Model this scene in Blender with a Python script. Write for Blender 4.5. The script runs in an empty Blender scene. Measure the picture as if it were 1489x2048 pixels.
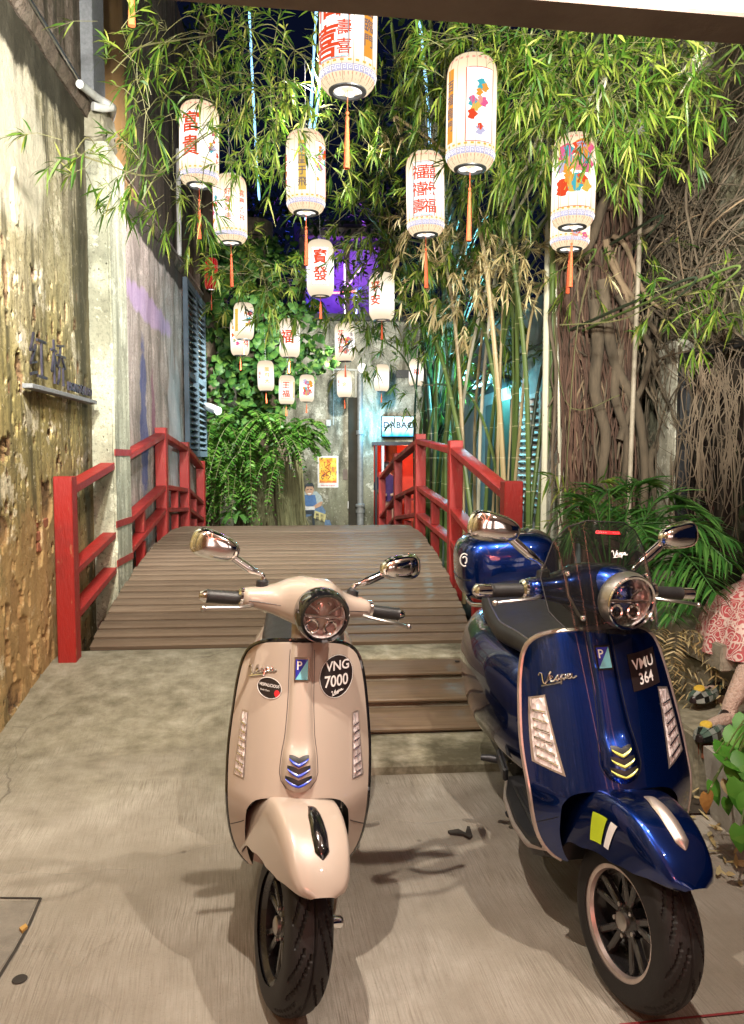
import bpy, bmesh, math, random
import numpy as np
from mathutils import Vector, Matrix
random.seed(7); RNG = np.random.default_rng(7)
R = math.radians
SC = bpy.context.scene
COL = SC.collection

# ------------------------------------------------------------------ camera
cam_d = bpy.data.cameras.new('camera'); cam = bpy.data.objects.new('camera', cam_d); COL.objects.link(cam)
cam_d.sensor_fit = 'VERTICAL'; cam_d.sensor_height = 24.0; cam_d.lens = 1540 / 2048 * 24.0
cam_d.clip_start = 0.05; cam_d.clip_end = 400
cam.location = (0, 0, 1.5); cam.rotation_euler = (R(90 - 4), 0, R(-4.6))
SC.camera = cam

# ------------------------------------------------------------------ night sky
wd = bpy.data.worlds.new('World'); SC.world = wd; wd.use_nodes = True
bg = wd.node_tree.nodes['Background']
bg.inputs[0].default_value = (0.10, 0.16, 0.55, 1); bg.inputs[1].default_value = 0.022
SC.view_settings.view_transform = 'Standard'; SC.view_settings.look = 'None'
SC.view_settings.exposure = 0.32; SC.view_settings.gamma = 1.0; SC.view_settings.use_curve_mapping = False
SC.cycles.max_bounces = 6; SC.cycles.diffuse_bounces = 3; SC.cycles.glossy_bounces = 3
SC.cycles.transparent_max_bounces = 8; SC.cycles.transmission_bounces = 4
SC.cycles.sample_clamp_indirect = 6; SC.cycles.use_denoising = True
SC.cycles.caustics_reflective = False; SC.cycles.caustics_refractive = False

# ------------------------------------------------------------------ lamps of the place, with added fills
def lamp(name, kind, loc, target, power, color, size=0.1, spot=None, blend=0.5):
    d = bpy.data.lights.new(name, kind); o = bpy.data.objects.new(name, d); COL.objects.link(o)
    d.energy = power; d.color = color
    if kind == 'AREA': d.shape = 'DISK'; d.size = size
    else: d.shadow_soft_size = size
    if spot: d.spot_size = R(spot); d.spot_blend = blend
    o.location = loc
    o.rotation_euler = (Vector(target) - Vector(loc)).to_track_quat('-Z', 'Y').to_euler()
    return o
WARM = (1, .89, .76); COOL = (.86, .95, 1); RED = (1, .22, .15)
# ceiling downlights of the porch over the scooters
lamp('porch_light_one', 'AREA', (-.20, 1.75, 3.02), (-.15, 2.1, 0), 68, WARM, .05)
lamp('porch_light_two', 'AREA', (.95, 1.55, 3.02), (.75, 2.3, 0), 60, WARM, .05)
lamp('porch_light_three', 'AREA', (-1.25, .75, 3.02), (-.6, 3.0, 0.3), 24, WARM, .06)
lamp('porch_light_four', 'AREA', (1.9, .5, 3.02), (.8, 3.0, .4), 9, WARM, .06)
# red shop sign across the lane behind the photographer
lamp('lane_sign_light', 'AREA', (.6, -5.6, 2.7), (.3, 2.5, .7), 60, RED, .9)
lamp('added_facade_fill', 'AREA', (-1.5, -3.6, 3.4), (-1.0, -7, 1.6), 190, (1, .80, .70), .4)  # added fill on the unseen shop front, for reflections
# floodlights on the garden and the old walls, with added fills among them
lamp('garden_flood', 'SPOT', (1.0, 2.55, 2.85), (1.4, 7.0, 4.4), 850, (.98, 1, .88), .08, 125, .7)
lamp('garden_flood_low', 'SPOT', (2.45, 4.3, .5), (2.3, 7.0, 3.4), 420, (1, .93, .74), .06, 120, .8)
lamp('wall_flood', 'SPOT', (-.95, 2.6, 3.3), (-1.7, 6.5, 3.4), 800, (1, .97, .90), .08, 120, .8)
lamp('wall_wash', 'SPOT', (-.75, 2.5, 2.9), (-1.66, 4.6, .9), 250, (1, .91, .70), .06, 120, .8)
lamp('added_court_fill', 'SPOT', (.9, 12.2, 3.3), (.5, 16.0, 1.2), 700, (1, .97, .85), .08, 130, .8)  # added fill to brighten the courtyard's end wall
lamp('court_flood', 'SPOT', (-.5, 10.4, 3.1), (-.8, 14.0, 1.9), 900, (.92, 1, .90), .10, 125, .7)
lamp('added_far_wall_fill', 'SPOT', (-.35, 6.3, 4.7), (-1.66, 9.0, 2.0), 420, (1, .93, .90), .08, 120, .8)  # added fill to brighten the rose wall
lamp('added_root_fill', 'SPOT', (1.75, 2.6, 2.6), (2.9, 6.3, 2.9), 380, (1, .93, .80), .06, 75, .8)  # added fill to brighten the roots on the right
lamp('deck_lamp', 'SPOT', (.1, 5.6, 4.3), (-.1, 7.0, .6), 420, (.98, .95, .92), .10, 115, .8)

# ------------------------------------------------------------------ helpers
def Wp(px, py, Y):
    """world point at depth Y on the line of sight of a place measured in the photograph"""
    a = (px - 744.5) / 1540; b = (1024 - py) / 1540
    s, c, sp, cp = math.sin(R(4.6)), math.cos(R(4.6)), math.sin(R(4)), math.cos(R(4))
    d = Vector((s * cp + a * c + b * s * sp, c * cp - a * s + b * c * sp, -sp + b * cp))
    return Vector((0, 0, 1.5)) + d * (Y / d.y)

def hermite(tab, x):
    if x <= tab[0][0]: return tab[0][1]
    if x >= tab[-1][0]: return tab[-1][1]
    n = len(tab)
    for i in range(n - 1):
        if tab[i][0] <= x <= tab[i + 1][0]: break
    def sl(i): return (tab[i + 1][1] - tab[i][1]) / (tab[i + 1][0] - tab[i][0])
    def m(i):
        if i == 0: return sl(0)
        if i == n - 1: return sl(n - 2)
        a, b = sl(i - 1), sl(i)
        return 0 if a * b <= 0 else 2 * a * b / (a + b)
    h = tab[i + 1][0] - tab[i][0]; t = (x - tab[i][0]) / h
    return ((2*t**3 - 3*t*t + 1) * tab[i][1] + (t**3 - 2*t*t + t) * h * m(i) + (-2*t**3 + 3*t*t) * tab[i+1][1] + (t**3 - t*t) * h * m(i+1))

class MB:
    """collects geometry, then links it as one mesh object"""
    def __init__(self, M=None): self.v = []; self.f = []; self.mi = []; self.M = M; self.cur = 0
    def add(self, vs, fs):
        o = len(self.v)
        if self.M is not None: vs = [self.M @ Vector(p) for p in vs]
        self.v.extend([tuple(p) for p in vs]); self.f.extend([tuple(i + o for i in f) for f in fs]); self.mi.extend([self.cur] * len(fs))
        return self
    def box(self, c, s, rot=None, bev=0.0):
        hx, hy, hz = s[0] / 2, s[1] / 2, s[2] / 2
        if bev <= 0:
            vs = [Vector((x, y, z)) for z in (-hz, hz) for y in (-hy, hy) for x in (-hx, hx)]
            fs = [(0, 2, 3, 1), (4, 5, 7, 6), (0, 1, 5, 4), (2, 6, 7, 3), (0, 4, 6, 2), (1, 3, 7, 5)]
        else:
            b = bev; vs = []; fs = []
            def ring(z, d): return [Vector((sx * (hx - d[0]), sy * (hy - d[1]), z)) for sx, sy, d in ()]
            def oct_(z, k):
                x, y = hx - k, hy - k
                return [Vector(p) for p in ((-x, -y + b, z), (-x + b, -y, z), (x - b, -y, z), (x, -y + b, z), (x, y - b, z), (x - b, y, z), (-x + b, y, z), (-x, y - b, z))]
            for z, k in ((-hz, b), (-hz + b, 0), (hz - b, 0), (hz, b)): vs += oct_(z, k)
            fs.append(tuple(range(7, -1, -1))); fs.append(tuple(range(24, 32)))
            for r in range(3):
                for j in range(8): fs.append((r*8 + j, r*8 + (j+1) % 8, r*8 + 8 + (j+1) % 8, r*8 + 8 + j))
        M = Matrix.Translation(c) @ (rot.to_4x4() if rot is not None else Matrix.Identity(4))
        return self.add([M @ p for p in vs], fs)
    def bar(self, a, b, w, h, up=(0, 0, 1), bev=0.0):
        a, b = Vector(a), Vector(b); d = b - a; y = d.normalized(); x = y.cross(Vector(up)).normalized(); z = x.cross(y)
        return self.box((a + b) / 2, (w, d.length, h), Matrix((x, y, z)).transposed(), bev)
    def tube(self, pts, rad, n=8, caps=True, flat=1.0):
        pts = [Vector(p) for p in pts]; k = len(pts)
        if not hasattr(rad, '__len__'): rad = [rad] * k
        T = [(pts[min(i+1, k-1)] - pts[max(i-1, 0)]).normalized() for i in range(k)]
        up = Vector((0, 0, 1)) if abs(T[0].z) < .9 else Vector((1, 0, 0))
        x = T[0].cross(up).normalized(); vs = []; fs = []
        for i in range(k):
            x = (x - T[i] * x.dot(T[i])); x = x.normalized() if x.length > 1e-6 else T[i].orthogonal().normalized()
            y = T[i].cross(x)
            for j in range(n):
                a = 2 * math.pi * j / n
                vs.append(pts[i] + (x * math.cos(a) + y * math.sin(a) * flat) * rad[i])
        for i in range(k - 1):
            for j in range(n): fs.append((i*n + j, i*n + (j+1) % n, (i+1)*n + (j+1) % n, (i+1)*n + j))
        if caps: fs.append(tuple(range(n - 1, -1, -1))); fs.append(tuple((k-1)*n + j for j in range(n)))
        return self.add(vs, fs)
    def loft(self, rings, closed=True, caps=True):
        n = len(rings[0]); vs = [p for r in rings for p in r]; fs = []
        for i in range(len(rings) - 1):
            for j in range(n if closed else n - 1):
                fs.append((i*n + j, i*n + (j+1) % n, (i+1)*n + (j+1) % n, (i+1)*n + j))
        if caps and closed: fs.append(tuple(range(n - 1, -1, -1))); fs.append(tuple((len(rings)-1)*n + j for j in range(n)))
        return self.add(vs, fs)
    def lathe(self, prof, n=32, o=(0, 0, 0), ax=(0, 0, 1), caps=False):
        """prof: list of (radius, distance along the axis)"""
        a = Vector(ax).normalized(); x = a.orthogonal().normalized(); y = a.cross(x); o = Vector(o)
        rings = [[o + a * h + (x * math.cos(2*math.pi*j/n) + y * math.sin(2*math.pi*j/n)) * r for j in range(n)] for r, h in prof]
        return self.loft(rings, True, caps)
    def grid(self, fn, nu, nv, u0=0, u1=1, v0=0, v1=1):
        vs = [fn(u0 + (u1-u0)*i/nu, v0 + (v1-v0)*j/nv) for i in range(nu+1) for j in range(nv+1)]
        fs = [(i*(nv+1)+j, (i+1)*(nv+1)+j, (i+1)*(nv+1)+j+1, i*(nv+1)+j+1) for i in range(nu) for j in range(nv)]
        return self.add(vs, fs)
    def prism(self, outline, fn0, fn1):
        """2-D outline mapped by fn0 (front) and fn1 (back)"""
        n = len(outline); vs = [fn0(*p) for p in outline] + [fn1(*p) for p in outline]
        fs = [tuple(range(n)), tuple(range(2*n-1, n-1, -1))] + [(i, (i+1) % n, n + (i+1) % n, n + i) for i in range(n)]
        return self.add(vs, fs)
    def ball(self, c, r, n=12, m=8, s=(1, 1, 1), rot=None):
        c = Vector(c); vs = []; fs = []
        for i in range(m + 1):
            t = math.pi * i / m
            for j in range(n):
                a = 2 * math.pi * j / n
                p = Vector((math.sin(t)*math.cos(a)*s[0], math.sin(t)*math.sin(a)*s[1], math.cos(t)*s[2])) * r
                vs.append(c + (rot @ p if rot is not None else p))
        for i in range(m):
            for j in range(n): fs.append((i*n + j, (i+1)*n + j, (i+1)*n + (j+1) % n, i*n + (j+1) % n))
        return self.add(vs, fs)
    def build(self, name, mat, parent=None, smooth=True, angle=40, weld=False, sub=0, **tags):
        me = bpy.data.meshes.new(name); me.from_pydata(self.v, [], self.f)
        mats = mat if isinstance(mat, (list, tuple)) else [mat]
        for m in mats: me.materials.append(m)
        if len(mats) > 1: me.polygons.foreach_set('material_index', self.mi)
        bm = bmesh.new(); bm.from_mesh(me)
        if weld: bmesh.ops.remove_doubles(bm, verts=bm.verts, dist=1e-5)
        bmesh.ops.recalc_face_normals(bm, faces=bm.faces) if weld else None
        bm.to_mesh(me); bm.free()
        if smooth:
            me.polygons.foreach_set('use_smooth', [True] * len(me.polygons)); me.set_sharp_from_angle(angle=R(angle))
        me.update()
        o = bpy.data.objects.new(name, me); COL.objects.link(o)
        if parent is not None:
            o.parent = parent
            root = parent
            while root.parent is not None: root = root.parent
            if root.get('_world'): o.matrix_parent_inverse = Matrix.Translation(-Vector(root.location)) if parent is root else Matrix.Identity(4)
        if sub:
            md = o.modifiers.new('sub', 'SUBSURF'); md.levels = sub; md.render_levels = sub
        for k, val in tags.items(): o[k] = val
        return o

def thing(name, label, cat, loc=(0, 0, 0), group=None, local=False):
    o = bpy.data.objects.new(name, None); COL.objects.link(o); o.location = loc; o['label'] = label; o['category'] = cat
    o.empty_display_size = .1
    if group: o['group'] = group
    if not local: o['_world'] = 1       # children are given in world coordinates
    return o
def tag(o, label, cat, group=None):
    o['label'] = label; o['category'] = cat
    if group: o['group'] = group
    return o
def piece(src, name, parent, M):
    """a copy of a part that shares its mesh"""
    o = src.copy(); o.name = name; COL.objects.link(o); o.parent = parent
    o.matrix_parent_inverse = Matrix.Identity(4); o.matrix_basis = M
    return o
def smoothpath(pts, per=6):
    pts = [Vector(p) for p in pts]; out = []
    for i in range(len(pts) - 1):
        p0, p1, p2, p3 = pts[max(i-1, 0)], pts[i], pts[i+1], pts[min(i+2, len(pts)-1)]
        for k in range(per):
            t = k / per
            out.append(.5 * ((2*p1) + (p2-p0)*t + (2*p0-5*p1+4*p2-p3)*t*t + (3*p1-p0-3*p2+p3)*t**3))
    out.append(pts[-1]); return out
def fbm2(shape, cells, octs=4, seed=0):
    """smooth 2-D noise, 0..1"""
    g = np.random.default_rng(seed); out = np.zeros(shape); amp = 1; tot = 0
    for k in range(octs):
        n0, n1 = max(2, int(cells[0] * 2**k)), max(2, int(cells[1] * 2**k))
        L = g.random((n0 + 2, n1 + 2))
        u = np.linspace(0, n0, shape[0]); w = np.linspace(0, n1, shape[1])
        i = np.minimum(u.astype(int), n0 - 1); j = np.minimum(w.astype(int), n1 - 1)
        fu = (u - i)[:, None]; fw = (w - j)[None, :]; fu = fu*fu*(3-2*fu); fw = fw*fw*(3-2*fw)
        a = L[np.ix_(i, j)]; b = L[np.ix_(i+1, j)]; c = L[np.ix_(i, j+1)]; d = L[np.ix_(i+1, j+1)]
        out += amp * ((a*(1-fu) + b*fu) * (1-fw) + (c*(1-fu) + d*fu) * fw); tot += amp; amp *= .5
    return out / tot

_txt = {}
def text_mesh(body, size=1.0, bold=0.0, shear=0.0, spacing=1.0):
    """flat lettering as centred 2-D vertices and faces"""
    key = (body, bold, shear, spacing)
    if key not in _txt:
        cu = bpy.data.curves.new('lettering', 'FONT'); cu.body = body; cu.size = 1; cu.offset = bold; cu.shear = shear
        cu.space_character = spacing; cu.resolution_u = 3; cu.fill_mode = 'FRONT'
        ob = bpy.data.objects.new('lettering', cu); me = ob.to_mesh()
        vs = [tuple(v.co[:2]) for v in me.vertices]; fs = [tuple(p.vertices) for p in me.polygons]
        ob.to_mesh_clear(); bpy.data.objects.remove(ob); bpy.data.curves.remove(cu)
        _txt[key] = (vs, fs)
    vs, fs = _txt[key]
    if not vs: return [], []
    xs = [p[0] for p in vs]; ys = [p[1] for p in vs]
    cx, cy = (min(xs)+max(xs))/2, (min(ys)+max(ys))/2
    return [((x-cx)*size, (y-cy)*size) for x, y in vs], fs
def slice_mesh(vs, fs, step):
    """cut flat lettering into vertical strips so that it can be bent"""
    bm = bmesh.new(); bv = [bm.verts.new((x, y, 0)) for x, y in vs]
    for f in fs:
        try: bm.faces.new([bv[i] for i in f])
        except ValueError: pass
    x0 = min(p[0] for p in vs); x1 = max(p[0] for p in vs); x = x0 + step
    while x < x1:
        bmesh.ops.bisect_plane(bm, geom=bm.verts[:] + bm.edges[:] + bm.faces[:], plane_co=(x, 0, 0), plane_no=(1, 0, 0)); x += step
    bm.verts.index_update()
    out = [(v.co.x, v.co.y) for v in bm.verts], [tuple(v.index for v in f.verts) for f in bm.faces]
    bm.free(); return out

# ------------------------------------------------------------------ materials
class NM:
    def __init__(self, name):
        self.m = bpy.data.materials.new(name); self.m.use_nodes = True; self.t = self.m.node_tree; self.t.nodes.clear()
    def n(self, typ, ins=None, **props):
        nd = self.t.nodes.new('ShaderNode' + typ)
        for k, v in props.items(): setattr(nd, k, v)
        for k, v in (ins or {}).items():
            s = nd.inputs[k]
            if isinstance(v, bpy.types.NodeSocket): self.t.links.new(v, s)
            elif isinstance(v, bpy.types.Node): self.t.links.new(v.outputs[0], s)
            else: s.default_value = (*v, 1) if (isinstance(v, tuple) and len(v) == 3 and s.type == 'RGBA') else v
        return nd
    def co(self, scale=(1, 1, 1), kind='Object', loc=(0, 0, 0), rot=(0, 0, 0)):
        tc = self.n('TexCoord')
        return self.n('Mapping', {'Vector': tc.outputs[kind], 'Scale': scale, 'Location': loc, 'Rotation': rot}).outputs[0]
    def noise(self, vec, scale, detail=4, rough=.55, dist=0): return self.n('TexNoise', {'Vector': vec, 'Scale': scale, 'Detail': detail, 'Roughness': rough, 'Distortion': dist}).outputs[0]
    def ramp(self, fac, stops, interp='LINEAR'):
        nd = self.n('ValToRGB', {'Fac': fac}); cr = nd.color_ramp; cr.interpolation = interp
        while len(cr.elements) < len(stops): cr.elements.new(.5)
        for e, (p, c) in zip(cr.elements, stops):
            e.position = p; e.color = (*c, 1) if isinstance(c, tuple) else (c, c, c, 1)
        return nd.outputs[0]
    def mix(self, fac, a, b, mode='MIX'):
        nd = self.n('Mix', data_type='RGBA', blend_type=mode)
        for k, v in ((0, fac), (6, a), (7, b)):
            s = nd.inputs[k]
            if isinstance(v, bpy.types.NodeSocket): self.t.links.new(v, s)
            else: s.default_value = (*v, 1) if isinstance(v, tuple) else v
        return nd.outputs[2]
    def math(self, op, a, b=0.0, c=None):
        ins = {0: a, 1: b}
        if c is not None: ins[2] = c
        return self.n('Math', ins, operation=op).outputs[0]
    def bsdf(self, **k):
        names = {'color': 'Base Color', 'rough': 'Roughness', 'metal': 'Metallic', 'coat': 'Coat Weight', 'coat_rough': 'Coat Roughness', 'normal': 'Normal', 'spec': 'Specular IOR Level', 'trans': 'Transmission Weight', 'ior': 'IOR', 'emis': 'Emission Color', 'estr': 'Emission Strength', 'alpha': 'Alpha'}
        return self.n('BsdfPrincipled', {names[a]: b for a, b in k.items()})
    def bump(self, h, strength=.3, dist=.01): return self.n('Bump', {'Height': h, 'Strength': strength, 'Distance': dist}).outputs[0]
    def out(self, sh):
        o = self.t.nodes.new('ShaderNodeOutputMaterial'); self.t.links.new(sh.outputs[0] if isinstance(sh, bpy.types.Node) else sh, o.inputs[0]); return self.m

def surf_mat(name, c1, c2=None, scale=8, rough=.6, rough2=None, metal=0, coat=0, bump=0, bscale=None, stretch=(1, 1, 1), spec=.5, coat_rough=.05):
    """simple painted, wooden or metal surface: two tones broken by noise, a little relief"""
    k = NM(name); v = k.co(stretch); n = k.noise(v, scale, 6, .6)
    col = k.mix(k.ramp(n, [(.3, 0.0), (.7, 1.0)]), c1, c2 or tuple(x * .75 for x in c1))
    r = k.ramp(n, [(.3, rough), (.7, rough2 if rough2 is not None else min(1, rough * 1.25))])
    ins = dict(color=col, rough=r, metal=metal, spec=spec)
    if coat: ins.update(coat=coat, coat_rough=coat_rough)
    if bump: ins['normal'] = k.bump(k.noise(v, bscale or scale * 6, 5, .65), bump, .01)
    return k.out(k.bsdf(**ins))
def glow_mat(name, color, strength):
    k = NM(name); return k.out(k.n('Emission', {'Color': color, 'Strength': strength}))
# ------------------------------------------------------------------ shared materials
M_ = {}
def red_paint():
    k = NM('red_paint'); v = k.co(); n = k.noise(v, 5, 6, .6); w = k.noise(k.co((1, 1, .35)), 26, 6, .7); g_ = k.noise(v, 2.3, 5, .65)
    col = k.mix(n, (.33, .016, .012), (.22, .011, .009)); col = k.mix(k.ramp(w, [(.62, 0.0), (.67, .8)]), col, (.34, .10, .05)); col = k.mix(k.ramp(g_, [(.55, 0.0), (.75, .6)]), col, (.09, .012, .010))
    return k.out(k.bsdf(color=col, rough=k.ramp(n, [(.3, .38), (.7, .6)]), normal=k.bump(k.noise(k.co((1, 1, .2)), 60, 5, .7), .6, .008)))
M_['red_paint'] = red_paint()
M_['dark_steel'] = surf_mat('dark_steel', (.05, .05, .055), None, 20, .4, metal=.7)
M_['chrome'] = surf_mat('chrome', (.85, .84, .83), (.8, .79, .78), 5, .05, .10, metal=1)
M_['satin_metal'] = surf_mat('satin_metal', (.55, .52, .50), None, 30, .28, .36, metal=1)
M_['rose_metal'] = surf_mat('rose_metal', (.66, .56, .52), None, 30, .3, .4, metal=.85)
M_['black_plastic'] = surf_mat('black_plastic', (.012, .012, .013), (.018, .018, .019), 40, .38, .5, bump=.06, bscale=300)
M_['black_gloss'] = surf_mat('black_gloss', (.006, .006, .007), None, 10, .08, .12, coat=1)
M_['vinyl'] = surf_mat('vinyl', (.014, .014, .015), (.02, .02, .02), 20, .36, .48, bump=.15, bscale=350)
M_['white_print'] = surf_mat('white_print', (.78, .76, .74), None, 20, .4)
M_['black_print'] = surf_mat('black_print', (.02, .013, .013), None, 20, .3)
def paint_beige():
    k = NM('beige_paint'); v = k.co(); n = k.noise(v, 900, 2, .5)
    col = k.mix(n, (.385, .315, .262), (.35, .285, .235))
    return k.out(k.bsdf(color=col, rough=.34, coat=1.0, coat_rough=.03, spec=.5))
def paint_blue():
    k = NM('blue_metallic_paint'); v = k.co(); n = k.n('TexVoronoi', {'Vector': v, 'Scale': 1400}).outputs['Color']
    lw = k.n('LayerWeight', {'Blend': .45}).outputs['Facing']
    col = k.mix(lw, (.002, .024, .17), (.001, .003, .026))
    col = k.mix(.12, col, n, 'OVERLAY')
    return k.out(k.bsdf(color=col, rough=.27, metal=.88, coat=1.0, coat_rough=.025, spec=.5))
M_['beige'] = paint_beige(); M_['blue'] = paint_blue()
def tyre_rubber():
    k = NM('tyre_rubber'); v = k.co((1, 1, 1)); n = k.noise(v, 60, 5, .6)
    col = k.mix(n, (.008, .007, .007), (.017, .015, .015))
    return k.out(k.bsdf(color=col, rough=.55, spec=.3, normal=k.bump(k.noise(v, 220, 3), .15, .004)))
M_['tyre'] = tyre_rubber()
def clear_cover(name, tint, gl=.06, rough=.02):
    """thin clear plastic: see-through with a mirror glint"""
    k = NM(name); fr = k.math('MULTIPLY', k.math('POWER', k.n('LayerWeight', {'Blend': .5}).outputs['Facing'], 4.0), .75)
    return k.out(k.n('MixShader', {0: k.math('ADD', fr, gl), 1: k.n('BsdfTransparent', {'Color': tint}), 2: k.n('BsdfPrincipled', {'Base Color': (.5, .5, .5), 'Metallic': .85, 'Roughness': rough})}))
M_['clear'] = clear_cover('clear_plastic', (.97, .95, .95), .03); M_['smoke'] = clear_cover('smoked_plastic', (.34, .36, .33), .055, .06)
def reflector():
    k = NM('lamp_reflector'); v = k.co(); w = k.n('TexVoronoi', {'Vector': k.co((1, 1, .45)), 'Scale': 75}).outputs['Distance']
    return k.out(k.bsdf(color=(.95, .88, .87), metal=.30, rough=.12, normal=k.bump(w, .8, .012)))
M_['reflector'] = reflector()
M_['edge_blue'] = surf_mat('blue_edge_paint', (.01, .05, .55), None, 10, .25, coat=.6)
M_['edge_lime'] = surf_mat('lime_edge_paint', (.62, .62, .12), None, 10, .3, coat=.6)
M_['lime'] = surf_mat('lime_sticker', (.46, .58, .02), None, 10, .4)
M_['rim_black'] = surf_mat('rim_black', (.014, .013, .014), None, 20, .22, .3, coat=.5)
M_['badge_blue'] = surf_mat('badge_blue', (.02, .03, .35), None, 10, .2, coat=1)
M_['badge_cyan'] = surf_mat('badge_cyan', (.22, .62, .75), None, 10, .2, coat=1)
M_['amber_red'] = surf_mat('red_sticker', (.65, .02, .03), None, 10, .3)
def wood(name, c1, c2, c3, rough=.42, axis='x', spec=.45):
    k = NM(name); st = (1.2, 28, 28) if axis == 'x' else (28, 1.2, 28)
    oi = k.n('ObjectInfo').outputs['Random']
    tc = k.n('TexCoord').outputs['Object']; off = k.n('CombineXYZ', {0: k.math('MULTIPLY', oi, 37.0), 1: k.math('MULTIPLY', oi, 91.0), 2: 0.0}).outputs[0]
    v = k.n('Mapping', {'Vector': k.n('VectorMath', {0: tc, 1: off}, operation='ADD').outputs[0], 'Scale': st}).outputs[0]
    n = k.noise(v, 1.6, 7, .62, .4)
    col = k.ramp(n, [(.15, c1), (.5, c2), (.9, c3)])
    col = k.mix(k.ramp(oi, [(0, 0.0), (1, .6)]), col, c1)
    big = k.noise(k.co((1, 1, 1)), 1.1, 4)
    r = k.ramp(big, [(.35, rough * .75), (.65, min(1, rough * 1.5))])
    return k.out(k.bsdf(color=col, rough=r, spec=spec, normal=k.bump(n, .25, .006)))
M_['deck_wood'] = wood('deck_wood', (.088, .060, .040), (.195, .143, .098), (.305, .235, .168), .50, spec=.3)
M_['tread_wood'] = wood('tread_wood', (.08, .052, .032), (.17, .115, .07), (.25, .18, .115), .5)
# ------------------------------------------------------------------ ground, ramp, steps, porch
def conc():
    k = NM('broomed_concrete')
    v = k.co(); big = k.noise(v, .8, 6, .6); mid = k.noise(v, 4, 7, .65); y = k.n('SeparateXYZ', {0: v}).outputs[1]
    wv = k.n('VectorMath', {0: k.co((1, 1, 1), rot=(0, 0, R(-6))), 1: k.n('VectorMath', {0: k.n('TexNoise', {'Vector': v, 'Scale': 1.7, 'Detail': 2}).outputs['Color'], 'Scale': .05}, operation='SCALE').outputs[0]}, operation='ADD').outputs[0]
    fine = k.noise(k.n('Mapping', {'Vector': wv, 'Scale': (230, 6, 1)}).outputs[0], 1.0, 5, .65); grit = k.noise(v, 120, 4, .7)
    worn = k.ramp(k.noise(v, 1.6, 6, .62), [(.40, 0.0), (.62, 1.0)])      # where the broom lines still show
    col = k.ramp(mid, [(.25, (.235, .21, .175)), (.5, (.335, .305, .26)), (.78, (.44, .41, .36))])
    col = k.mix(k.ramp(big, [(.36, .7), (.60, 0.0)]), col, (.16, .135, .10))
    col = k.mix(k.math('MULTIPLY', k.ramp(fine, [(.34, .95), (.56, 0.0)]), k.math('ADD', k.math('MULTIPLY', worn, .70), .30)), col, (.15, .125, .095))
    col = k.mix(k.ramp(grit, [(.30, .5), (.42, 0.0)]), col, (.13, .11, .085))
    sp = k.n('TexVoronoi', {'Vector': v, 'Scale': 3.2}).outputs['Distance']
    col = k.mix(k.ramp(sp, [(.015, .65), (.045, 0.0)]), col, (.08, .065, .05))
    moss = k.ramp(k.math('ADD', k.math('MULTIPLY', k.math('SUBTRACT', y, 3.2), .55), k.math('SUBTRACT', k.noise(v, 1.9, 7, .68), .5)), [(.0, 0.0), (.55, 1.0)])
    mcol = k.ramp(k.noise(v, 8, 7, .68), [(.3, (.10, .09, .055)), (.5, (.22, .20, .14)), (.72, (.36, .335, .26))])
    col = k.mix(k.math('MULTIPLY', moss, .8), col, mcol)
    cr = k.n('TexVoronoi', {'Vector': k.n('VectorMath', {0: v, 1: k.n('VectorMath', {0: k.n('TexNoise', {'Vector': v, 'Scale': 3, 'Detail': 4}).outputs['Color'], 'Scale': .3}, operation='SCALE').outputs[0]}, operation='ADD').outputs[0], 'Scale': .55}, feature='DISTANCE_TO_EDGE').outputs[0]
    crk = k.ramp(cr, [(.0015, 1.0), (.004, 0.0)]); col = k.mix(k.math('MULTIPLY', k.math('MULTIPLY', crk, .6), k.ramp(k.noise(v, .7, 3), [(.5, 0.0), (.62, 1.0)])), col, (.05, .04, .03))
    h = k.math('SUBTRACT', k.math('ADD', k.math('MULTIPLY', fine, .55), k.math('ADD', k.math('MULTIPLY', grit, .35), k.math('MULTIPLY', mid, .5))), k.math('MULTIPLY', crk, .3))
    return k.out(k.bsdf(color=col, rough=k.ramp(big, [(.3, .48), (.7, .75)]), spec=.35, normal=k.bump(h, .6, .012)))
def mossy():
    k = NM('stained_concrete'); v = k.co(); a = k.noise(v, 2.2, 7, .65); b = k.noise(v, 9, 6, .65); c = k.noise(v, 60, 4, .6)
    col = k.ramp(b, [(.25, (.16, .145, .095)), (.5, (.29, .265, .19)), (.75, (.43, .40, .32))])
    col = k.mix(k.ramp(a, [(.40, .9), (.56, 0.0)]), col, (.075, .066, .04))
    return k.out(k.bsdf(color=col, rough=.85, spec=.25, normal=k.bump(k.math('ADD', b, k.math('MULTIPLY', c, .5)), .6, .012)))
M_['ledge_pale'] = surf_mat('pale_riser', (.42, .38, .30), (.24, .21, .15), 7, .85, bump=.6, bscale=60); M_['concrete'] = conc(); M_['mossy'] = mossy()
M_['soil'] = surf_mat('soil', (.05, .038, .025), (.025, .02, .014), 7, .95, bump=.9, bscale=40)
g = MB(); g.grid(lambda u, v: Vector((u, v, 0)), 2, 2, -6, 9, -9, 3.9); g.build('ground', M_['concrete'], kind='structure')
g = MB(); g.grid(lambda u, v: Vector((u, v, -.27)), 4, 4, -60, 60, 3.86, 90); g.build('garden_ground', M_['soil'], kind='structure')
g = MB(); NS = fbm2((61, 91), (8, 12), 4, 8); g.grid(lambda u, v: Vector((u, v, -.03 + .09 * NS[int((u - 1.45) / 7.56 * 60), int((v - 3.02) / 12 * 90)] + 0)), 60, 90, 1.45, 9, 3.02, 15.0); g.build('planting_bed', M_['soil'], kind='structure', angle=60)
def deckz(Y): return .72 - .049 * (Y - 8.5) ** 2
SX = -.22
g = MB()
def rz(y): t = min(1, max(0, (y - 3.9) / 1.2)); return .200 * t * t * (3 - 2 * t) * .5 + .100 * t
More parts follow.
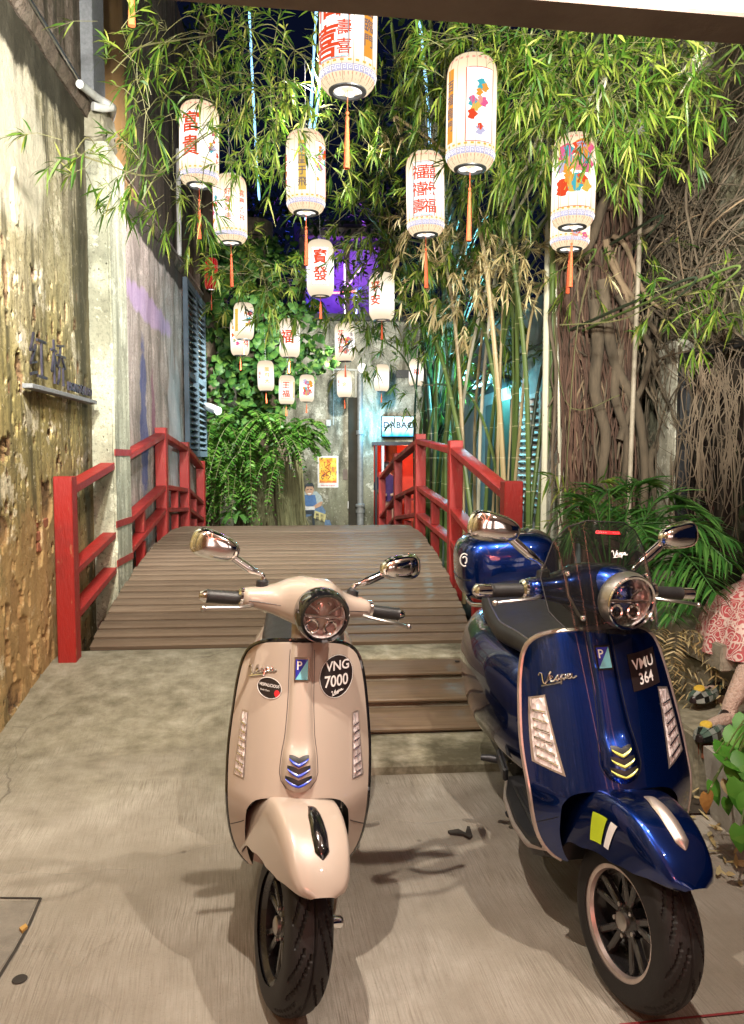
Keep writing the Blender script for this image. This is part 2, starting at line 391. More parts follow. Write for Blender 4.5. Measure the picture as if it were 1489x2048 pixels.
g.grid(lambda u, v: Vector((u, v, rz(v) if v < 5.30 else -.2)), 2, 40, -1.72, SX, 3.90, 5.30)
g.add([(SX, 3.90, 0), (SX, 3.90, -.2), (SX, 5.3, -.2), (SX, 5.3, rz(5.3))], [(0, 1, 2, 3)])
g.build('ramp', M_['concrete'], kind='structure')
# timber-topped steps up to the bridge
st = thing('steps', 'low concrete steps with weathered timber treads rising to the bridge', 'steps', (.5, 4.4, 0))
b = MB(); b.box(((SX + 1.30) / 2, 3.80, -.02), (1.30 - SX, .52, .14), None, .012); b.build('landing', M_['mossy'], st)
for y0, y1, z in ((3.93, 4.30, .074), (4.28, 4.68, .118), (4.66, 5.02, .162)):
    b = MB(); b.box(((SX + 1.30) / 2, (y0 + y1) / 2 + .03, z - .11), (1.30 - SX - .01, y1 - y0, .196), None, .006); b.build('riser', M_['ledge_pale'], st)
    b = MB(); b.box(((SX + 1.30) / 2, (y0 + y1) / 2 - .01, z), (1.30 - SX - .02, y1 - y0 - .02, .022), None, .006); b.build('tread', M_['tread_wood'], st)
    for xx in (.24, .95):
        b = MB(); b.lathe([(0, .0195), (.014, .0195), (.015, .016)], 12, o=(xx, (y0 + y1) / 2 + .04, z)); b.build('bolt', M_['dark_steel'], st)
b = MB(); b.box(((SX + 1.30) / 2, 5.14, .09), (1.30 - SX - .006, .34, .21), None, .012); b.build('top_sill', M_['mossy'], st)
# joints, drain slab and litter on the concrete
M_['joint'] = surf_mat('dark_joint', (.03, .025, .02), None, 30, .9)
def strip(name, pts, w, m, z=.004):
    b = MB(); n = len(pts)
    for i in range(n - 1):
        a, c = Vector((*pts[i], 0)), Vector((*pts[i+1], 0)); d = (c - a).normalized(); p = Vector((-d.y, d.x, 0)) * w / 2
        b.add([a - p + Vector((0, 0, z)), c - p + Vector((0, 0, z)), c + p + Vector((0, 0, z)), a + p + Vector((0, 0, z))], [(0, 1, 2, 3)])
    return b
def gp(px, py):
    p = Wp(px, py, 1.0); d = p - Vector((0, 0, 1.5)); p = Vector((0, 0, 1.5)) + d * (-1.5 / d.z); return (p.x, p.y)
jt = strip('x', [gp(82, 1798), gp(60, 1850), gp(30, 1905), gp(-60, 2050)], .010, 0).build('slab_joint', M_['joint']); jt['kind'] = 'structure'
jt = strip('x', [gp(-80, 1800), gp(0, 1797), gp(82, 1798)], .008, 0).build('slab_joint', M_['joint']); jt['kind'] = 'structure'
b = MB(); q = [gp(-70, 2045), gp(28, 1907), gp(58, 1850), gp(80, 1800), gp(-80, 1802)]; b.add([(x - .006, y - .006, .003) for x, y in q], [(0, 1, 2, 3, 4)])
b.build('drain_cover', surf_mat('drain_slab', (.13, .115, .095), (.20, .18, .15), 14, .8, bump=.5, bscale=120), kind='structure')
lw = strip('x', [gp(1240, 2052), gp(1600, 2014)], .008, 0).build('pavement_line', surf_mat('red_line_paint', (.22, .015, .02), (.12, .012, .014), 30, .7)); lw['kind'] = 'structure'
def flat_bit(px, py, pts, name, label, cat, m):
    x, y = gp(px, py); b = MB(); b.prism([(x + a, y + c) for a, c in pts], lambda u, v: Vector((u, v, .012)), lambda u, v: Vector((u, v, .003)))
    return tag(b.build(name, m, smooth=False), label, cat)
flat_bit(925, 1670, [(-.055, .018), (-.01, .03), (.012, -.005), (.03, .05), (.04, .045), (.035, -.03), (.02, -.045), (.0, -.015), (-.05, 0)], 'torn_tape', 'torn strip of black tape lying between the two scooters', 'litter', M_['joint'])
M_['dry_leaf'] = surf_mat('dry_leaf', (.42, .24, .06), (.30, .16, .04), 30, .7)
flat_bit(47, 1862, [(-.012, 0), (0, .022), (.012, .006), (.003, -.018)], 'fallen_leaf', 'small orange leaf on the slab joint near the left wall', 'leaf', M_['dry_leaf'])
b = MB(); x, y = gp(40, 1960); b.lathe([(0, .006), (.019, .005), (.021, .003)], 20, o=(x, y, 0)); tag(b.build('floor_stud', M_['joint']), 'small round dark drain stud in the lower left corner of the concrete', 'stud')

# ---- porch over the camera: beam, ceiling, rope lights
def at_z(px, py, z):
    p = Wp(px, py, 1.0); d = p - Vector((0, 0, 1.5)); return Vector((0, 0, 1.5)) + d * ((z - 1.5) / d.z)
M_['beam_'] = surf_mat('dark_frame', (.05, .04, .035), None, 9, .6)
# lane behind the photographer; unseen shop front, window glow added for scooter reflections
of = thing('opposite_shop', 'unseen pale shop front across the lane behind the porch, glowing windows added for reflections', 'building', (0, -7, 0))
b = MB(); b.box((0, -7.2, 2.5), (18, .3, 5.4)); b.build('front_wall', surf_mat('rose_render', (.50, .38, .33), (.40, .30, .26), 3, .85), of, smooth=False)
WG = glow_mat('added_window_glow', (1, .80, .70), 2.4)
for xx in (-5.2, -2.6, 0, 2.6, 5.2):
    b = MB(); b.box((xx, -7.02, 1.5), (1.5, .06, 2.0)); w_ = b.build('reflection_window', WG, of, smooth=False); b = MB(); b.box((xx, -6.98, 1.5), (.07, .05, 2.1)); b.box((xx, -6.978, 1.6), (1.6, .045, .07)); b.build('window_frame', M_['beam_'], w_, smooth=False)
b = MB(); b.box((.6, -6.95, 3.1), (3.2, .12, .30)); b.build('red_fascia_sign', glow_mat('red_fascia_glow', (1, .12, .07), 5), of, smooth=False)
ZB = 2.75; pa, pb = at_z(320, -1, ZB), at_z(1489, 89, ZB); d = (pb - pa).normalized(); nrm = Vector((d.y, -d.x, 0))
pa, pb = pa - d * 5, pb + d * 5
M_['beam'] = surf_mat('beam_plaster', (.21, .165, .14), (.15, .115, .10), 4, .8, bump=.25, bscale=40)
M_['ceil'] = surf_mat('ceiling_paint', (.72, .64, .60), (.66, .57, .53), 3, .8)
po = thing('porch', 'dark plastered beam and pale ceiling of the porch overhead', 'porch', ((pa.x + pb.x) / 2, (pa.y + pb.y) / 2, ZB))
b = MB(); w = .135; b.add([pa, pb, pb + nrm * w, pa + nrm * w], [(0, 1, 2, 3)]); b.v += [tuple(Vector(p) + Vector((0, 0, .012))) for p in b.v]; b.f = [(3, 2, 1, 0), (4, 5, 6, 7), (0, 1, 5, 4), (2, 3, 7, 6), (1, 2, 6, 5), (3, 0, 4, 7)]; b.mi = [0] * 6
b.build('beam', M_['beam'], po, smooth=False)
b = MB(); p0, p1 = pa + Vector((0, 0, .014)), pb + Vector((0, 0, .014)); q = [p0, p1, p1 + nrm * (w - .004), p0 + nrm * (w - .004)]; b.add(q + [p + Vector((0, 0, .30)) for p in q], [(3, 2, 1, 0), (4, 5, 6, 7), (0, 1, 5, 4), (2, 3, 7, 6), (1, 2, 6, 5), (3, 0, 4, 7)])
b.build('fascia', M_['ceil'], po, smooth=False)
b = MB(); q = [p0 + nrm * (w + .001), p1 + nrm * (w + .001), p1 + nrm * 6, p0 + nrm * 6]; b.add([p + Vector((0, 0, .27)) for p in q] + [p + Vector((0, 0, .33)) for p in q], [(3, 2, 1, 0), (4, 5, 6, 7), (0, 1, 5, 4), (2, 3, 7, 6), (1, 2, 6, 5), (3, 0, 4, 7)])
b.build('ceiling', M_['ceil'], po, smooth=False)
M_['rope_glow'] = glow_mat('rope_light_glow', (1, .32, .20), 10)
for i, x in enumerate((-.62, .28, 1.15)):
    tag(MB().tube([(x, 2.12 - .35 * k, 3.055) for k in range(18)], .028, 8).build('rope_light', M_['rope_glow']), 'coral rope light along the porch ceiling ' + ('left of the cream scooter', 'between the two scooters', 'over the blue scooter')[i], 'lamp', 'porch rope lights')
# ------------------------------------------------------------------ scooters
def scooter(root, P):
    """root: the thing's Empty; bike heads along -y, origin where the front tyre meets the ground; P: what differs"""
    paint = P['paint']; sw = P['sw']; kind = P['kind']
    RK = math.tan(R(25)); axis = Vector((0, math.sin(R(25)), math.cos(R(25)))); P0 = Vector((0, .30, .90))
    S = Matrix.Translation(P0) @ Matrix.Rotation(R(P['steer']), 4, axis) @ Matrix.Translation(-P0)
    # ---------- front wheel
    wr, ww = .203, .056
    def wheel(M, front=True):
        mb = MB(M); prof = []
        for i in range(45):
            a = -math.pi * .5 * 1.12 + math.pi * 1.12 * i / 44
            x = ww * math.sin(a) * 1.02; rr = wr - .058 * (1 - max(0, math.cos(a)) ** .62) - (.012 if math.cos(a) < 0 else 0)
            prof.append((rr, x))
        n = 300; rings = []
        # tread: sweeping grooves cut into the crown
        for j in range(n):
            th = 2 * math.pi * j / n; ring = []
            for rr, x in prof:
                u = x / ww; au = abs(u); d = 0
                side = 0.0 if u > 0 else .5
                for nn, sl, ph, w0, lo, hi in ((9, 2.4, 0, .060, .10, .82), (9, 2.4, .5, .055, .40, .90)):
                    q = (th / (2 * math.pi) * nn - au * sl * .55 + ph + side) % 1.0
                    if abs(q - .5) < w0 and lo < au < hi: d = .0055
                if abs(u - .03 * math.sin(th * 11)) < .03: d = .005
                ring.append(Vector((x, (rr - d) * math.cos(th), (rr - d) * math.sin(th))))
            rings.append(ring)
        rings.append(rings[0])
        mb2 = MB(M @ Matrix.Translation((0, 0, wr))); mb2.loft(rings, closed=False); 
        tyre = mb2.build('tyre', M_['tyre'], root, angle=28, weld=True)
        Mw = M @ Matrix.Translation((0, 0, wr))
        k8 = .805; rm = MB(Mw @ Matrix.Diagonal((1, k8, k8, 1)))
        rm.lathe([(.176, -.048), (.170, -.05), (.163, -.047), (.150, -.036), (.146, 0), (.150, .036), (.163, .047), (.170, .05), (.176, .048)], 64, ax=(1, 0, 0))
        for s in range(5):
            a = 2 * math.pi * s / 5 + .35
            for da in (-.17, .17):
                p0 = Vector((-.016, .042 * math.cos(a + da*.6), .042 * math.sin(a + da*.6))); p1 = Vector((-.026, .152 * math.cos(a + da*1.25), .152 * math.sin(a + da*1.25)))
                rm.bar(p0, p1, .022, .02, up=(1, 0, 0), bev=.004)
        rm.lathe([(0, -.034), (.03, -.034), (.048, -.026), (.052, -.01), (.052, .03), (0, .03)], 28, ax=(1, 0, 0))
        rim = rm.build('rim', M_['rim_black'], root, angle=35)
        rg = MB(Mw @ Matrix.Diagonal((1, k8, k8, 1)))
        if kind == 'gts':
            rg.lathe([(.148, -.040), (.152, -.0505), (.160, -.0535), (.172, -.0535), (.177, -.050)], 72, ax=(1, 0, 0))
            rg.build('rim_ring', M_['rose_metal'], rim)
        hb = MB(Mw); hb.lathe([(0, -.046), (.016, -.046), (.022, -.043), (.023, -.032)], 24, ax=(1, 0, 0)); hb.build('hub_cap', M_['satin_metal'], rim)
        for s in range(5):
            a = 2 * math.pi * s / 5 + .97
            b = MB(Mw); b.lathe([(0, -.037), (.0055, -.037), (.0055, -.03)], 8, o=(0, .038 * math.cos(a), .038 * math.sin(a)), ax=(1, 0, 0)); b.build('wheel_bolt', M_['satin_metal'], rim)
        if front:
            d = MB(Mw); d.lathe([(.062, .038), (.105, .038), (.105, .043), (.062, .043), (.062, .038)], 48, ax=(1, 0, 0)); d.build('brake_disc', M_['satin_metal'], rim)
            c = MB(Mw); c.box((.045, .085, -.02), (.04, .05, .085), Matrix.Rotation(.3, 3, 'X'), .008); c.build('brake_caliper', M_['satin_metal'], root)
        return tyre
    wheel(S)
    # trailing arm and leg of the fork on the image-right side
    f = MB(S)
    f.tube([(.085, .0, wr), (.092, .03, .30), (.088, .07, .40), (.05, .115, .52), (0, .15, .60)], [.022, .024, .022, .024, .024], 12)
    f.tube([(.075, -.02, wr - .01), (.085, .045, wr + .05), (.085, .10, wr + .10)], [.03, .026, .02], 10)
    f.build('fork_arm', M_['black_plastic'], root)
    f = MB(S); f.lathe([(0, .052), (.013, .052), (.017, .046), (.017, 0)], 16, o=(.085, 0, wr), ax=(1, 0, 0)); f.build('axle_nut', M_['chrome'], root)
    f = MB(S); f.tube([(.10, .02, .27), (.10, .09, .47)], .022, 12); f.build('damper', M_['dark_steel'], root)
    # ---------- fender
    hw_t = [(43, .030), (45.5, .054), (50, .068), (58, .079), (70, .088), (90, .097), (112, .104), (135, .112), (152, .116)]
    R_t = [(40, .272), (48, .282), (60, .294), (80, .310), (100, .316), (130, .318), (152, .312)]
    D_t = [(43, .006), (46, .018), (53, .052), (66, .105), (90, .142), (120, .135), (138, .105), (152, .095)]
    def fend(phi, u, off=0.0):
        a = R(phi); hw = hermite(hw_t, phi); rr = hermite(R_t, phi); dp = hermite(D_t, phi)
        au = abs(u); x = hw * (1 - (1 - min(1, au * 1.25)) ** 2.1) * (1 if u >= 0 else -1)
        dr = dp * max(0, au - .42) ** 1.7 / .58 ** 1.7 + .010 * min(1, au*1.8) ** 2
        rad = rr - dr + off
        return Vector((x, -rad * math.cos(a), wr + rad * math.sin(a)))
    fb = MB(S); fb.grid(lambda p, u: fend(p, u), 44, 36, 43, 152, -1, 1)
    fender = fb.build('fender', paint, root, angle=70)
    fb = MB(S); fb.grid(lambda p, u: Vector((fend(p, u, -.007).x * .955, *fend(p, u, -.007)[1:])), 30, 24, 44, 151, -.98, .98); fb.build('fender_lining', M_['black_plastic'], fender)
    # crest bar on the fender
    def crest(t, w):
        phi = 90 - 31 * t; half = .0165 * (1.25 - .55 * abs(t - .62)) * min(1, (1 - t) * 9 + .12) * min(1, .45 + t * 2)
        p = fend(phi, 0); up = Vector((0, -math.cos(R(phi)), math.sin(R(phi))))
        return p + Vector((half * w, 0, 0)) + up * (.014 * math.sqrt(max(0, 1 - w * w * .96)) * min(1, t * 6 + .15) * min(1, (1 - t) * 8 + .2) - .001)
    fb = MB(S); fb.grid(crest, 18, 8, 0, 1, -1, 1); fb.build('fender_crest', M_['black_gloss'] if kind == 'sport' else M_['rose_metal'], fender)
    # ---------- leg shield
    w_t = [(.29, .128), (.30, .146), (.325, .166), (.37, .181), (.45, .191), (.57, .196), (.71, .186), (.80, .172), (.838, .158), (.860, .138), (.874, .112), (.882, .078), (.886, .04)]
    a_t = [(.29, .118), (.32, .130), (.39, .140), (.455, .137), (.488, .120), (.504, .092), (.511, .050), (.514, 0)]
    W = lambda z: hermite(w_t, z) * sw
    A = lambda z: (hermite(a_t, z) * sw if z < .514 else 0.0)
    def surf(x, z):
        low = max(0, .50 - z)
        return RK * (z - .25) - .075 + .135 * (abs(x) / (.196 * sw)) ** 2.0 + .9 * low * low / (low + .10) * 1.1
    zs = [.29, .295, .30, .31, .325, .345, .365, .39, .42, .445, .462, .476, .487, .495, .501, .506, .510, .512, .5135, .514, .518, .524] + [.53 + .02 * i for i in range(14)] + [.81, .825, .84, .852, .862, .870, .876, .880, .883, .886]
    def shield(off, inset=0.0):
        mb = MB(); ns = 18
        for sg in (-1, 1):
            rows = []
            for z in zs:
                w, a = W(z) - inset, A(z); w = max(w, a + .002)
                rows.append([Vector((sg * (a + (w - a) * j / ns), surf(a + (w - a) * j / ns, z) + off, z)) for j in range(ns + 1)])
            if sg > 0: rows = [r[::-1] for r in rows]
            mb.loft(rows, closed=False)
        return mb
    sh = shield(0).build('leg_shield', paint, root, angle=80, weld=True)
    shield(.03, .006).build('inner_shield', M_['black_plastic'], root, angle=80, weld=True)
    ed = MB(); line = [Vector((W(z), surf(W(z), z) + .012, z)) for z in zs]
    line = line + [Vector((-p.x, p.y, p.z)) for p in line[::-1]]
    tr = .0085 if kind == 'sport' else .010
    ed.tube(line, [tr] * len(line), 8); ed.build('shield_trim', M_['black_gloss'] if kind == 'sport' else M_['rose_metal'], root)
    if kind == 'sport':
        il = MB(); il.tube([p + Vector((-.006 if p.x > 0 else .006, -.011, -.004)) for p in line], .0022, 6); il.build('trim_line', M_['beige'], root)
    # wheel arch lining
    ar = [z for z in zs if z <= .514]; edge = [Vector((-A(z), surf(A(z), z) + .002, z)) for z in ar] + [Vector((A(z), surf(A(z), z) + .002, z)) for z in ar[::-1]]
    al = MB(); al.loft([edge, [p + Vector((p.x * .02, .10, 0)) for p in edge], [p + Vector((0, .22, -.0)) for p in edge]], closed=False, caps=False)
    al.grid(lambda u, v: Vector((u, .36 + .3 * (.3 - v) * 0, v)), 2, 2, -.13 * sw, .13 * sw, .2, .47)
    al.build('arch_lining', M_['black_plastic'], root)
    # ---------- tie (horn cover) with three slots
    tie_w = [(.528, .010), (.533, .024), (.543, .036), (.568, .047), (.61, .044), (.66, .036), (.77, .031), (.84, .031), (.888, .029)]
    def tie(z, u):
        hw = hermite(tie_w, z) * (1.05 if kind == 'gts' else 1); x = hw * u
        ridge = .011 if z < .8 else .009
        flare = .016 * math.exp(-((z - .605) / .026) ** 2) if z > .605 else .016 * math.exp(-((z - .605) / .07) ** 2)
        return Vector((x, surf(x, z) - .001 - (ridge + flare) * (1 - abs(u) ** 5) * min(1, (z - .526) * 40), z))
    tb = MB(); tb.grid(lambda z, u: tie(z, u), 70, 16, .529, .886, -1, 1); tie_o = tb.build('horn_cover', paint, root, angle=60)
    for i, zz in enumerate((.614, .589, .562)):
        hw = .026 + .0045 * i
        def chev(x, h): return zz + h + abs(x) * .42 - .008
        def onto(x, h, off):
            z = chev(x, h); hwz = hermite(tie_w, z); p = tie(z, max(-1, min(1, x / hwz))); return Vector((x, p.y - off, z))
        sb = MB(); sb.grid(lambda u, v: onto(u * hw, (v - .5) * .019 * (1 - .65 * abs(u) ** 3), .0016), 12, 3, -1, 1, 0, 1); sb.build('grille_slot', M_['black_plastic'], tie_o)
        sb = MB(); sb.grid(lambda u, v: onto(u * hw * .97, -.0075 * (1 - .5 * abs(u) ** 3) + (v - .5) * .0085 * (1 - .6 * abs(u) ** 3), .0030 + .003 * math.sin(v * math.pi)), 12, 4, -1, 1, 0, 1); sb.build('grille_blade', M_['edge_blue'] if kind == 'sport' else M_['edge_lime'], tie_o)
    # badge
    def on_tie(x, z, off): p = tie(z, 0); return Vector((x, p.y - off, z))
    bz = .822
    bb = MB(); bb.grid(lambda u, v: on_tie(u, v, .002), 2, 6, -.021, .021, bz - .030, bz + .030); bb.build('badge_frame', M_['chrome'] if kind == 'sport' else M_['black_gloss'], tie_o)
    bb = MB(); bb.add([on_tie(-.017, bz - .025, .004), on_tie(.017, bz + .025, .004), on_tie(-.017, bz + .025, .004)], [(0, 1, 2)]); bd = bb.build('badge_upper', M_['badge_blue'], tie_o, smooth=False)
    bb = MB(); bb.add([on_tie(-.017, bz - .025, .004), on_tie(.017, bz - .025, .004), on_tie(.017, bz + .025, .004)], [(0, 1, 2)]); bb.build('badge_lower', M_['badge_cyan'], tie_o, smooth=False)
    tv, tf = text_mesh('P', .030, .012); bb = MB(); bb.add([on_tie(x - .006, bz + .010 + y, .0055) for x, y in tv], tf); bb.build('badge_letter', M_['white_print'], tie_o, smooth=False)
    # ---------- things stuck on the shield
    def on(x, z, off): return Vector((x, surf(x, z) - off, z))
    def disc(cx, cz, rx, rz, off, name, m, par=sh, n=28):
        mb = MB(); vs = [on(cx, cz, off)]; fs = []
        for rI in (.34, .67, 1): vs += [on(cx + rx*rI*math.cos(2*math.pi*j/n), cz + rz*rI*math.sin(2*math.pi*j/n), off) for j in range(n)]
        fs += [(0, 1 + j, 1 + (j+1) % n) for j in range(n)]
        for q in range(2): fs += [(1+q*n+j, 1+(q+1)*n+j, 1+(q+1)*n+(j+1) % n, 1+q*n+(j+1) % n) for j in range(n)]
        mb.add(vs, fs); return mb.build(name, m, par, smooth=True)
    def words_on(txt, cx, cz, size, off, m, par, bold=.01, shear=0, squash=1.0, name='lettering', tilt=0, spacing=1.0):
        tv, tf = text_mesh(txt, size, bold, shear, spacing); tv, tf = slice_mesh(tv, tf, .012); mb = MB()
        mb.add([on(cx + x * squash, cz + y + x * tilt, off) for x, y in tv], tf); return mb.build(name, m, par, smooth=False)
    SCRIPT = [[(0, .75), (.05, .95), (.1, .8), (.1, .3), (.13, .05), (.2, .2), (.3, .75), (.36, .95)], [(.28, .3), (.36, .42), (.38, .58), (.33, .6), (.3, .4), (.32, .2), (.4, .2), (.5, .5), (.54, .6), (.54, .35), (.5, .18), (.46, .25), (.58, .3), (.64, .6), (.62, .2), (.58, -.15), (.64, .5), (.72, .58), (.74, .35), (.68, .2), (.66, .3), (.8, .3), (.88, .58), (.8, .5), (.8, .25), (.9, .25), (.92, .55), (.94, .2), (1.06, .3)], [(.04, -.1), (.4, -.02), (.62, .02)]]
    def script(cx, cz, wd, off, m, par, rad=.0022, tilt=.25, fn=None):
        mb = MB()
        for st in SCRIPT:
            pts = smoothpath([(fn or on)(cx + (x - .5) * wd, cz + (y - .3) * wd * .36 + (x - .5) * wd * tilt, off) for x, y in st], 4)
            mb.tube(pts, rad, 5)
        return mb.build('script_emblem', m, par)
    if kind == 'sport':
        for sg in (-1, 1):     # turn signals
            q = lambda u, v: (sg * (.176 - .012 * (1 - v) * 0 + (-.006 + .0) * v - (.004 + .022 * (1 - v * .55)) * (u) - .008 * v), .535 + .155 * v)
            def pt(u, v, off, g=0): x, z = q(u * (1 + 2*g) - g, v * (1 + 2*g*.2) - g*.2); return on(x, z, off)
            lb = MB(); lb.grid(lambda u, v: pt(u, v, .0015, .13), 4, 10); sig = lb.build('signal_frame', M_['rose_metal'], root)
            lb = MB(); lb.grid(lambda u, v: pt(u, v, .003), 4, 12); lb.build('signal_reflector', M_['reflector'], sig)
            lb = MB()
            for j in range(7): lb.tube([pt(.08, (j + .7) / 8, .006), pt(.92, (j + .5) / 8, .006)], .0028, 6)
            lb.build('signal_ribs', M_['chrome'], sig)
            lb = MB(); lb.grid(lambda u, v: pt(u, v, .004 + .008 * (math.sin(math.pi * u) * math.sin(math.pi * v)) ** .5), 8, 16); lb.build('signal_lens', M_['clear'], sig)
        st = disc(.098, .795, .049, .055, .0012, 'round_sticker', M_['black_print'])
        rg = MB(); rg.tube([on(.098 + .0475*math.cos(2*math.pi*j/40), .795 + .0535*math.sin(2*math.pi*j/40), .0016) for j in range(41)], .0009, 5); rg.build('sticker_ring', M_['white_print'], st)
        words_on('VNG', .100, .822, .034, .0024, M_['white_print'], st, .018, squash=.95)
        words_on('7000', .098, .784, .040, .0024, M_['white_print'], st, .018, squash=.86)
        script(.100, .755, .032, .0022, M_['white_print'], st, .0009)
        st = disc(-.088, .765, .034, .026, .0012, 'oval_sticker', M_['black_print'])
        rg = MB(); rg.tube([on(-.088 + .034*math.cos(2*math.pi*j/40), .765 + .026*math.sin(2*math.pi*j/40), .0016) for j in range(41)], .0011, 5); rg.build('sticker_ring', M_['white_print'], st)
        words_on('VESPALICIOUS', -.088, .772, .0105, .0022, M_['white_print'], st, .02, .25, squash=.85)
        words_on('Body Care', -.100, .758, .006, .0022, M_['white_print'], st, .01)
        for cx_, m_ in ((-.066, M_['amber_red']),): disc(cx_, .754, .008, .009, .0020, 'sticker_dot', m_, st, 12)
        script(-.112, .803, .075, .0035, M_['chrome'], sh)
    else:
        for sg in (-1, 1):
            q = lambda u, v: (sg * (.182 - .008 * v * v - (.052 - .022 * v * (0 if 0 else 1)) * u), .555 + .15 * v - .014 * u * (1 - v) + .01 * u * v)
            def pt(u, v, off, g=0): x, z = q(u * (1 + 2*g) - g, v * (1 + 2*g*.3) - g*.3); return on(x * sw * .98, z, off)
            lb = MB(); lb.grid(lambda u, v: pt(u, v, .0015, .11), 4, 10); sig = lb.build('signal_frame', M_['rose_metal'], root)
            lb = MB(); lb.grid(lambda u, v: pt(u, v, .003), 4, 12); lb.build('signal_reflector', M_['reflector'], sig)
            lb = MB()
            for j in range(6): lb.tube([pt(.10, (j + .8) / 7, .006), pt(.9, (j + .6) / 7, .006)], .003, 6)
            lb.build('signal_ribs', M_['chrome'], sig)
            lb = MB(); lb.grid(lambda u, v: pt(u, v, .004 + .008 * (math.sin(math.pi * u) * math.sin(math.pi * v)) ** .5), 8, 16); lb.build('signal_lens', M_['clear'], sig)
        lb = MB(); lb.grid(lambda u, v: on(u, v, .0015), 8, 8, .064 * sw, .150 * sw, .728, .818); st = lb.build('number_sticker', M_['black_print'], sh)
        words_on('VMU', .106 * sw, .790, .036, .0026, M_['white_print'], st, .016, squash=1.0)
        words_on('364', .108 * sw, .754, .038, .0026, M_['white_print'], st, .016, squash=.9)
        script(-.108 * sw, .765, .085, .0035, M_['chrome'], sh)
        fs_ = MB(S)
        def fp(p, u, off): a = R(p); return fend(p, u, off)
        fs_.grid(lambda a, b: fp(104 - 12 * a + 5 * b, -.72 - .22 * b, .0025) + Vector((-.003, 0, 0)), 14, 14); fs_.build('lime_sticker', M_['lime'], fender)
        fs_ = MB(S); fs_.grid(lambda a, b: fp(89 - 5 * a + 5 * b, -.72 - .22 * b, .0025) + Vector((-.003, 0, 0)), 8, 14); fs_.build('white_sticker', M_['white_print'], fender)
    # ---------- steering head and headset (turn with the bars)
    c = MB(S); c.tube([P0 + axis * (-.14), P0 + axis * .06], .034, 16); c.build('steering_neck', paint if kind == 'sport' else M_['black_plastic'], root)
    hz = .985; hy = .325
    st_t = [(0, .004, .079, .098), (.03, .004, .078, .098), (.06, .002, .068, .085), (.09, -.002, .052, .062), (.12, -.003, .041, .050), (.15, -.003, .034, .042), (.178, -.003, .029, .036), (.186, -.003, .024, .030)]
    tabs = [[(t[0], t[i]) for t in st_t] for i in (1, 2, 3)]
    hb = MB(S @ Matrix.Diagonal((P.get('bw', 1.0), 1, 1, 1))); rings = []
    xs = [-.186 + .372 * i / 40 for i in range(41)]
    for x in xs:
        ax_ = abs(x); dz, rz, ry = (hermite(t, ax_) for t in tabs); ring = []
        for j in range(28):
            a = 2 * math.pi * j / 28; ca, sa = math.cos(a), math.sin(a); e = .8
            ring.append(Vector((x, hy - .02 - .075 * math.exp(-(x / .062) ** 2) + ry * math.copysign(abs(ca) ** e, ca), hz + dz + (rz if sa > 0 else rz * .78) * math.copysign(abs(sa) ** e, sa))))
        rings.append(ring)
    hb.loft(rings); headset = hb.build('headset', paint, root, angle=60, weld=True)
    for sg in (-1, 1):
        sm = MB(S); sm.tube([Vector((x, hy - .02 - .075 * math.exp(-(x / .062) ** 2) - hermite(tabs[2], abs(x)) - .0005, hz - .004)) for x in xs if x * sg > .085], .0012, 5); sm.build('seam', M_['black_plastic'], headset)
    hl_ax = Vector((0, -1, -.10)).normalized(); hc = Vector((0, .152, hz - .002)); rad = .060 if kind == 'sport' else .068; rb_ = .0135 if kind == 'sport' else .0085
    Lm = MB(S); n_b = 48
    bez = M_['black_gloss'] if kind == 'sport' else M_['satin_metal']
    Lm.lathe([(rad + .004, -.05 if kind == 'sport' else -.008), (rad + rb_, -.02 if kind == 'sport' else .004), (rad + rb_ + .001, .014), (rad + rb_ - .002, .030), (rad + rb_ * .5, .038), (rad, .036), (rad - .002, .028)], n_b, o=hc, ax=hl_ax); bz_o = Lm.build('headlight_bezel', bez, root)
    if kind == 'gts':
        Lm = MB(S); Lm.lathe([(rad + .004, .0385), (rad + .002, .042), (rad - .003, .040), (rad - .004, .03)], n_b, o=hc, ax=hl_ax); Lm.build('bezel_ring', M_['chrome'], bz_o)
    Lm = MB(S); Lm.lathe([(rad, .026), (rad * .92, .005), (rad * .7, -.014), (rad * .35, -.024), (.001, -.027)], 40, o=hc, ax=hl_ax); Lm.build('headlight_reflector', M_['reflector'], bz_o)
    Lm = MB(S)
    up = Vector((0, 0, 1)); fw = hl_ax
    Lm.bar(hc + Vector((-rad*.96, 0, 0)) + fw * .018, hc + Vector((rad*.96, 0, 0)) + fw * .018, .016, .010, bev=.003)
    for sg in (-1, 1):
        Lm.bar(hc + Vector((sg*.012, 0, .008)) + fw*.012, hc + Vector((sg*.05, 0, .034)) + fw*.012, .010, .008, bev=.002)
        Lm.tube([hc + fw*.012 + Vector((sg*.026 + .017*math.cos(a), 0, -.030 + .017*math.sin(a))) for a in [2*math.pi*i/14 for i in range(15)]], .004, 6)
    Lm.ball(hc + fw*.006 + Vector((0, 0, .030)), .018, 12, 8, (1.3, .6, .8)); Lm.build('headlight_optics', M_['chrome'], bz_o)
    Lm = MB(S); Lm.lathe([(rad, .030), (rad * .9, .037), (rad * .6, .046), (rad * .3, .050), (.0005, .051)], 36, o=hc, ax=hl_ax); Lm.build('headlight_lens', M_['clear'], bz_o)
    # bars, grips, levers, mirrors
    bw = P.get('bw', 1.0); S0 = S; S = S @ Matrix.Diagonal((bw, 1, 1, 1))
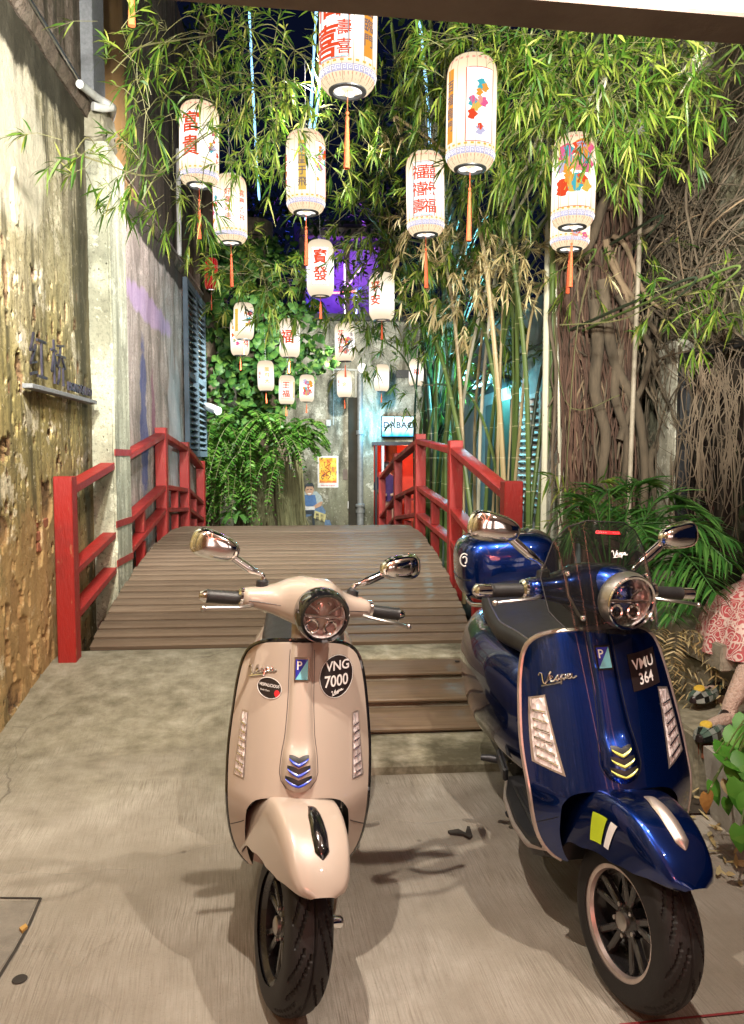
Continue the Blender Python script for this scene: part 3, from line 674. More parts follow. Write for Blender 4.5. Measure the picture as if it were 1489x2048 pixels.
    for sg in (-1, 1):
        g = MB(S); g.lathe([(.010, .176), (.025, .180), (.027, .195), (.018, .200)], 20, o=(0, hy - .02, hz - .003), ax=(sg, 0, 0)); g.build('switch_collar', M_['chrome'], root)
        g = MB(S); prof = [(.0185, .196)]
        for i in range(22): prof.append((.0180 + (.0014 if i % 2 else 0), .200 + .0038 * i))
        prof.append((.020, .285)); prof.append((.0, .285)); g.lathe(prof, 20, o=(0, hy - .02, hz - .003), ax=(sg, 0, -.02)); gr = g.build('grip', M_['vinyl'], root)
        g = MB(S); L = .303 if kind == 'sport' else .330
        g.lathe([(.0155, .278), (.0185, .286), (.0185 if kind != 'sport' else .015, L - .008), (.010, L), (0, L + .002)], 20, o=(0, hy - .02, hz - .003), ax=(sg, 0, -.02)); g.build('bar_end', M_['chrome'], gr)
        g = MB(S)
        pts = smoothpath([(sg*.165, hy - .055, hz - .016), (sg*.195, hy - .085, hz - .018), (sg*.24, hy - .092, hz - .022), (sg*.278, hy - .084, hz - .028), (sg*.298, hy - .082, hz - .032)], 5)
        g.tube(pts, [.008] * 4 + [.0065] * (len(pts) - 6) + [.006, .006], 10, flat=.75); g.ball(pts[-1], .0085, 10, 8); g.build('brake_lever', M_['satin_metal'], root)
        mz = 1.115 + P.get('mz', 0); mx = .278
        s0 = Vector((sg*.135, hy - .012, hz + .030)); m0 = Vector((sg*(mx - .045), hy + .005, mz - .022))
        g = MB(S); g.tube([s0 - Vector((0, 0, .012)), s0 + Vector((0, 0, .018)), s0 + Vector((sg*.002, 0, .022))], [.0175, .017, .011], 14); boot = g.build('mirror_boot', M_['black_plastic'], root)
        g = MB(S); pts = smoothpath([s0 + Vector((0, 0, .015)), s0 + Vector((sg*.004, 0, .035)), s0.lerp(m0, .45) + Vector((-sg*.004, 0, .012)), m0], 5); k_ = len(pts)
        g.tube(pts, [.0068 if i < k_ * .45 else .0068 + .0062 * min(1, (i - k_*.45) / (k_*.15)) for i in range(k_)], 12); g.build('mirror_stem', M_['chrome'], boot)
        # mirror head: a rounded tapering shell, glass on the rider's side
        hd = MB(S); mc = Vector((sg*mx, hy + .0, mz)); ux = Vector((sg*.94, .12, .18)).normalized(); uz = Vector((-sg*.18, 0, .97)).normalized(); uy = uz.cross(ux).normalized() * (1 if sg > 0 else -1)
        if uy.y > 0: uy = -uy
        rings = []
        for i in range(13):
            t = i / 12; d = -.004 + .038 * math.sin(t * math.pi / 2); k2 = math.cos(t * math.pi / 2) ** .55
            ring = []
            for j in range(28):
                a = 2 * math.pi * j / 28; ca, sa = math.cos(a), math.sin(a); e = .72
                px_ = .068 * math.copysign(abs(ca) ** e, ca); pz_ = .040 * math.copysign(abs(sa) ** e, sa) * (1 + .22 * ca)
                ring.append(mc + ux * (px_ * max(.02, k2) - .010 * t) + uz * (pz_ * max(.02, k2) + .006 * t) + uy * d)
            rings.append(ring)
        hd.loft(rings); head = hd.build('mirror_head', M_['chrome'], boot, angle=50, weld=True)
        hd = MB(S); hd.add([p + uy * -.001 for p in rings[0]], [tuple(range(28))]); hd.build('mirror_glass', M_['black_gloss'], head, smooth=False)
    S = S0
    b = MB(S); b.ball((-.115, hy - .02 - .046, hz + .006), .006, 10, 6); b.build('button', M_['black_plastic'], headset)
    for sg in (-1, 1):      # panel gaps beside the horn cover and across the lower shield
        pg = MB(); pg.tube([Vector((sg * (hermite(tie_w, z) * (1.05 if kind == 'gts' else 1) + .004), surf(hermite(tie_w, z) + .004, z) - .0004, z)) for z in [.535 + .0175 * i for i in range(20)]], .0009, 5); pg.build('panel_gap', M_['black_plastic'], sh)
        pg = MB(); pg.tube([on(sg * x * sw, .43 - (x - .14) * .9, .0002) for x in [.143 + .04 * i / 8 for i in range(9)]], .0013, 5); pg.build('panel_gap', M_['black_plastic'], sh)
    bh = MB(); bh.tube(smoothpath([S @ Vector((.06, .22, .62)), S @ Vector((.09, .15, .50)), S @ Vector((.10, .09, .35)), S @ Vector((.065, .06, .22))], 6), .005, 8); bh.build('brake_hose', M_['black_plastic'], root)
    # ---------- rear body
    def sup(y, zc, hw, hu, hd_, e=.72, n=32):
        r = []
        for j in range(n):
            a = 2 * math.pi * j / n; ca, sa = math.cos(a), math.sin(a)
            r.append(Vector((hw * math.copysign(abs(ca) ** e, ca), y, zc + (hu if sa > 0 else hd_) * math.copysign(abs(sa) ** e, sa))))
        return r
    q = 1.12 if kind == 'gts' else 1.0
    body = [(.60, .44, .10, .16, .16), (.64, .45, .135, .20, .18), (.74, .47, .165*q, .23, .20), (.90, .49, .205*q, .24, .22), (1.08, .50, .225*q, .25, .23), (1.25, .51, .220*q, .24, .21), (1.42, .53, .185*q, .21, .17), (1.55, .55, .125, .165, .12), (1.62, .56, .06, .10, .07)]
    ts = [[(b_[0], b_[i]) for b_ in body] for i in range(1, 5)]
    bm_ = MB(); bm_.loft([sup(y, *(hermite(t, y) for t in ts)) for y in [.60 + 1.02 * i / 40 for i in range(41)]]); cowl = bm_.build('rear_cowl', paint, root, angle=70, weld=True)
    seat = [(.56, .735, .065, .025, .03), (.60, .742, .105, .038, .05), (.72, .745, .130, .045, .06), (.90, .750, .150*q, .050, .07), (1.05, .768, .150*q, .058, .08), (1.15, .790, .145*q, .062, .09), (1.30, .796, .130, .055, .09), (1.40, .79, .095, .035, .07), (1.44, .785, .05, .016, .05)]
    ts2 = [[(b_[0], b_[i]) for b_ in seat] for i in range(1, 5)]
    bm_ = MB(); bm_.loft([sup(y, *(hermite(t, y) for t in ts2), e=.8) for y in [.56 + .88 * i / 36 for i in range(37)]]); so = bm_.build('seat', M_['vinyl'], root, angle=70, weld=True)
    if kind == 'gts':
        for sg in (-1, 1):
            pl = MB(); pl.tube([Vector((sg * hermite(ts2[1], y) * .86, y, hermite(ts2[0], y) + hermite(ts2[2], y) * .62)) for y in [.62 + .7 * i / 20 for i in range(21)]], .003, 6); pl.build('seat_piping', M_['satin_metal'], so)
    fl = MB()
    def floor_r(y):
        w_ = np.interp(y, [.20, .30, .45, .62, .75], [.15, .175, .185, .18, .15]) * sw; zt = np.interp(y, [.20, .32, .45, .75], [.33, .27, .262, .27])
        return [Vector((x, y, z)) for x, z in ((-w_, zt), (w_, zt), (w_ + .008, zt - .02), (w_ - .01, zt - .055), (w_ * .6, zt - .075), (-w_ * .6, zt - .075), (-w_ + .01, zt - .055), (-w_ - .008, zt - .02))]
    fl.loft([floor_r(.24 + .50 * i / 14) for i in range(15)]); flo = fl.build('floorboard', M_['black_plastic'] if kind == 'gts' else paint, root, angle=40, weld=True)
    for sg in (-1, 1):
        for i in range(5):
            rb = MB(); x = sg * (.06 + .022 * i) * sw; rb.bar((x, .36, .268), (x, .66, .268), .010, .008, bev=.002); rb.build('floor_rib', M_['vinyl'], flo)
        sk = MB(); sk.tube([Vector((sg * (np.interp(y, [.20, .30, .45, .62, .75], [.13, .175, .187, .18, .15]) * sw + .004), y, np.interp(y, [.20, .32, .45, .75], [.29, .25, .244, .255]))) for y in [.2 + .55 * i / 16 for i in range(17)]], .009, 8); sk.build('floor_edge_trim', M_['black_gloss'] if kind == 'sport' else M_['rose_metal'], flo)
        pg = MB(); pg.tube([(sg * .17, .80, .30), (sg * .225, .80, .315), (sg*.25, .81, .315)], [.014, .013, .010], 10); pg.build('foot_peg', M_['dark_steel'], root)
    tn = MB(); tn.loft([sup(y, .30, .05, .05, .05) for y in (.30, .45, .62)]); tn.build('tunnel', M_['black_plastic'], flo)
    sd = MB(); sd.tube([(.10, .72, .24), (.16, .80, .10), (.20, .86, .012), (.225, .87, .010)], [.013, .011, .010, .012], 10); sd.build('side_stand', M_['dark_steel'], root)
    for sg in (-1, 1):
        sd = MB(); sd.tube([(sg*.07, .78, .22), (sg*.13, .86, .09), (sg*.16, .87, .07)], .012, 10); sd.build('stand_leg', M_['dark_steel'], root)
    wheel(Matrix.Translation((0, 1.34, 0)), False)
    en = MB(); en.box((-.10, 1.22, .27), (.10, .42, .16), None, .03); en.tube([(.13, 1.05, .24), (.14, 1.3, .25), (.145, 1.52, .28)], [.03, .055, .05], 14); en.build('engine', M_['dark_steel'], root)
    tl = MB(); tl.box((0, 1.605, .58), (.10, .05, .07), None, .012); tl.build('tail_light', M_['amber_red'], root)
    gr = MB(); gr.tube(smoothpath([(-.125, 1.14, .79), (-.165*q, 1.25, .775), (-.15*q, 1.42, .79), (0, 1.52, .80), (.15*q, 1.42, .79), (.165*q, 1.25, .775), (.125, 1.14, .79)], 5), .010, 10); gr.build('grab_rail', M_['chrome'], root)
    return dict(S=S, hz=hz, hy=hy, sup=sup, script=script, surf=surf, sh=sh)

G_SC = 'parked scooters'
sc1 = thing('scooter', 'cream beige scooter with black headlight ring and round black VNG 7000 sticker', 'scooter', (-.058, 2.05, 0), G_SC, local=True)
sc1.scale = (1.07,) * 3; sc1.rotation_euler = (0, R(2.0), R(0))
scooter(sc1, dict(paint=M_['beige'], sw=1.0, kind='sport', steer=17, bw=1.02))
sc2 = thing('scooter', 'metallic blue scooter with smoked windscreen, top box and black VMU 364 sticker', 'scooter', (.915, 1.985, 0), G_SC, local=True)
sc2.scale = (1.11,) * 3; sc2.rotation_euler = (0, R(-3.8), R(-3))
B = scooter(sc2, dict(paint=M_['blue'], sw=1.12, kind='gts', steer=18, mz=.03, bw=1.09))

def blue_extras():
    S, hz, hy, sup = B['S'], B['hz'], B['hy'], B['sup']
    # windscreen: curved smoked sheet on four chrome studs, turning with the bars
    def scr(u, v, off=0.0):
        w_ = np.interp(v, [0, .12, .45, .8, .93, 1.0], [.140, .172, .180, .142, .108, .060])
        x = u * w_
        return Vector((x, hy - .20 + .12 * v + .075 * (x / .16) ** 2 + off, hz - .09 * (1 - v) + .195 * v))
    ws = MB(S); ws.grid(lambda v, u: scr(u, v), 26, 20, 0, 1, -1, 1); w = ws.build('windscreen', M_['smoke'], sc2, angle=70)
    eg = MB(S); eg.tube([scr(-1, t / 14) for t in range(15)] + [scr(u / 4, 1) for u in range(-3, 4)] + [scr(1, 1 - t / 14) for t in range(15)], .0016, 6); eg.build('screen_edge', M_['black_plastic'], w)
    st = MB(S); st.grid(lambda u, v: scr(u, v, -.002), 6, 2, -.36, .30, .885, .915); stk = st.build('red_sticker', M_['amber_red'], w)
    tv, tf = text_mesh('VISOR', .008, .01, 0); 
    sc_ = MB(S)
    for s_ in (-.22, .18):
        sc_.add([scr((s_ * .12 + x) / .13, .90, -.0032) + Vector((0, 0, y)) for x, y in text_mesh('- - - -', .012, .01)[0]], text_mesh('- - - -', .012, .01)[1])
    sc_.build('sticker_print', M_['white_print'], stk, smooth=False)
    B['script'](.02, .0, .05, .003, M_['white_print'], w, .0013, .05, fn=lambda x, z, off: S @ (scr((x) / .15, .70 + z / .30, -.003)))
    for u, v in ((-.72, .50), (.72, .50), (-.62, .12), (.62, .12)):
        k = MB(S); p = scr(u, v); k.ball(p + Vector((0, -.006, 0)), .0085, 12, 8); k.build('screen_stud', M_['chrome'], w)
    for sg in (-1, 1):
        k = MB(S); k.tube([scr(sg*.72, .50, .006), scr(sg*.70, .3, .012), scr(sg*.62, .12, .010)], .0045, 8); k.build('screen_strut', M_['satin_metal'], w)
        k = MB(S); k.tube([scr(sg*.62, .12, .010), Vector((sg*.10, hy - .02, hz - .03))], .006, 8); k.build('screen_bracket', M_['dark_steel'], w)
    # top box behind the seat
    bx = [(1.30, .875, .13, .10, .085), (1.325, .875, .185, .145, .105), (1.36, .875, .205, .165, .115), (1.45, .875, .215, .175, .12), (1.58, .875, .21, .168, .115), (1.66, 0.875, .19, .15, .105), (1.70, 0.875, .13, .11, .08)]
    tsb = [[(b_[0], b_[i]) for b_ in bx] for i in range(1, 5)]
    t = MB(); t.loft([sup(y, *(hermite(q, y) for q in tsb), e=.55, n=44) for y in [1.30 + .40 * i / 30 for i in range(31)]]); box = t.build('top_box', M_['blue'], sc2, angle=70, weld=True)
    t = MB(); 
    def pad(u, v, off):
        hw = .125 * (1 - .12 * v) ; x = u * hw
        return Vector((x, 1.325 + .006 + .035 * v ** 3 - off + .04 * abs(u) ** 4, (.86) + .165 * v))
    t.grid(lambda u, v: pad(u, v, .022), 14, 12, -1, 1, 0, 1); t.build('backrest_pad', M_['vinyl'], box)
    t = MB(); ol = [(-1, 0), (-1, .3), (-1, .6), (-.98, .85), (-.9, 1.0), (-.6, 1.06), (0, 1.07), (.6, 1.06), (.9, 1.0), (.98, .85), (1, .6), (1, .3), (1, 0)]
    t.tube(smoothpath([pad(u, v, .024) for u, v in ol], 4), .0045, 8); t.build('pad_piping', M_['satin_metal'], box)
    for zz in (.83, .81):
        t = MB(); t.tube([Vector((x, 1.302 + .8 * x * x * 1.6, zz)) for x in [-.12 + .24 * i / 12 for i in range(13)]], .003, 6); t.build('box_trim', M_['satin_metal'], box)
    t = MB(); t.loft([sup(y, .86, hermite(tsb[1], y) + .003, .006, .006, e=.5, n=44) for y in [1.32 + .36 * i / 14 for i in range(15)]]); t.build('lid_seam', M_['black_plastic'], box)
    t = MB(); ri = .017
    t.tube([Vector((-.195 + .018*math.cos(a), 1.335, .945 + .026*math.sin(a))) for a in [2*math.pi*i/20 for i in range(21)]], .003, 6); t.tube([Vector((-.195 + .009*math.cos(a), 1.33, .945 + .014*math.sin(a))) for a in [-1.5 + 4*i/12 for i in range(13)]], .0035, 6); t.build('box_emblem', M_['white_print'], box)
    r = MB(); r.tube([(-.10, 1.2, .80), (-.10, 1.4, .755), (-.10, 1.6, .755)], .010, 8); r.tube([(.10, 1.2, .80), (.10, 1.4, .755), (.10, 1.6, .755)], .010, 8); r.box((0, 1.48, .758), (.24, .22, .012), None, .003); r.build('luggage_rack', M_['chrome'], sc2)
    # footrest panel on the body side
    for sg in (-1, 1):
        k = MB(); k.box((sg*.196, .70, .33), (.018, .12, .05), Matrix.Rotation(.25, 3, 'X'), .006); k.build('passenger_peg', M_['dark_steel'], sc2)
blue_extras()
# ------------------------------------------------------------------ red timber bridge
br = thing('bridge', 'arched timber bridge with red railings and brown plank deck', 'bridge', (-.15, 9, 0))
XL, XR = -1.50, 1.17
pitch = .1215; y = 5.30; n = 0
pm = MB().box((0, 0, 0), (XR - XL, pitch - .021, .035), None, .004); first = None
while y < 13.2:
    z = deckz(y + pitch / 2); sl = -.098 * (y + pitch / 2 - 8.5)
    M = Matrix.Translation(((XL + XR) / 2 + random.uniform(-.012, .012), y + pitch / 2, z - .018 + random.uniform(-.002, .002))) @ Matrix.Rotation(math.atan(sl), 4, 'X') @ Matrix.Rotation(random.uniform(-.002, .002), 4, 'Z')
    if first is None:
        first = pm.build('plank', M_['deck_wood'], br); first.matrix_parent_inverse = Matrix.Translation(-br.location); first.matrix_basis = M
    else:
        o = first.copy(); COL.objects.link(o); o.parent = br; o.matrix_parent_inverse = Matrix.Translation(-br.location); o.matrix_basis = M
    y += pitch; n += 1
for x in (XL + .06, -.2, XR - .06):
    b = MB(); ys = [5.32 + i * .4 for i in range(20)]
    b.loft([[Vector((x - .05, yy, deckz(yy) - .045)), Vector((x + .05, yy, deckz(yy) - .045)), Vector((x + .05, yy, deckz(yy) - .25)), Vector((x - .05, yy, deckz(yy) - .25))] for yy in ys]); b.build('stringer', M_['dark_steel'], br)
def rail_side(X, posts, tops, mids, lows, skip=()):
    for i, (yy, t) in enumerate(zip(posts, tops)):
        z0 = max(-.25, (deckz(yy) if yy > 5.3 else .17) - (.0 if yy < 5.3 else .25)); b = MB()
        b.box((X, yy, (z0 + t) / 2), (.115, .115, t - z0), None, .005); b.build('post', M_['red_paint'], br)
    for nm, zz, wd, th in (('top_rail', [t - .085 for t in tops], .105, .055), ('middle_rail', mids, .10, .05), ('lower_rail', lows, .10, .05)):
        for i in range(len(posts) - 1):
            a = Vector((X, posts[i] + .0565, zz[i])); c = Vector((X, posts[i+1] - .0565, zz[i+1]))
            b = MB(); b.bar(a, c, wd, th, bev=.004); b.build(nm, M_['red_paint'], br)
    for i in range(len(posts) - 1):
        k = 2 if posts[i+1] - posts[i] > 2.5 else 1
        for q in range(k):
            t = (q + 1) / (k + 1); yy = posts[i] + (posts[i+1] - posts[i]) * t
            zm, zl = mids[i] + (mids[i+1] - mids[i]) * t, lows[i] + (lows[i+1] - lows[i]) * t
            b = MB(); b.box((X, yy, (zm + zl) / 2), (.08, .07, zm - zl - .055)); b.build('baluster', M_['red_paint'], br)
            zd = deckz(yy) - .2
            if zl - zd > .08: b = MB(); b.box((X, yy, (zl + zd) / 2 - .026), (.08, .07, zl - zd - .055)); b.build('baluster', M_['red_paint'], br)
rail_side(-1.56, [5.06, 8.3, 9.8, 11.2], [1.385, 1.82, 1.70, 1.46], [.765, 1.19, 1.10, .86], [.475, .95, .86, .62])
rail_side(1.235, [4.65, 6.5, 8.6, 10.8, 13.2], [1.36, 1.65, 1.77, 1.57, 1.26], [.79, 1.05, 1.17, .95, .50], [.52, .78, .86, .66, .16])
# ------------------------------------------------------------------ the old building on the left
def plaster(name, low, mid, high, stain=.5, seed=0.0, extra=None, pits=True):
    k = NM(name); v = k.co(loc=(seed, seed * .7, 0)); vs = k.co((1, 2.6, .32), loc=(seed, 0, 0)); vs2 = k.co((1, 9, .5), loc=(0, seed, 0))
    sep = k.n('SeparateXYZ', {0: k.n('TexCoord').outputs['Object']}); z = sep.outputs[2]; y = sep.outputs[1]
    big = k.noise(v, 1.1, 6, .6); med = k.noise(v, 5, 6, .65); fin = k.noise(v, 42, 5, .65); grit = k.noise(v, 160, 3, .6)
    drip = k.noise(vs, 2.2, 6, .62, .3); drip2 = k.noise(vs2, 1.6, 5, .6)
    zz = k.math('ADD', k.math('DIVIDE', z, 4.4), k.math('MULTIPLY', k.math('SUBTRACT', big, .5), .55))
    base = k.ramp(zz, [(.10, low), (.42, mid), (.80, high)])
    col = k.mix(k.ramp(med, [(.3, .55), (.6, 0.0)]), base, tuple(c * .55 for c in mid))
    col = k.mix(k.ramp(k.noise(v, 3.1, 8, .7), [(.56, 0.0), (.60, .75)]), col, tuple(min(1, c * 1.35 + .05) for c in high))
    col = k.mix(k.math('MULTIPLY', k.ramp(drip, [(.45, 0.0), (.58, 1.0)]), stain), col, (.045, .040, .022))
    col = k.mix(k.math('MULTIPLY', k.ramp(drip2, [(.55, 0.0), (.72, 1.0)]), stain * .8), col, (.03, .028, .018))
    col = k.mix(k.ramp(fin, [(.34, .75), (.48, 0.0)]), col, tuple(c * .32 for c in mid)); col = k.mix(k.ramp(grit, [(.30, .55), (.42, 0.0)]), col, tuple(c * .3 for c in mid)); col = k.mix(k.ramp(k.noise(v, 17, 5, .7), [(.60, 0.0), (.66, .5)]), col, tuple(min(1, c * 1.25 + .05) for c in high))
    if pits:
        at = k.n('Attribute', attribute_name='pit').outputs['Fac']
        col = k.mix(k.math('MULTIPLY', k.ramp(at, [(.2, 0.0), (.55, 1.0)]), .85), col, k.mix(k.ramp(fin, [(.4, 0.0), (.6, 1.0)]), (.05, .022, .012), (.20, .11, .055)))
    vo = k.n('TexVoronoi', {'Vector': k.co((1, 1, .6)), 'Scale': 26.0}).outputs['Distance']
    pm = k.ramp(vo, [(.05, 1.0), (.16, 0.0)])
    pm = k.math('MULTIPLY', pm, k.ramp(k.noise(v, 2.3, 3), [(.45, 0.0), (.6, 1.0)]))
    col = k.mix(k.math('MULTIPLY', pm, .8), col, (.05, .035, .018))
    if extra: col = extra(k, col, y, z, med, drip)
    h = k.math('SUBTRACT', k.math('ADD', k.math('MULTIPLY', med, .9), k.math('ADD', k.math('MULTIPLY', fin, .5), k.math('MULTIPLY', grit, .22))), k.math('MULTIPLY', pm, 1.1))
    return k.out(k.bsdf(color=col, rough=.88, spec=.25, normal=k.bump(h, .9, .014)))
def blob(k, y, z, y0, z0, ry, rz, slope=0.0, noise=None, edge=.4):
    dy = k.math('DIVIDE', k.math('SUBTRACT', y, y0), ry); dz = k.math('DIVIDE', k.math('SUBTRACT', k.math('SUBTRACT', z, z0), k.math('MULTIPLY', k.math('SUBTRACT', y, y0), slope)), rz)
    r = k.math('ADD', k.math('MULTIPLY', dy, dy), k.math('MULTIPLY', dz, dz))
    if noise is not None: r = k.math('ADD', r, k.math('MULTIPLY', k.math('SUBTRACT', noise, .5), 2.2))
    return k.ramp(r, [(1 - edge, 1.0), (1.0, 0.0)])
def near_extra(k, col, y, z, med, drip):
    col = k.mix(k.math('MULTIPLY', blob(k, y, z, 4.5, 3.35, .75, .55, 0, drip), .75), col, (.60, .54, .42))
    col = k.mix(k.math('MULTIPLY', blob(k, y, z, 3.9, 2.9, .30, 1.3, 0, drip), .7), col, (.50, .58, .60))  # cool lamplight at the near end painted into the plaster
    col = k.mix(k.math('MULTIPLY', blob(k, y, z, 5.0, .55, .9, .75, 0, med), .6), col, (.46, .28, .12))
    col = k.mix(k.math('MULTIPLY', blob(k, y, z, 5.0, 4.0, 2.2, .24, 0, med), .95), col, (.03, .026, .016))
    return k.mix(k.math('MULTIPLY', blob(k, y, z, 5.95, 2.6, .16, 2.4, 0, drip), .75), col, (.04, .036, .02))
def far_extra(k, col, y, z, med, drip):
    col = k.mix(k.math('MULTIPLY', blob(k, y, z, 7.85, 1.85, .20, .85, 0, med), .7), col, (.05, .08, .26))
    col = k.mix(k.math('MULTIPLY', blob(k, y, z, 8.3, 1.9, .10, .6, 0, med), .6), col, (.25, .08, .16))
    col = k.mix(k.math('MULTIPLY', blob(k, y, z, 8.2, 3.02, 1.3, .16, -.02, drip), .6), col, (.50, .34, .62))
    col = k.mix(k.math('MULTIPLY', blob(k, y, z, 9.6, 1.9, .5, 1.0, 0, drip), .6), col, (.55, .56, .58))
    col = k.mix(k.math('MULTIPLY', blob(k, y, z, 6.9, .55, .35, .35, 0, med), .8), col, (.03, .028, .02))
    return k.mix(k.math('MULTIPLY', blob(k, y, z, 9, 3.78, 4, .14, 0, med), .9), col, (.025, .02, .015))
def up_extra(k, col, y, z, med, drip):
    col = k.mix(k.math('MULTIPLY', blob(k, y, z, 7.3, 4.9, .55, 1.2, 0, drip), .7), col, (.42, .24, .08))
    return col
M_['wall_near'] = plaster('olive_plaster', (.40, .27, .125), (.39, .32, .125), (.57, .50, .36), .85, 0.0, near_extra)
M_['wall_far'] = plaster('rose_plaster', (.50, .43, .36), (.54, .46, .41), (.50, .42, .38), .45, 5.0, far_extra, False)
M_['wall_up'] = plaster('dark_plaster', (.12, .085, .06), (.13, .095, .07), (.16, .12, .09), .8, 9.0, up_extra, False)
M_['pilaster'] = plaster('cream_plaster', (.50, .49, .36), (.56, .56, .42), (.60, .60, .46), .45, 3.0, None, False)
M_['pil_up'] = surf_mat('grey_render', (.17, .18, .19), (.26, .27, .28), 50, .9, bump=.6, bscale=160)
lb = thing('old_building', 'weathered old shophouse wall with pitted olive plaster along the left of the bridge', 'building', (-1.8, 7, 0))
WX = -1.66
def near_wall():
    ny, nz = 330, 480; y0, y1, z0, z1 = 3.3, 6.07, -.05, 4.10
    Y = np.linspace(y0, y1, ny); Z = np.linspace(z0, z1, nz); YY, ZZ = np.meshgrid(Y, Z, indexing='ij')
    D = (fbm2((ny, nz), (9, 14), 5, 3) - .5) * .013 + (fbm2((ny, nz), (40, 60), 3, 5) - .5) * .006; P = np.zeros_like(D); g = np.random.default_rng(11)
    pits = [(4.62, 2.02, .055, .085, 1), (4.66, 1.92, .03, .05, 1), (5.12, 1.66, .04, .05, 1), (5.28, 1.50, .03, .05, 1), (4.35, 1.55, .05, .07, 1), (4.45, 2.45, .04, .12, .5), (5.0, 1.2, .09, .17, .9), (4.85, .98, .06, .12, .9), (4.3, 1.1, .10, .10, .7), (4.45, .7, .07, .16, .6), (4.9, 2.62, .05, .05, 1), (5.35, 2.30, .05, .06, 1), (5.38, 2.24, .03, .06, 1), (4.25, 2.18, .06, .11, .8), (4.55, .45, .10, .12, .6), (4.4, .16, .1, .08, .7)]
    for _ in range(430):
        zc = g.uniform(.1, 2.7); yc = g.uniform(3.6, 6.0); s = g.uniform(.006, .022) * (1.6 if g.random() < .1 else 1); pits.append((yc, zc, s, s * g.uniform(1.1, 2.6), g.uniform(.4, 1)))
    for yc, zc, ry, rz_, dp in pits:
        i0, i1 = np.searchsorted(Y, [yc - 2*ry, yc + 2*ry]); j0, j1 = np.searchsorted(Z, [zc - 2*rz_, zc + 2*rz_])
        if i1 <= i0 or j1 <= j0: continue
        s = np.s_[i0:i1, j0:j1]; wob = fbm2((i1-i0, j1-j0), (4, 4), 4, int(yc*1000 + zc*77) % 9999) * 1.3 + .35
        r = np.sqrt(((YY[s]-yc)/ry)**2 + ((ZZ[s]-zc)/rz_)**2) / wob
        m = np.clip((1.05 - r) / .12, 0, 1); dep = min(.04, .6 * ry + .009) * dp
        dep *= .55 if zc < 1.3 and ry > .05 else 1; D[s] = np.minimum(D[s], D[s] * (1 - m) - dep * m) ; P[s] = np.maximum(P[s], m * (1 if ry > .02 else .7))
    # pale plaster lump and peeled skins that stand proud
    for yc, zc, ry, rz_ in ((4.62, 2.98, .045, .16), (5.42, 1.95, .02, .07), (4.75, .30, .07, .10)):
        r = ((YY-yc)/ry)**2 + ((ZZ-zc)/rz_)**2; D += np.where(r < 1, .014, 0)
    mb = MB(); mb.v = [(WX + float(D[i, j]), float(Y[i]), float(Z[j])) for i in range(ny) for j in range(nz)]
    mb.f = [(i*nz+j, (i+1)*nz+j, (i+1)*nz+j+1, i*nz+j+1) for i in range(ny-1) for j in range(nz-1)]; mb.mi = [0] * len(mb.f)
    o = mb.build('pitted_wall', M_['wall_near'], lb, angle=60)
    at = o.data.attributes.new('pit', 'FLOAT', 'POINT'); at.data.foreach_set('value', P.astype(np.float32).ravel())
near_wall()
b = MB(); b.grid(lambda u, v: Vector((WX, u, v)), 4, 4, -7, 3.3, -.05, 4.1); b.build('plain_wall', M_['wall_near'], lb)
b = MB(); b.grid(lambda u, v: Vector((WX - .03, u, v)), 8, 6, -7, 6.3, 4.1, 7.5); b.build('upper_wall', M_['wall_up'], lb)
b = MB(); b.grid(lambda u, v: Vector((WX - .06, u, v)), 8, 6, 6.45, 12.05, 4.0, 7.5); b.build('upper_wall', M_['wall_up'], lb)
b = MB(); b.grid(lambda u, v: Vector((WX + .02 + .012 * math.sin(u * 9 + v * 4) * math.sin(v * 7), u, v)), 60, 50, 6.62, 12.05, -.3, 4.0); b.build('rose_wall', M_['wall_far'], lb)
b = MB(); b.box((WX - .9, 12.05, 3.4), (1.84, .06, 8)); b.build('end_wall', M_['wall_up'], lb)
# pilaster, its broken cap and the square column above
def rough_box(c, s, n, amp, seed):
    g = np.random.default_rng(seed); bm = bmesh.new(); bmesh.ops.create_cube(bm, size=1); bmesh.ops.scale(bm, vec=s, verts=bm.verts)
    bmesh.ops.bevel(bm, geom=bm.edges[:], offset=min(s) * .06, segments=2, affect='EDGES'); bmesh.ops.subdivide_edges(bm, edges=[e for e in bm.edges if e.calc_length() > min(s) * .3], cuts=n, use_grid_fill=True)
    for v in bm.verts: v.co += Vector(g.uniform(-1, 1, 3)) * amp; v.co += Vector(c)
    bm.verts.index_update(); mb = MB().add([tuple(v.co) for v in bm.verts], [tuple(v.index for v in f.verts) for f in bm.faces]); bm.free(); return mb
rough_box((WX + .015, 6.36, 1.78), (.29, .52, 4.2), 6, .003, 4).build('pilaster', M_['pilaster'], lb, angle=50)
rough_box((WX + .00, 6.28, 4.02), (.27, .40, .26), 5, .016, 5).build('pilaster_cap', M_['mossy'], lb, angle=70)
b = MB(); b.box((WX - .04, 6.30, 5.85), (.20, .34, 3.3), None, .006); b.build('upper_column', M_['pil_up'], lb)
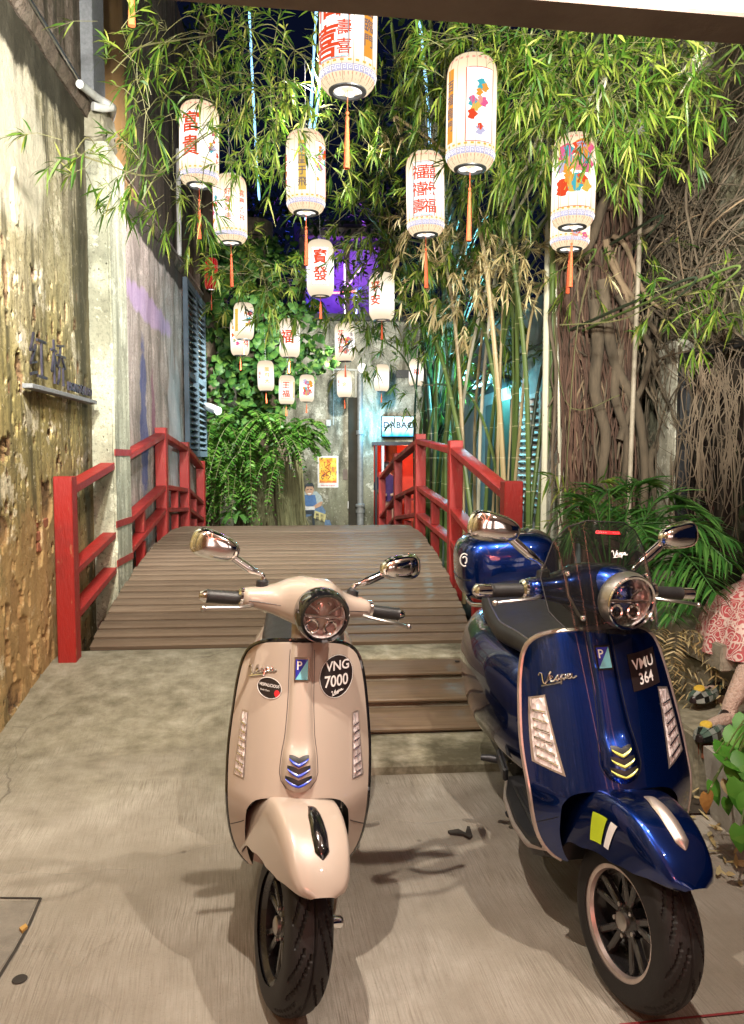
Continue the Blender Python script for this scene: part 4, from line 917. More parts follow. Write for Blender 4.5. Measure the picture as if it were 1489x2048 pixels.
for ya, yb, zz, xo in ((-3, 6.12, 4.10, .05), (6.60, 12.05, 3.93, .05)):
    b = MB(); g = np.random.default_rng(3); n = 60
    b.loft([[Vector((WX - .04, yy, zz - .05)), Vector((WX + .02 + g.uniform(-.01, .01), yy, zz - .07)), Vector((WX + xo + g.uniform(-.008, .008), yy, zz - .02)), Vector((WX + xo + g.uniform(-.008, .008), yy, zz + .03)), Vector((WX - .04, yy, zz + .05))] for yy in [ya + (yb - ya) * i / n for i in range(n + 1)]]); b.build('ledge', M_['wall_up'], lb, angle=50)
    b = MB(); b.tube([(WX + xo + .005, yy, zz + .05) for yy in (ya, yb)], .014, 8); b.build('conduit', M_['satin_metal'] if zz > 4 else surf_mat('old_conduit', (.30, .22, .20), None, 9, .6), lb)
M_['pvc'] = surf_mat('old_pvc', (.62, .62, .60), (.42, .42, .38), 12, .5)
b = MB(); b.tube(smoothpath([Wp(160, 168, 5.6), Wp(195, 195, 5.95), Wp(222, 212, 6.05), Wp(226, 220, 6.2), Wp(222, 240, 6.9)], 5), .028, 12); b.tube(smoothpath([Wp(186, 212, 5.95), Wp(206, 216, 6.0), Wp(224, 214, 6.05)], 4), .03, 12); b.build('elbow_pipe', M_['pvc'], lb)
for (py, z, k_) in ((1, .62, 0),):
    pass
# the rails are carried across the pilaster as painted bands
for zc in (1.545, .985, .68):
    b = MB(); b.box((WX + .162, 6.36, zc), (.008, .535, .052)); b.build('painted_band', M_['red_paint'], lb)
# exposed bricks low on the wall
bm_ = surf_mat('old_brick', (.36, .13, .06), (.24, .08, .04), 18, .9, bump=.6, bscale=80)
pr = MB().box((0, 0, 0), (.06, .15, .06), None, .006); src = None
for (yy, zz) in ((4.86, 1.02), (4.98, 1.09), (4.92, .95), (4.80, 1.10), (5.04, .96)):
    M = Matrix.Translation((WX - .036, yy, zz)) @ Matrix.Rotation(random.uniform(-.06, .06), 4, 'X')
    if src is None: src = pr.build('brick', bm_, lb); o = src
    else: o = src.copy(); COL.objects.link(o); o.parent = lb
    o.matrix_parent_inverse = Matrix.Translation(-lb.location); o.matrix_basis = M
# louvred shutter near the far end
M_['shutter'] = surf_mat('blue_shutter_paint', (.045, .07, .10), (.07, .10, .13), 9, .6)
for y0, y1 in ((10.25, 11.05), (11.10, 11.9)):
    fr = MB(); zc0, zc1 = 1.52, 3.82
    for yy in (y0, y1): fr.box((WX + .075, yy, (zc0+zc1)/2), (.06, .07, zc1 - zc0))
    for zz in (zc0 + .04, 2.6, zc1 - .04): fr.box((WX + .076, (y0+y1)/2, zz), (.05, y1 - y0 - .07, .08))
    sh = fr.build('shutter', M_['shutter'], lb, smooth=False); sh_src = None
    for i in range(26):
        zz = zc0 + .13 + i * .083
        if abs(zz - 2.6) < .07: continue
        M = Matrix.Translation((WX + .075, (y0+y1)/2, zz)) @ Matrix.Rotation(.75, 4, 'Y')
        if sh_src is None: o = MB().box((0, 0, 0), (.085, y1 - y0 - .08, .012)).build('slat', M_['shutter'], sh, smooth=False); sh_src = o
        else: o = sh_src.copy(); COL.objects.link(o); o.parent = sh
        o.matrix_parent_inverse = Matrix.Identity(4); o.matrix_basis = M
# metal letters on the olive wall
M_['sign_metal'] = surf_mat('sign_metal', (.05, .05, .07), (.09, .08, .12), 20, .35, metal=.8)
ws = thing('wall_sign', 'dark metal letters 红桥 HONGQIAO on a thin shelf bracket on the olive wall', 'sign', (WX, 5.1, 2.0))
def wall_letters(txt, yc, zc, size, bold, name='letter', gap=0, pick=None):
    for k, ch in enumerate(txt):
        tv, tf = text_mesh(ch, size, bold); y_ = yc + k * gap; b = MB()
        x1, x0 = WX + .052, WX + .040; n = len(tv)
        b.add([(x1, y_ + a, zc + c) for a, c in tv] + [(x0, y_ + a, zc + c) for a, c in tv], list(tf) + [tuple(i + n for i in f[::-1]) for f in tf])
        from collections import Counter
        ec = Counter(); 
        for f in tf:
            for i in range(len(f)): ec[tuple(sorted((f[i], f[(i+1) % len(f)])))] += 1
        b.f += [(a, c, c + n, a + n) for (a, c), q in ec.items() if q == 1]; b.mi = [0] * len(b.f)
        b.build(name, M_['sign_metal'], ws, smooth=False)
wall_letters('红桥', 4.80, 2.11, .31, -.012, gap=.37)
wall_letters('HONGQIAO', 5.38, 1.985, .085, .0, gap=.072)
b = MB(); b.box((WX + .045, 5.28, 1.915), (.06, 1.35, .028), None, .003); b.build('shelf', M_['pil_up'], ws)
# camera on a bracket at the corner
cc = thing('security_camera', 'white bullet camera on the corner of the left building', 'camera', Wp(425, 818, 11.9))
p = Wp(412, 812, 11.9); q = Wp(437, 822, 11.6); b = MB(); b.tube([p, p.lerp(q, .4), q], [.05, .065, .06], 12); b.build('camera_body', M_['white_print'], cc); b = MB(); b.tube([Vector((WX + .03, p.y + .1, p.z + .06)), p + Vector((0, 0, .02))], .025, 8); b.build('bracket', M_['white_print'], cc)
tr = thing('drain_pipe', 'thin grey pipe running down the far corner of the left building', 'pipe', (WX + .09, 10.0, 3.9))
b = MB(); b.tube([(WX + .06, 9.9, 4.0), (WX + .06, 9.95, 5.3)], .03, 10); b.build('pipe_run', M_['pvc'], tr); b = MB(); b.tube([(WX + .06, 9.95, 5.3), (WX + .06, 9.95, 7.4)], .012, 6); b.build('cable', M_['black_plastic'], tr)

# ------------------------------------------------------------------ the stone wall and dark door on the right
def stone():
    k = NM('rough_stone'); v = k.co(); a = k.noise(v, 1.6, 7, .65); b_ = k.noise(v, 9, 7, .7); vo = k.n('TexVoronoi', {'Vector': k.co((1, 1, 1.4)), 'Scale': 9.0}).outputs['Distance']
    col = k.ramp(b_, [(.3, (.075, .066, .04)), (.52, (.21, .19, .13)), (.72, (.40, .38, .30))])
    col = k.mix(k.ramp(a, [(.42, .85), (.58, 0.0)]), col, (.06, .05, .028))
    h = k.math('ADD', k.math('MULTIPLY', b_, 1.2), k.math('MULTIPLY', vo, .7))
    return k.out(k.bsdf(color=col, rough=.92, spec=.2, normal=k.bump(h, 1.0, .05)))
M_['stone'] = stone()
RX = 3.0
rb = thing('garden_wall', 'rough grey stone wall covered by fig roots on the right', 'wall', (RX, 7, 0))
N = fbm2((90, 90), (10, 10), 4, 21)
b = MB(); b.grid(lambda u, v: Vector((RX + .1 * N[min(89, int((u - 3.2) / 6 * 89)), min(89, int((v + .1) / 7 * 89))], u, v)), 70, 70, 3.2, 9.2, -.1, 6.9); b.build('wall_face', M_['stone'], rb, angle=70)
pc = plaster('pale_ruin_plaster', (.42, .38, .30), (.48, .44, .36), (.55, .52, .45), .5, 2.0, None, False)
b = MB(); b.box((RX + .02, 6.15, 1.2), (.20, .34, 2.5), None, .01); b.build('pier', pc, rb)
b = MB(); b.box((RX + .02, 4.95, 3.6), (.3, 2.1, .0), None); 
b = MB(); b.box((RX - .02, 6.05, 4.95), (.22, .9, .8), Matrix.Rotation(.5, 3, 'X'), .02); b.build('broken_parapet', pc, rb)
dd = thing('steel_door', 'black steel door in the wall at the far right edge', 'door', (RX - .02, 5.35, 0))
b = MB(); b.box((RX - .01, 5.36, 1.1), (.05, 1.1, 2.2), None, .006); b.build('door_leaf', M_['black_gloss'], dd)
for yy in (4.80, 5.94): b = MB(); b.box((RX - .03, yy, 1.12), (.10, .07, 2.26), None, .006); b.build('door_jamb', M_['dark_steel'], dd)
b = MB(); b.box((RX - .03, 5.37, 2.29), (.10, 1.2, .07), None, .006); b.build('door_head', M_['dark_steel'], dd)
pp = thing('conduit_pole', 'pale conduit pole with a junction box against the root covered wall', 'pole', Wp(1264, 905, 6.2))
b = MB(); b.tube(smoothpath([Wp(1255, 1100, 6.25), Wp(1268, 760, 6.25), Wp(1279, 500, 6.25), Wp(1283, 270, 6.25)], 4), .020, 10); b.build('pipe_run', surf_mat('weathered_conduit', (.36, .30, .23), (.22, .18, .13), 14, .6), pp); b = MB(); b.box(Wp(1278, 255, 6.2), (.10, .08, .13), None, .01); b.build('junction_box', M_['pvc'], pp)

# ------------------------------------------------------------------ the shop beside the grove with white louvres and a blue tube lamp
M_['shop_wall'] = surf_mat('shop_plaster', (.40, .44, .46), (.26, .29, .31), 3, .85, bump=.3, bscale=30)
M_['pale_paint'] = surf_mat('pale_louvre_paint', (.62, .62, .60), (.5, .5, .48), 8, .6)
sb = thing('side_shop', 'pale shop front with louvred shutters and dark green boarding behind the bamboo', 'building', (2.4, 10, 0))
b = MB(); b.box((2.56, 10.6, 1.45), (.3, 7.2, 3.5)); b.build('shop_wall', M_['shop_wall'], sb, smooth=False)
b = MB(); b.box((2.38, 9.6, 1.0), (.06, 1.3, 2.4), None, .01); b.build('green_boarding', surf_mat('dark_green_board', (.012, .03, .022), (.02, .045, .032), 8, .5), sb)
b = MB(); b.box((2.30, 9.7, 2.42), (.5, 1.9, .05), Matrix.Rotation(.25, 3, 'Y'), .01); b.build('awning', M_['dark_steel'], sb)
for yy in (7.35,): b = MB(); b.box((2.36, yy, 2.4), (.18, .20, 4.8), None, .012); b.build('white_pier', pc, sb)
for y0, y1 in ((7.72, 8.12), (8.16, 8.56)):
    fr = MB(); zc0, zc1 = .95, 2.15
    for yy in (y0, y1): fr.box((2.36, yy, (zc0+zc1)/2), (.06, .05, zc1 - zc0))
    for zz in (zc0, zc1): fr.box((2.361, (y0+y1)/2, zz), (.055, y1 - y0 + .04, .05))
    sh = fr.build('shutter', M_['pale_paint'], sb, smooth=False); sh_src = None
    for i in range(15):
        M = Matrix.Translation((2.36, (y0+y1)/2, zc0 + .075 + i * .075)) @ Matrix.Rotation(-.75, 4, 'Y')
        if sh_src is None: o = MB().box((0, 0, 0), (.075, y1 - y0 - .05, .012)).build('slat', M_['pale_paint'], sh, smooth=False); sh_src = o
        else: o = sh_src.copy(); COL.objects.link(o); o.parent = sh
        o.matrix_parent_inverse = Matrix.Identity(4); o.matrix_basis = M
M_['cyan_tube'] = glow_mat('cyan_tube_glow', (.30, .85, 1), 14)
tl = thing('tube_lamp', 'cyan fluorescent tube lamp under the awning behind the bamboo', 'lamp', Wp(972, 764, 9.2))
a_, b_ = Wp(948, 773, 9.0), Wp(1000, 752, 9.6); b = MB(); b.tube([a_, b_], .028, 10); b.build('tube', M_['cyan_tube'], tl); b = MB(); b.tube([a_ + Vector((.03, 0, .045)), b_ + Vector((.03, 0, .045))], .03, 6); b.build('batten', M_['white_print'], tl)
lamp('tube_lamp_light', 'POINT', (a_ + b_) / 2 + Vector((-.12, -.05, -.06)), (0, 0, 0), 120, (.20, .80, .95), .06)

# ------------------------------------------------------------------ the courtyard's end wall
M_['end_wall'] = plaster('court_plaster', (.22, .22, .15), (.40, .38, .29), (.48, .46, .38), .8, 7.0, None, False)
EY = 16.0
ew = thing('courtyard_wall', 'stained courtyard wall at the far end of the lane', 'wall', (.8, EY, 0))
b = MB(); b.box((-.55, EY + .1, 1.9), (3.75, .2, 4.8)); b.box((3.55, EY + .1, 1.9), (2.3, .2, 4.8)); b.box((1.86, EY + .1, 3.04), (1.06, .2, 2.52)); b.build('wall_face', M_['end_wall'], ew, smooth=False)
b = MB(); b.box((.9, EY, 4.36), (6.8, .35, .12)); b.build('coping', M_['dark_steel'], ew)
b = MB(); b.box(Wp(707, 960, EY - .03), (.20, .10, 3.4)); b.build('dark_strip', surf_mat('dark_brown_strip', (.035, .03, .02), None, 6, .9), ew)  # plain dark brown strip beside the downpipe
b = MB(); b.box(Wp(818, 748, EY - .02), (.55, .06, .16)); b.build('vent_slot', M_['black_plastic'], ew)
# doorway with red room behind
rd = thing('doorway', 'open doorway with a glowing red room behind the far bridge rail', 'door', (1.86, EY, 0))
RR = surf_mat('red_room_paint', (.50, .09, .05), (.42, .06, .04), 6, .7)
b = MB(); x0, x1, zt = 1.34, 2.38, 1.77
b.box((x0 - .02, EY + .9, .7), (.04, 1.4, 2.2)); b.box((x1 + .02, EY + .9, .7), (.04, 1.4, 2.2)); b.box((1.86, EY + 1.6, .7), (1.1, .04, 2.2)); b.box((1.86, EY + .9, 1.82), (1.1, 1.4, .04)); b.build('red_room', RR, rd, smooth=False)
for x in (x0 + .03, x0 + .17): b = MB(); b.box((x, EY - .02, .7), (.05, .08, 2.15)); b.build('jamb', M_['pale_paint'] if x > x0 + .1 else M_['dark_steel'], rd)
b = MB(); b.box((1.86, EY - .03, 1.80), (1.15, .1, .07)); b.build('lintel', M_['dark_steel'], rd)
b = MB(); b.box((2.0, EY + .45, .62), (.8, .3, .05)); b.build('counter', M_['red_paint'], rd)
lamp('red_room_light', 'POINT', (2.1, EY + .7, 1.6), (0, 0, 0), 28, (1, .25, .12), .08)
# lit sign
sg = thing('light_box_sign', 'glowing cyan and white light box sign reading DABAC over the doorway', 'sign', Wp(800, 854, EY - .15))
def sign_glow():
    k = NM('sign_face_glow'); z = k.n('SeparateXYZ', {0: k.co((1, 1, 1))}).outputs[2]; z0 = Wp(800, 854, EY - .15).z
    n = k.noise(k.co((3, 1, 1)), 3, 4); t = k.math('ADD', k.math('SUBTRACT', z, z0 - .24), k.math('MULTIPLY', k.math('SUBTRACT', n, .5), .16))
    return k.out(k.n('Emission', {'Color': k.ramp(t, [(.05, (.03, .42, .80)), (.17, (.62, .93, 1))]), 'Strength': 2.0}))
c = Wp(797, 853, EY - .15); b = MB(); b.box(c + Vector((0, .06, 0)), (.70, .10, .44), None, .01); b.build('case', M_['dark_steel'], sg)
b = MB(); b.box(c, (.66, .02, .40)); b.build('lit_face', sign_glow(), sg, smooth=False)
tv, tf = text_mesh('DABAC', .175, .028, 0, 1.1); b = MB(); b.add([c + Vector((x, -.014, y + .03)) for x, y in tv], tf); b.build('lettering', surf_mat('navy_print', (.001, .006, .03), None, 9, .5), sg, smooth=False)
lamp('sign_light', 'POINT', c + Vector((-.50, -.22, .02)), (0, 0, 0), 45, (.15, .65, 1), .15)
# downpipe, lamp, meters, wires
dp = thing('downpipe', 'grey cast iron downpipe with collars on the courtyard wall', 'pipe', Wp(720, 1050, EY - .1))
p0, p1 = Wp(721, 1054, EY - .12), Wp(719, 745, EY - .12)
pts = [(.075, 0), (.075, .30), (.095, .30), (.095, .36), (.075, .36), (.075, .42), (.10, .43), (.10, .47), (.066, .49), (.062, 1.9), (.085, 1.91), (.085, 1.99), (.06, 2.0), (.058, 3.15)]
b = MB(); b.lathe([(r, h - .25) for r, h in pts], 18, o=(p0.x, p0.y, p0.z + .25)); b.build('pipe_run', surf_mat('grey_iron', (.30, .31, .31), (.2, .2, .19), 12, .55, metal=.3), dp)
b = MB(); b.tube([Wp(668, 738, EY - .05), Wp(716, 740, EY - .05)], .02, 6); b.build('cross_pipe', M_['pvc'], dp); b = MB(); b.tube([Wp(668, 740, EY - .05), Wp(667, 850, EY - .05)], .012, 6); b.build('wire_run', M_['pvc'], dp); b = MB(); b.tube([Wp(712, 742, EY - .05), Wp(711, 1050, EY - .05)], .014, 6); b.build('wire_run', M_['pvc'], dp)
wl = thing('wall_lamp', 'round white wall lamp on top of the downpipe', 'lamp', Wp(725, 736, EY - .2)); b = MB(); b.ball(Wp(725, 736, EY - .2), .10, 16, 10); b.build('globe', glow_mat('wall_lamp_glow', (1, .95, .85), 1.2), wl); b = MB(); b.tube([Wp(725, 736, EY - .12), Wp(725, 738, EY + .02)], .03, 8); b.build('arm', M_['dark_steel'], wl)
mbx = thing('power_box', 'white socket box on the courtyard wall beside the downpipe', 'socket', Wp(700, 1010, EY)); b = MB(); b.box(Wp(700, 1010, EY - .04), (.09, .07, .16), None, .01); b.build('case', M_['white_print'], mbx); b = MB(); b.lathe([(0, .08), (.025, .08), (.028, .07)], 12, o=Wp(700, 1006, EY - .0), ax=(0, -1, 0)); b.build('socket_face', M_['black_plastic'], mbx)
mb2 = thing('power_box', 'small grey junction box under the thin wire on the courtyard wall', 'socket', Wp(657, 846, EY)); b = MB(); b.box(Wp(657, 846, EY - .04), (.10, .07, .14), None, .01); b.build('case', M_['pvc'], mb2)
plq = thing('plaque', 'small brown metal plate on the courtyard wall right of the poster', 'plaque', Wp(691, 948, EY)); b = MB(); b.box(Wp(691, 949, EY - .012), (.10, .02, .22), None, .004); b.build('plate', M_['beam'], plq)
# poster
po_ = thing('poster', 'orange and yellow dragon poster with white border on the courtyard wall', 'poster', Wp(657, 943, EY)); c = Wp(656.5, 943.5, EY - .012)
b = MB(); b.box(c, (.43, .012, .655)); b.build('paper', M_['white_print'], po_, smooth=False)
def art():
    k = NM('poster_art'); v = k.co(); n = k.noise(v, 6, 5, .6); w = k.noise(v, 14, 4, .6, 2)
    col = k.ramp(n, [(.35, (.80, .20, .02)), (.5, (.85, .50, .03)), (.62, (.85, .66, .12))]); col = k.mix(k.ramp(w, [(.57, 0.0), (.6, .85)]), col, (.45, .03, .02)); col = k.mix(k.ramp(k.noise(v, 11, 3, .5, 1), [(.62, 0.0), (.64, .9)]), col, (.04, .03, .04))
    return k.out(k.bsdf(color=col, rough=.6))
b = MB(); b.box(c + Vector((0, -.008, .03)), (.36, .006, .52)); b.build('artwork', art(), po_, smooth=False)
b = MB(); b.tube(smoothpath([c + Vector((x, -.013, z)) for x, z in ((-.02, .24), (.05, .17), (-.05, .1), (.04, .03), (-.04, -.04), (.03, -.1), (-.01, -.16))], 5), .022, 6, flat=.3); b.build('dragon_figure', surf_mat('dragon_red', (.55, .06, .02), None, 9, .6), po_)
for nm, txt, zz, sz in (('title', 'Red House', -.20, .075), ('caption', 'Babar Idea Imagined', -.285, .036)):
    tv, tf = text_mesh(txt, sz, .012); b = MB(); b.add([c + Vector((x, -.0135, y + zz)) for x, y in tv], tf); b.build(nm, M_['amber_red'], po_, smooth=False)
# painted mural of a seated man
mu = thing('mural', 'painted mural of a seated man in blue apron working at a stool', 'mural', Wp(620, 1040, EY))
def mp(name, pts, m, d):
    b = MB(); b.prism([(x, y) for x, y in pts], lambda x, y: Wp(x, y, EY - .004 - d * .003), lambda x, y: Wp(x, y, EY - .001)); b.build(name, m, mu, smooth=False)
sk_ = surf_mat('mural_skin', (.58, .36, .25), (.42, .25, .16), 25, .85); blu = surf_mat('mural_blue', (.16, .25, .38), (.09, .14, .24), 25, .85); shirt = surf_mat('mural_shirt', (.45, .52, .52), (.3, .36, .37), 25, .85); dk = surf_mat('mural_dark', (.05, .06, .07), None, 20, .85); yl = surf_mat('mural_board', (.62, .55, .26), None, 20, .85)
E = lambda cx, cy, rx, ry, n=14: [(cx + rx * math.cos(2*math.pi*i/n), cy + ry * math.sin(2*math.pi*i/n)) for i in range(n)]
mp('trousers', [(590, 1052), (588, 1020), (600, 1005), (640, 1005), (652, 1022), (648, 1040), (628, 1030), (612, 1034), (606, 1054)], blu, 1)
mp('shirt', [(596, 1006), (599, 990), (608, 983), (634, 983), (643, 992), (647, 1004), (640, 1008), (604, 1008)], shirt, 2)
mp('apron', [(608, 990), (631, 990), (635, 1012), (606, 1012)], surf_mat('mural_apron', (.10, .20, .42), None, 25, .85), 3)
mp('arm', [(595, 1004), (602, 1003), (613, 1012), (610, 1018), (598, 1012)], sk_, 4); mp('arm', [(646, 1003), (640, 1004), (624, 1014), (626, 1019), (643, 1012)], sk_, 4)
mp('face', E(619.5, 980, 8.5, 11), sk_, 5); mp('hair', [(611, 978), (611, 970), (616, 965.5), (625, 965.5), (628.5, 971), (628, 978), (626, 973), (613, 973)], dk, 6); mp('eyes', [(614, 979), (618, 978), (618, 979.5), (614, 980.5)], dk, 6); mp('eyes', [(621, 978), (625, 979), (625, 980.5), (621, 979.5)], dk, 6); mp('smile', [(615, 986), (624, 986), (622, 989), (617, 989)], M_['white_print'], 6)
mp('paper', [(608, 1013), (630, 1013), (630, 1020), (606, 1020)], M_['white_print'], 5); mp('stool', [(608, 1021), (628, 1021), (631, 1052), (626, 1052), (624, 1028), (613, 1028), (611, 1052), (606, 1052)], dk, 4)
mp('notice_board', [(630, 1021), (653, 1029), (650, 1044), (628, 1036)], yl, 5); mp('basin', [(650, 1040), (660, 1040), (664, 1052), (650, 1052)], blu, 4); mp('foot', [(594, 1049), (606, 1046), (607, 1053), (594, 1054)], sk_, 5)
for i, ch in enumerate('熱烈歡迎'):
    tv, tf = text_mesh(ch, 6.5, .01); b = MB(); b.add([Wp(635.5 + (i % 2) * 9 + x, 1029.5 + (i % 2) * 2.6 + (i // 2) * 7.2 - y, EY - .03) for x, y in tv], tf); b.build('lettering', dk, mu, smooth=False)
# purple lit terrace behind the wall
M_['purple_wall'] = surf_mat('terrace_paint', (.40, .36, .44), (.22, .20, .26), 4, .8)
tb_ = thing('terrace_house', 'house terrace lit purple behind the courtyard wall', 'building', (.6, 20, 4))
b = MB(); b.box((.80, 20.5, 5.6), (2.0, .2, 2.6)); b.build('back_wall', M_['purple_wall'], tb_, smooth=False)
b = MB(); b.box((.80, 19.6, 4.55), (2.0, 1.8, .12)); b.build('terrace_floor', M_['purple_wall'], tb_, smooth=False)
for xx in (-.15, .9, 1.75): b = MB(); b.box((xx, 18.8, 5.7), (.14, .14, 2.3)); b.build('column', M_['beam'], tb_, smooth=False)
b = MB(); b.box((.80, 18.8, 6.85), (2.0, .3, .2)); b.build('lintel', M_['beam'], tb_, smooth=False); b = MB(); b.box((.80, 19.6, 7.0), (2.3, 2.4, .08)); b.build('roof', M_['dark_steel'], tb_, smooth=False)
lamp('terrace_light', 'POINT', (1.0, 19.4, 6.3), (0, 0, 0), 75, (.42, .08, 1), .15); lamp('terrace_blue_light', 'POINT', (-.9, 19.3, 5.3), (0, 0, 0), 110, (.04, .08, 1), .15)
GN = 'party light tubes on the terrace'
for (a, c_, m, lab) in (((690, 528), (690, 638), (.75, .55, 1), 'left upright violet light tube on the purple terrace'), ((713, 578), (713, 640), (.55, .6, 1), 'right upright violet light tube on the purple terrace'), ((690, 578), (722, 536), (.7, .35, 1), 'slanting violet light tube on the purple terrace'), ((655, 586), (712, 582), (1, .22, .18), 'coral light rope along the terrace rail'), ((704, 592), (722, 574), (.06, .10, 1), 'short blue light rope at the end of the terrace rail')):
    p, q = Wp(*a, 18.6), Wp(*c_, 18.6); mm = glow_mat('party_tube_glow', m, 4.0); sag = Vector((0, 0, -.06 if a[1] != c_[1] else 0)); tag(MB().tube([p, p.lerp(q, .5) + sag * .3, q], .022, 6).build('light_tube', mm), lab, 'lamp', GN)
# blue white light strings high over the lane
GS = 'hanging light strings'
for (pts, lab, Y) in (([(499, 20), (505, 150), (512, 290), (519, 400)], 'blue white light string hanging left of the hanging lanterns', 10.0), ([(634, 10), (626, 150), (619, 290)], 'longer blue white light string behind the phoenix lantern', 8.0), ([(645, 130), (636, 200), (627, 290), (611, 440)], 'shorter blue white light string beside the phoenix lantern', 8.4), ([(838, 30), (848, 120), (858, 240), (864, 340)], 'blue white light string hanging above the red seal lantern', 8.0)):
    mm = M_.get('string_glow') or M_.setdefault('string_glow', glow_mat('string_glow', (.30, .62, 1), 2.2)); pp_ = smoothpath([Wp(x, y, Y) for x, y in pts], 8)
    r = [.017 if i % 3 else .010 for i in range(len(pp_))]; tag(MB().tube(pp_, r, 6).build('light_string', mm), lab, 'lamp', GS)
# ------------------------------------------------------------------ paper lanterns
def paper(name, tint, hot, st):
    k = NM(name); v = k.co(); sep = k.n('SeparateXYZ', {0: v}); z = sep.outputs[2]
    mid = k.math('ABSOLUTE', k.math('ADD', z, .02)); x = sep.outputs[0]
    ab = k.math('ADD', k.math('MULTIPLY', mid, 1.9), k.math('MULTIPLY', k.noise(v, 6, 3), .12))
    col = k.ramp(ab, [(.12, hot), (.46, tint)]); s = k.ramp(ab, [(.06, st), (.58, st * .46)])
    return k.out(k.n('Emission', {'Color': col, 'Strength': s}))
M_['paper'] = paper('lantern_paper', (1, .80, .52), (1, .95, .86), 1.7); M_['paper_far'] = paper('lantern_paper_far', (1, .82, .58), (1, .95, .88), 1.5)
ink = lambda n, c, s=.8: glow_mat(n, c, s)  # backlight through ink and ribs is put in as emission
M_['ink_red'] = ink('red_ink', (.95, .10, .035)); M_['ink_orange'] = ink('orange_ink', (1, .42, .06)); M_['ink_grey'] = ink('grey_ink', (.22, .17, .20)); M_['ink_violet'] = ink('violet_ink', (.60, .56, .76), .9); M_['ink_pink'] = ink('pink_ink', (1, .38, .28), .95); M_['ink_cyan'] = ink('cyan_ink', (.10, .55, .62)); M_['ink_gold'] = ink('gold_ink', (.95, .62, .12)); M_['ink_rose'] = ink('rose_ink', (.95, .16, .35)); M_['rib'] = ink('rib_shadow', (.62, .40, .22), .8)
M_['paper_white'] = ink('white_panel', (1, .96, .90), 1.3)
M_['tassel'] = surf_mat('tassel_silk', (.62, .11, .03), (.45, .06, .02), 90, .6, bump=.6, bscale=200)
GL = 'paper lanterns strung over the bridge'
RL, HL = .14, .27
LANT = [(797, 853, 60, 40, 15.5)]
def prof(z): # radius by height -1..1
    a = abs(z); return RL * (1.0 if a < .62 else (.62 + .38 * math.sqrt(max(0, 1 - ((a - .62) / .38) ** 2))))
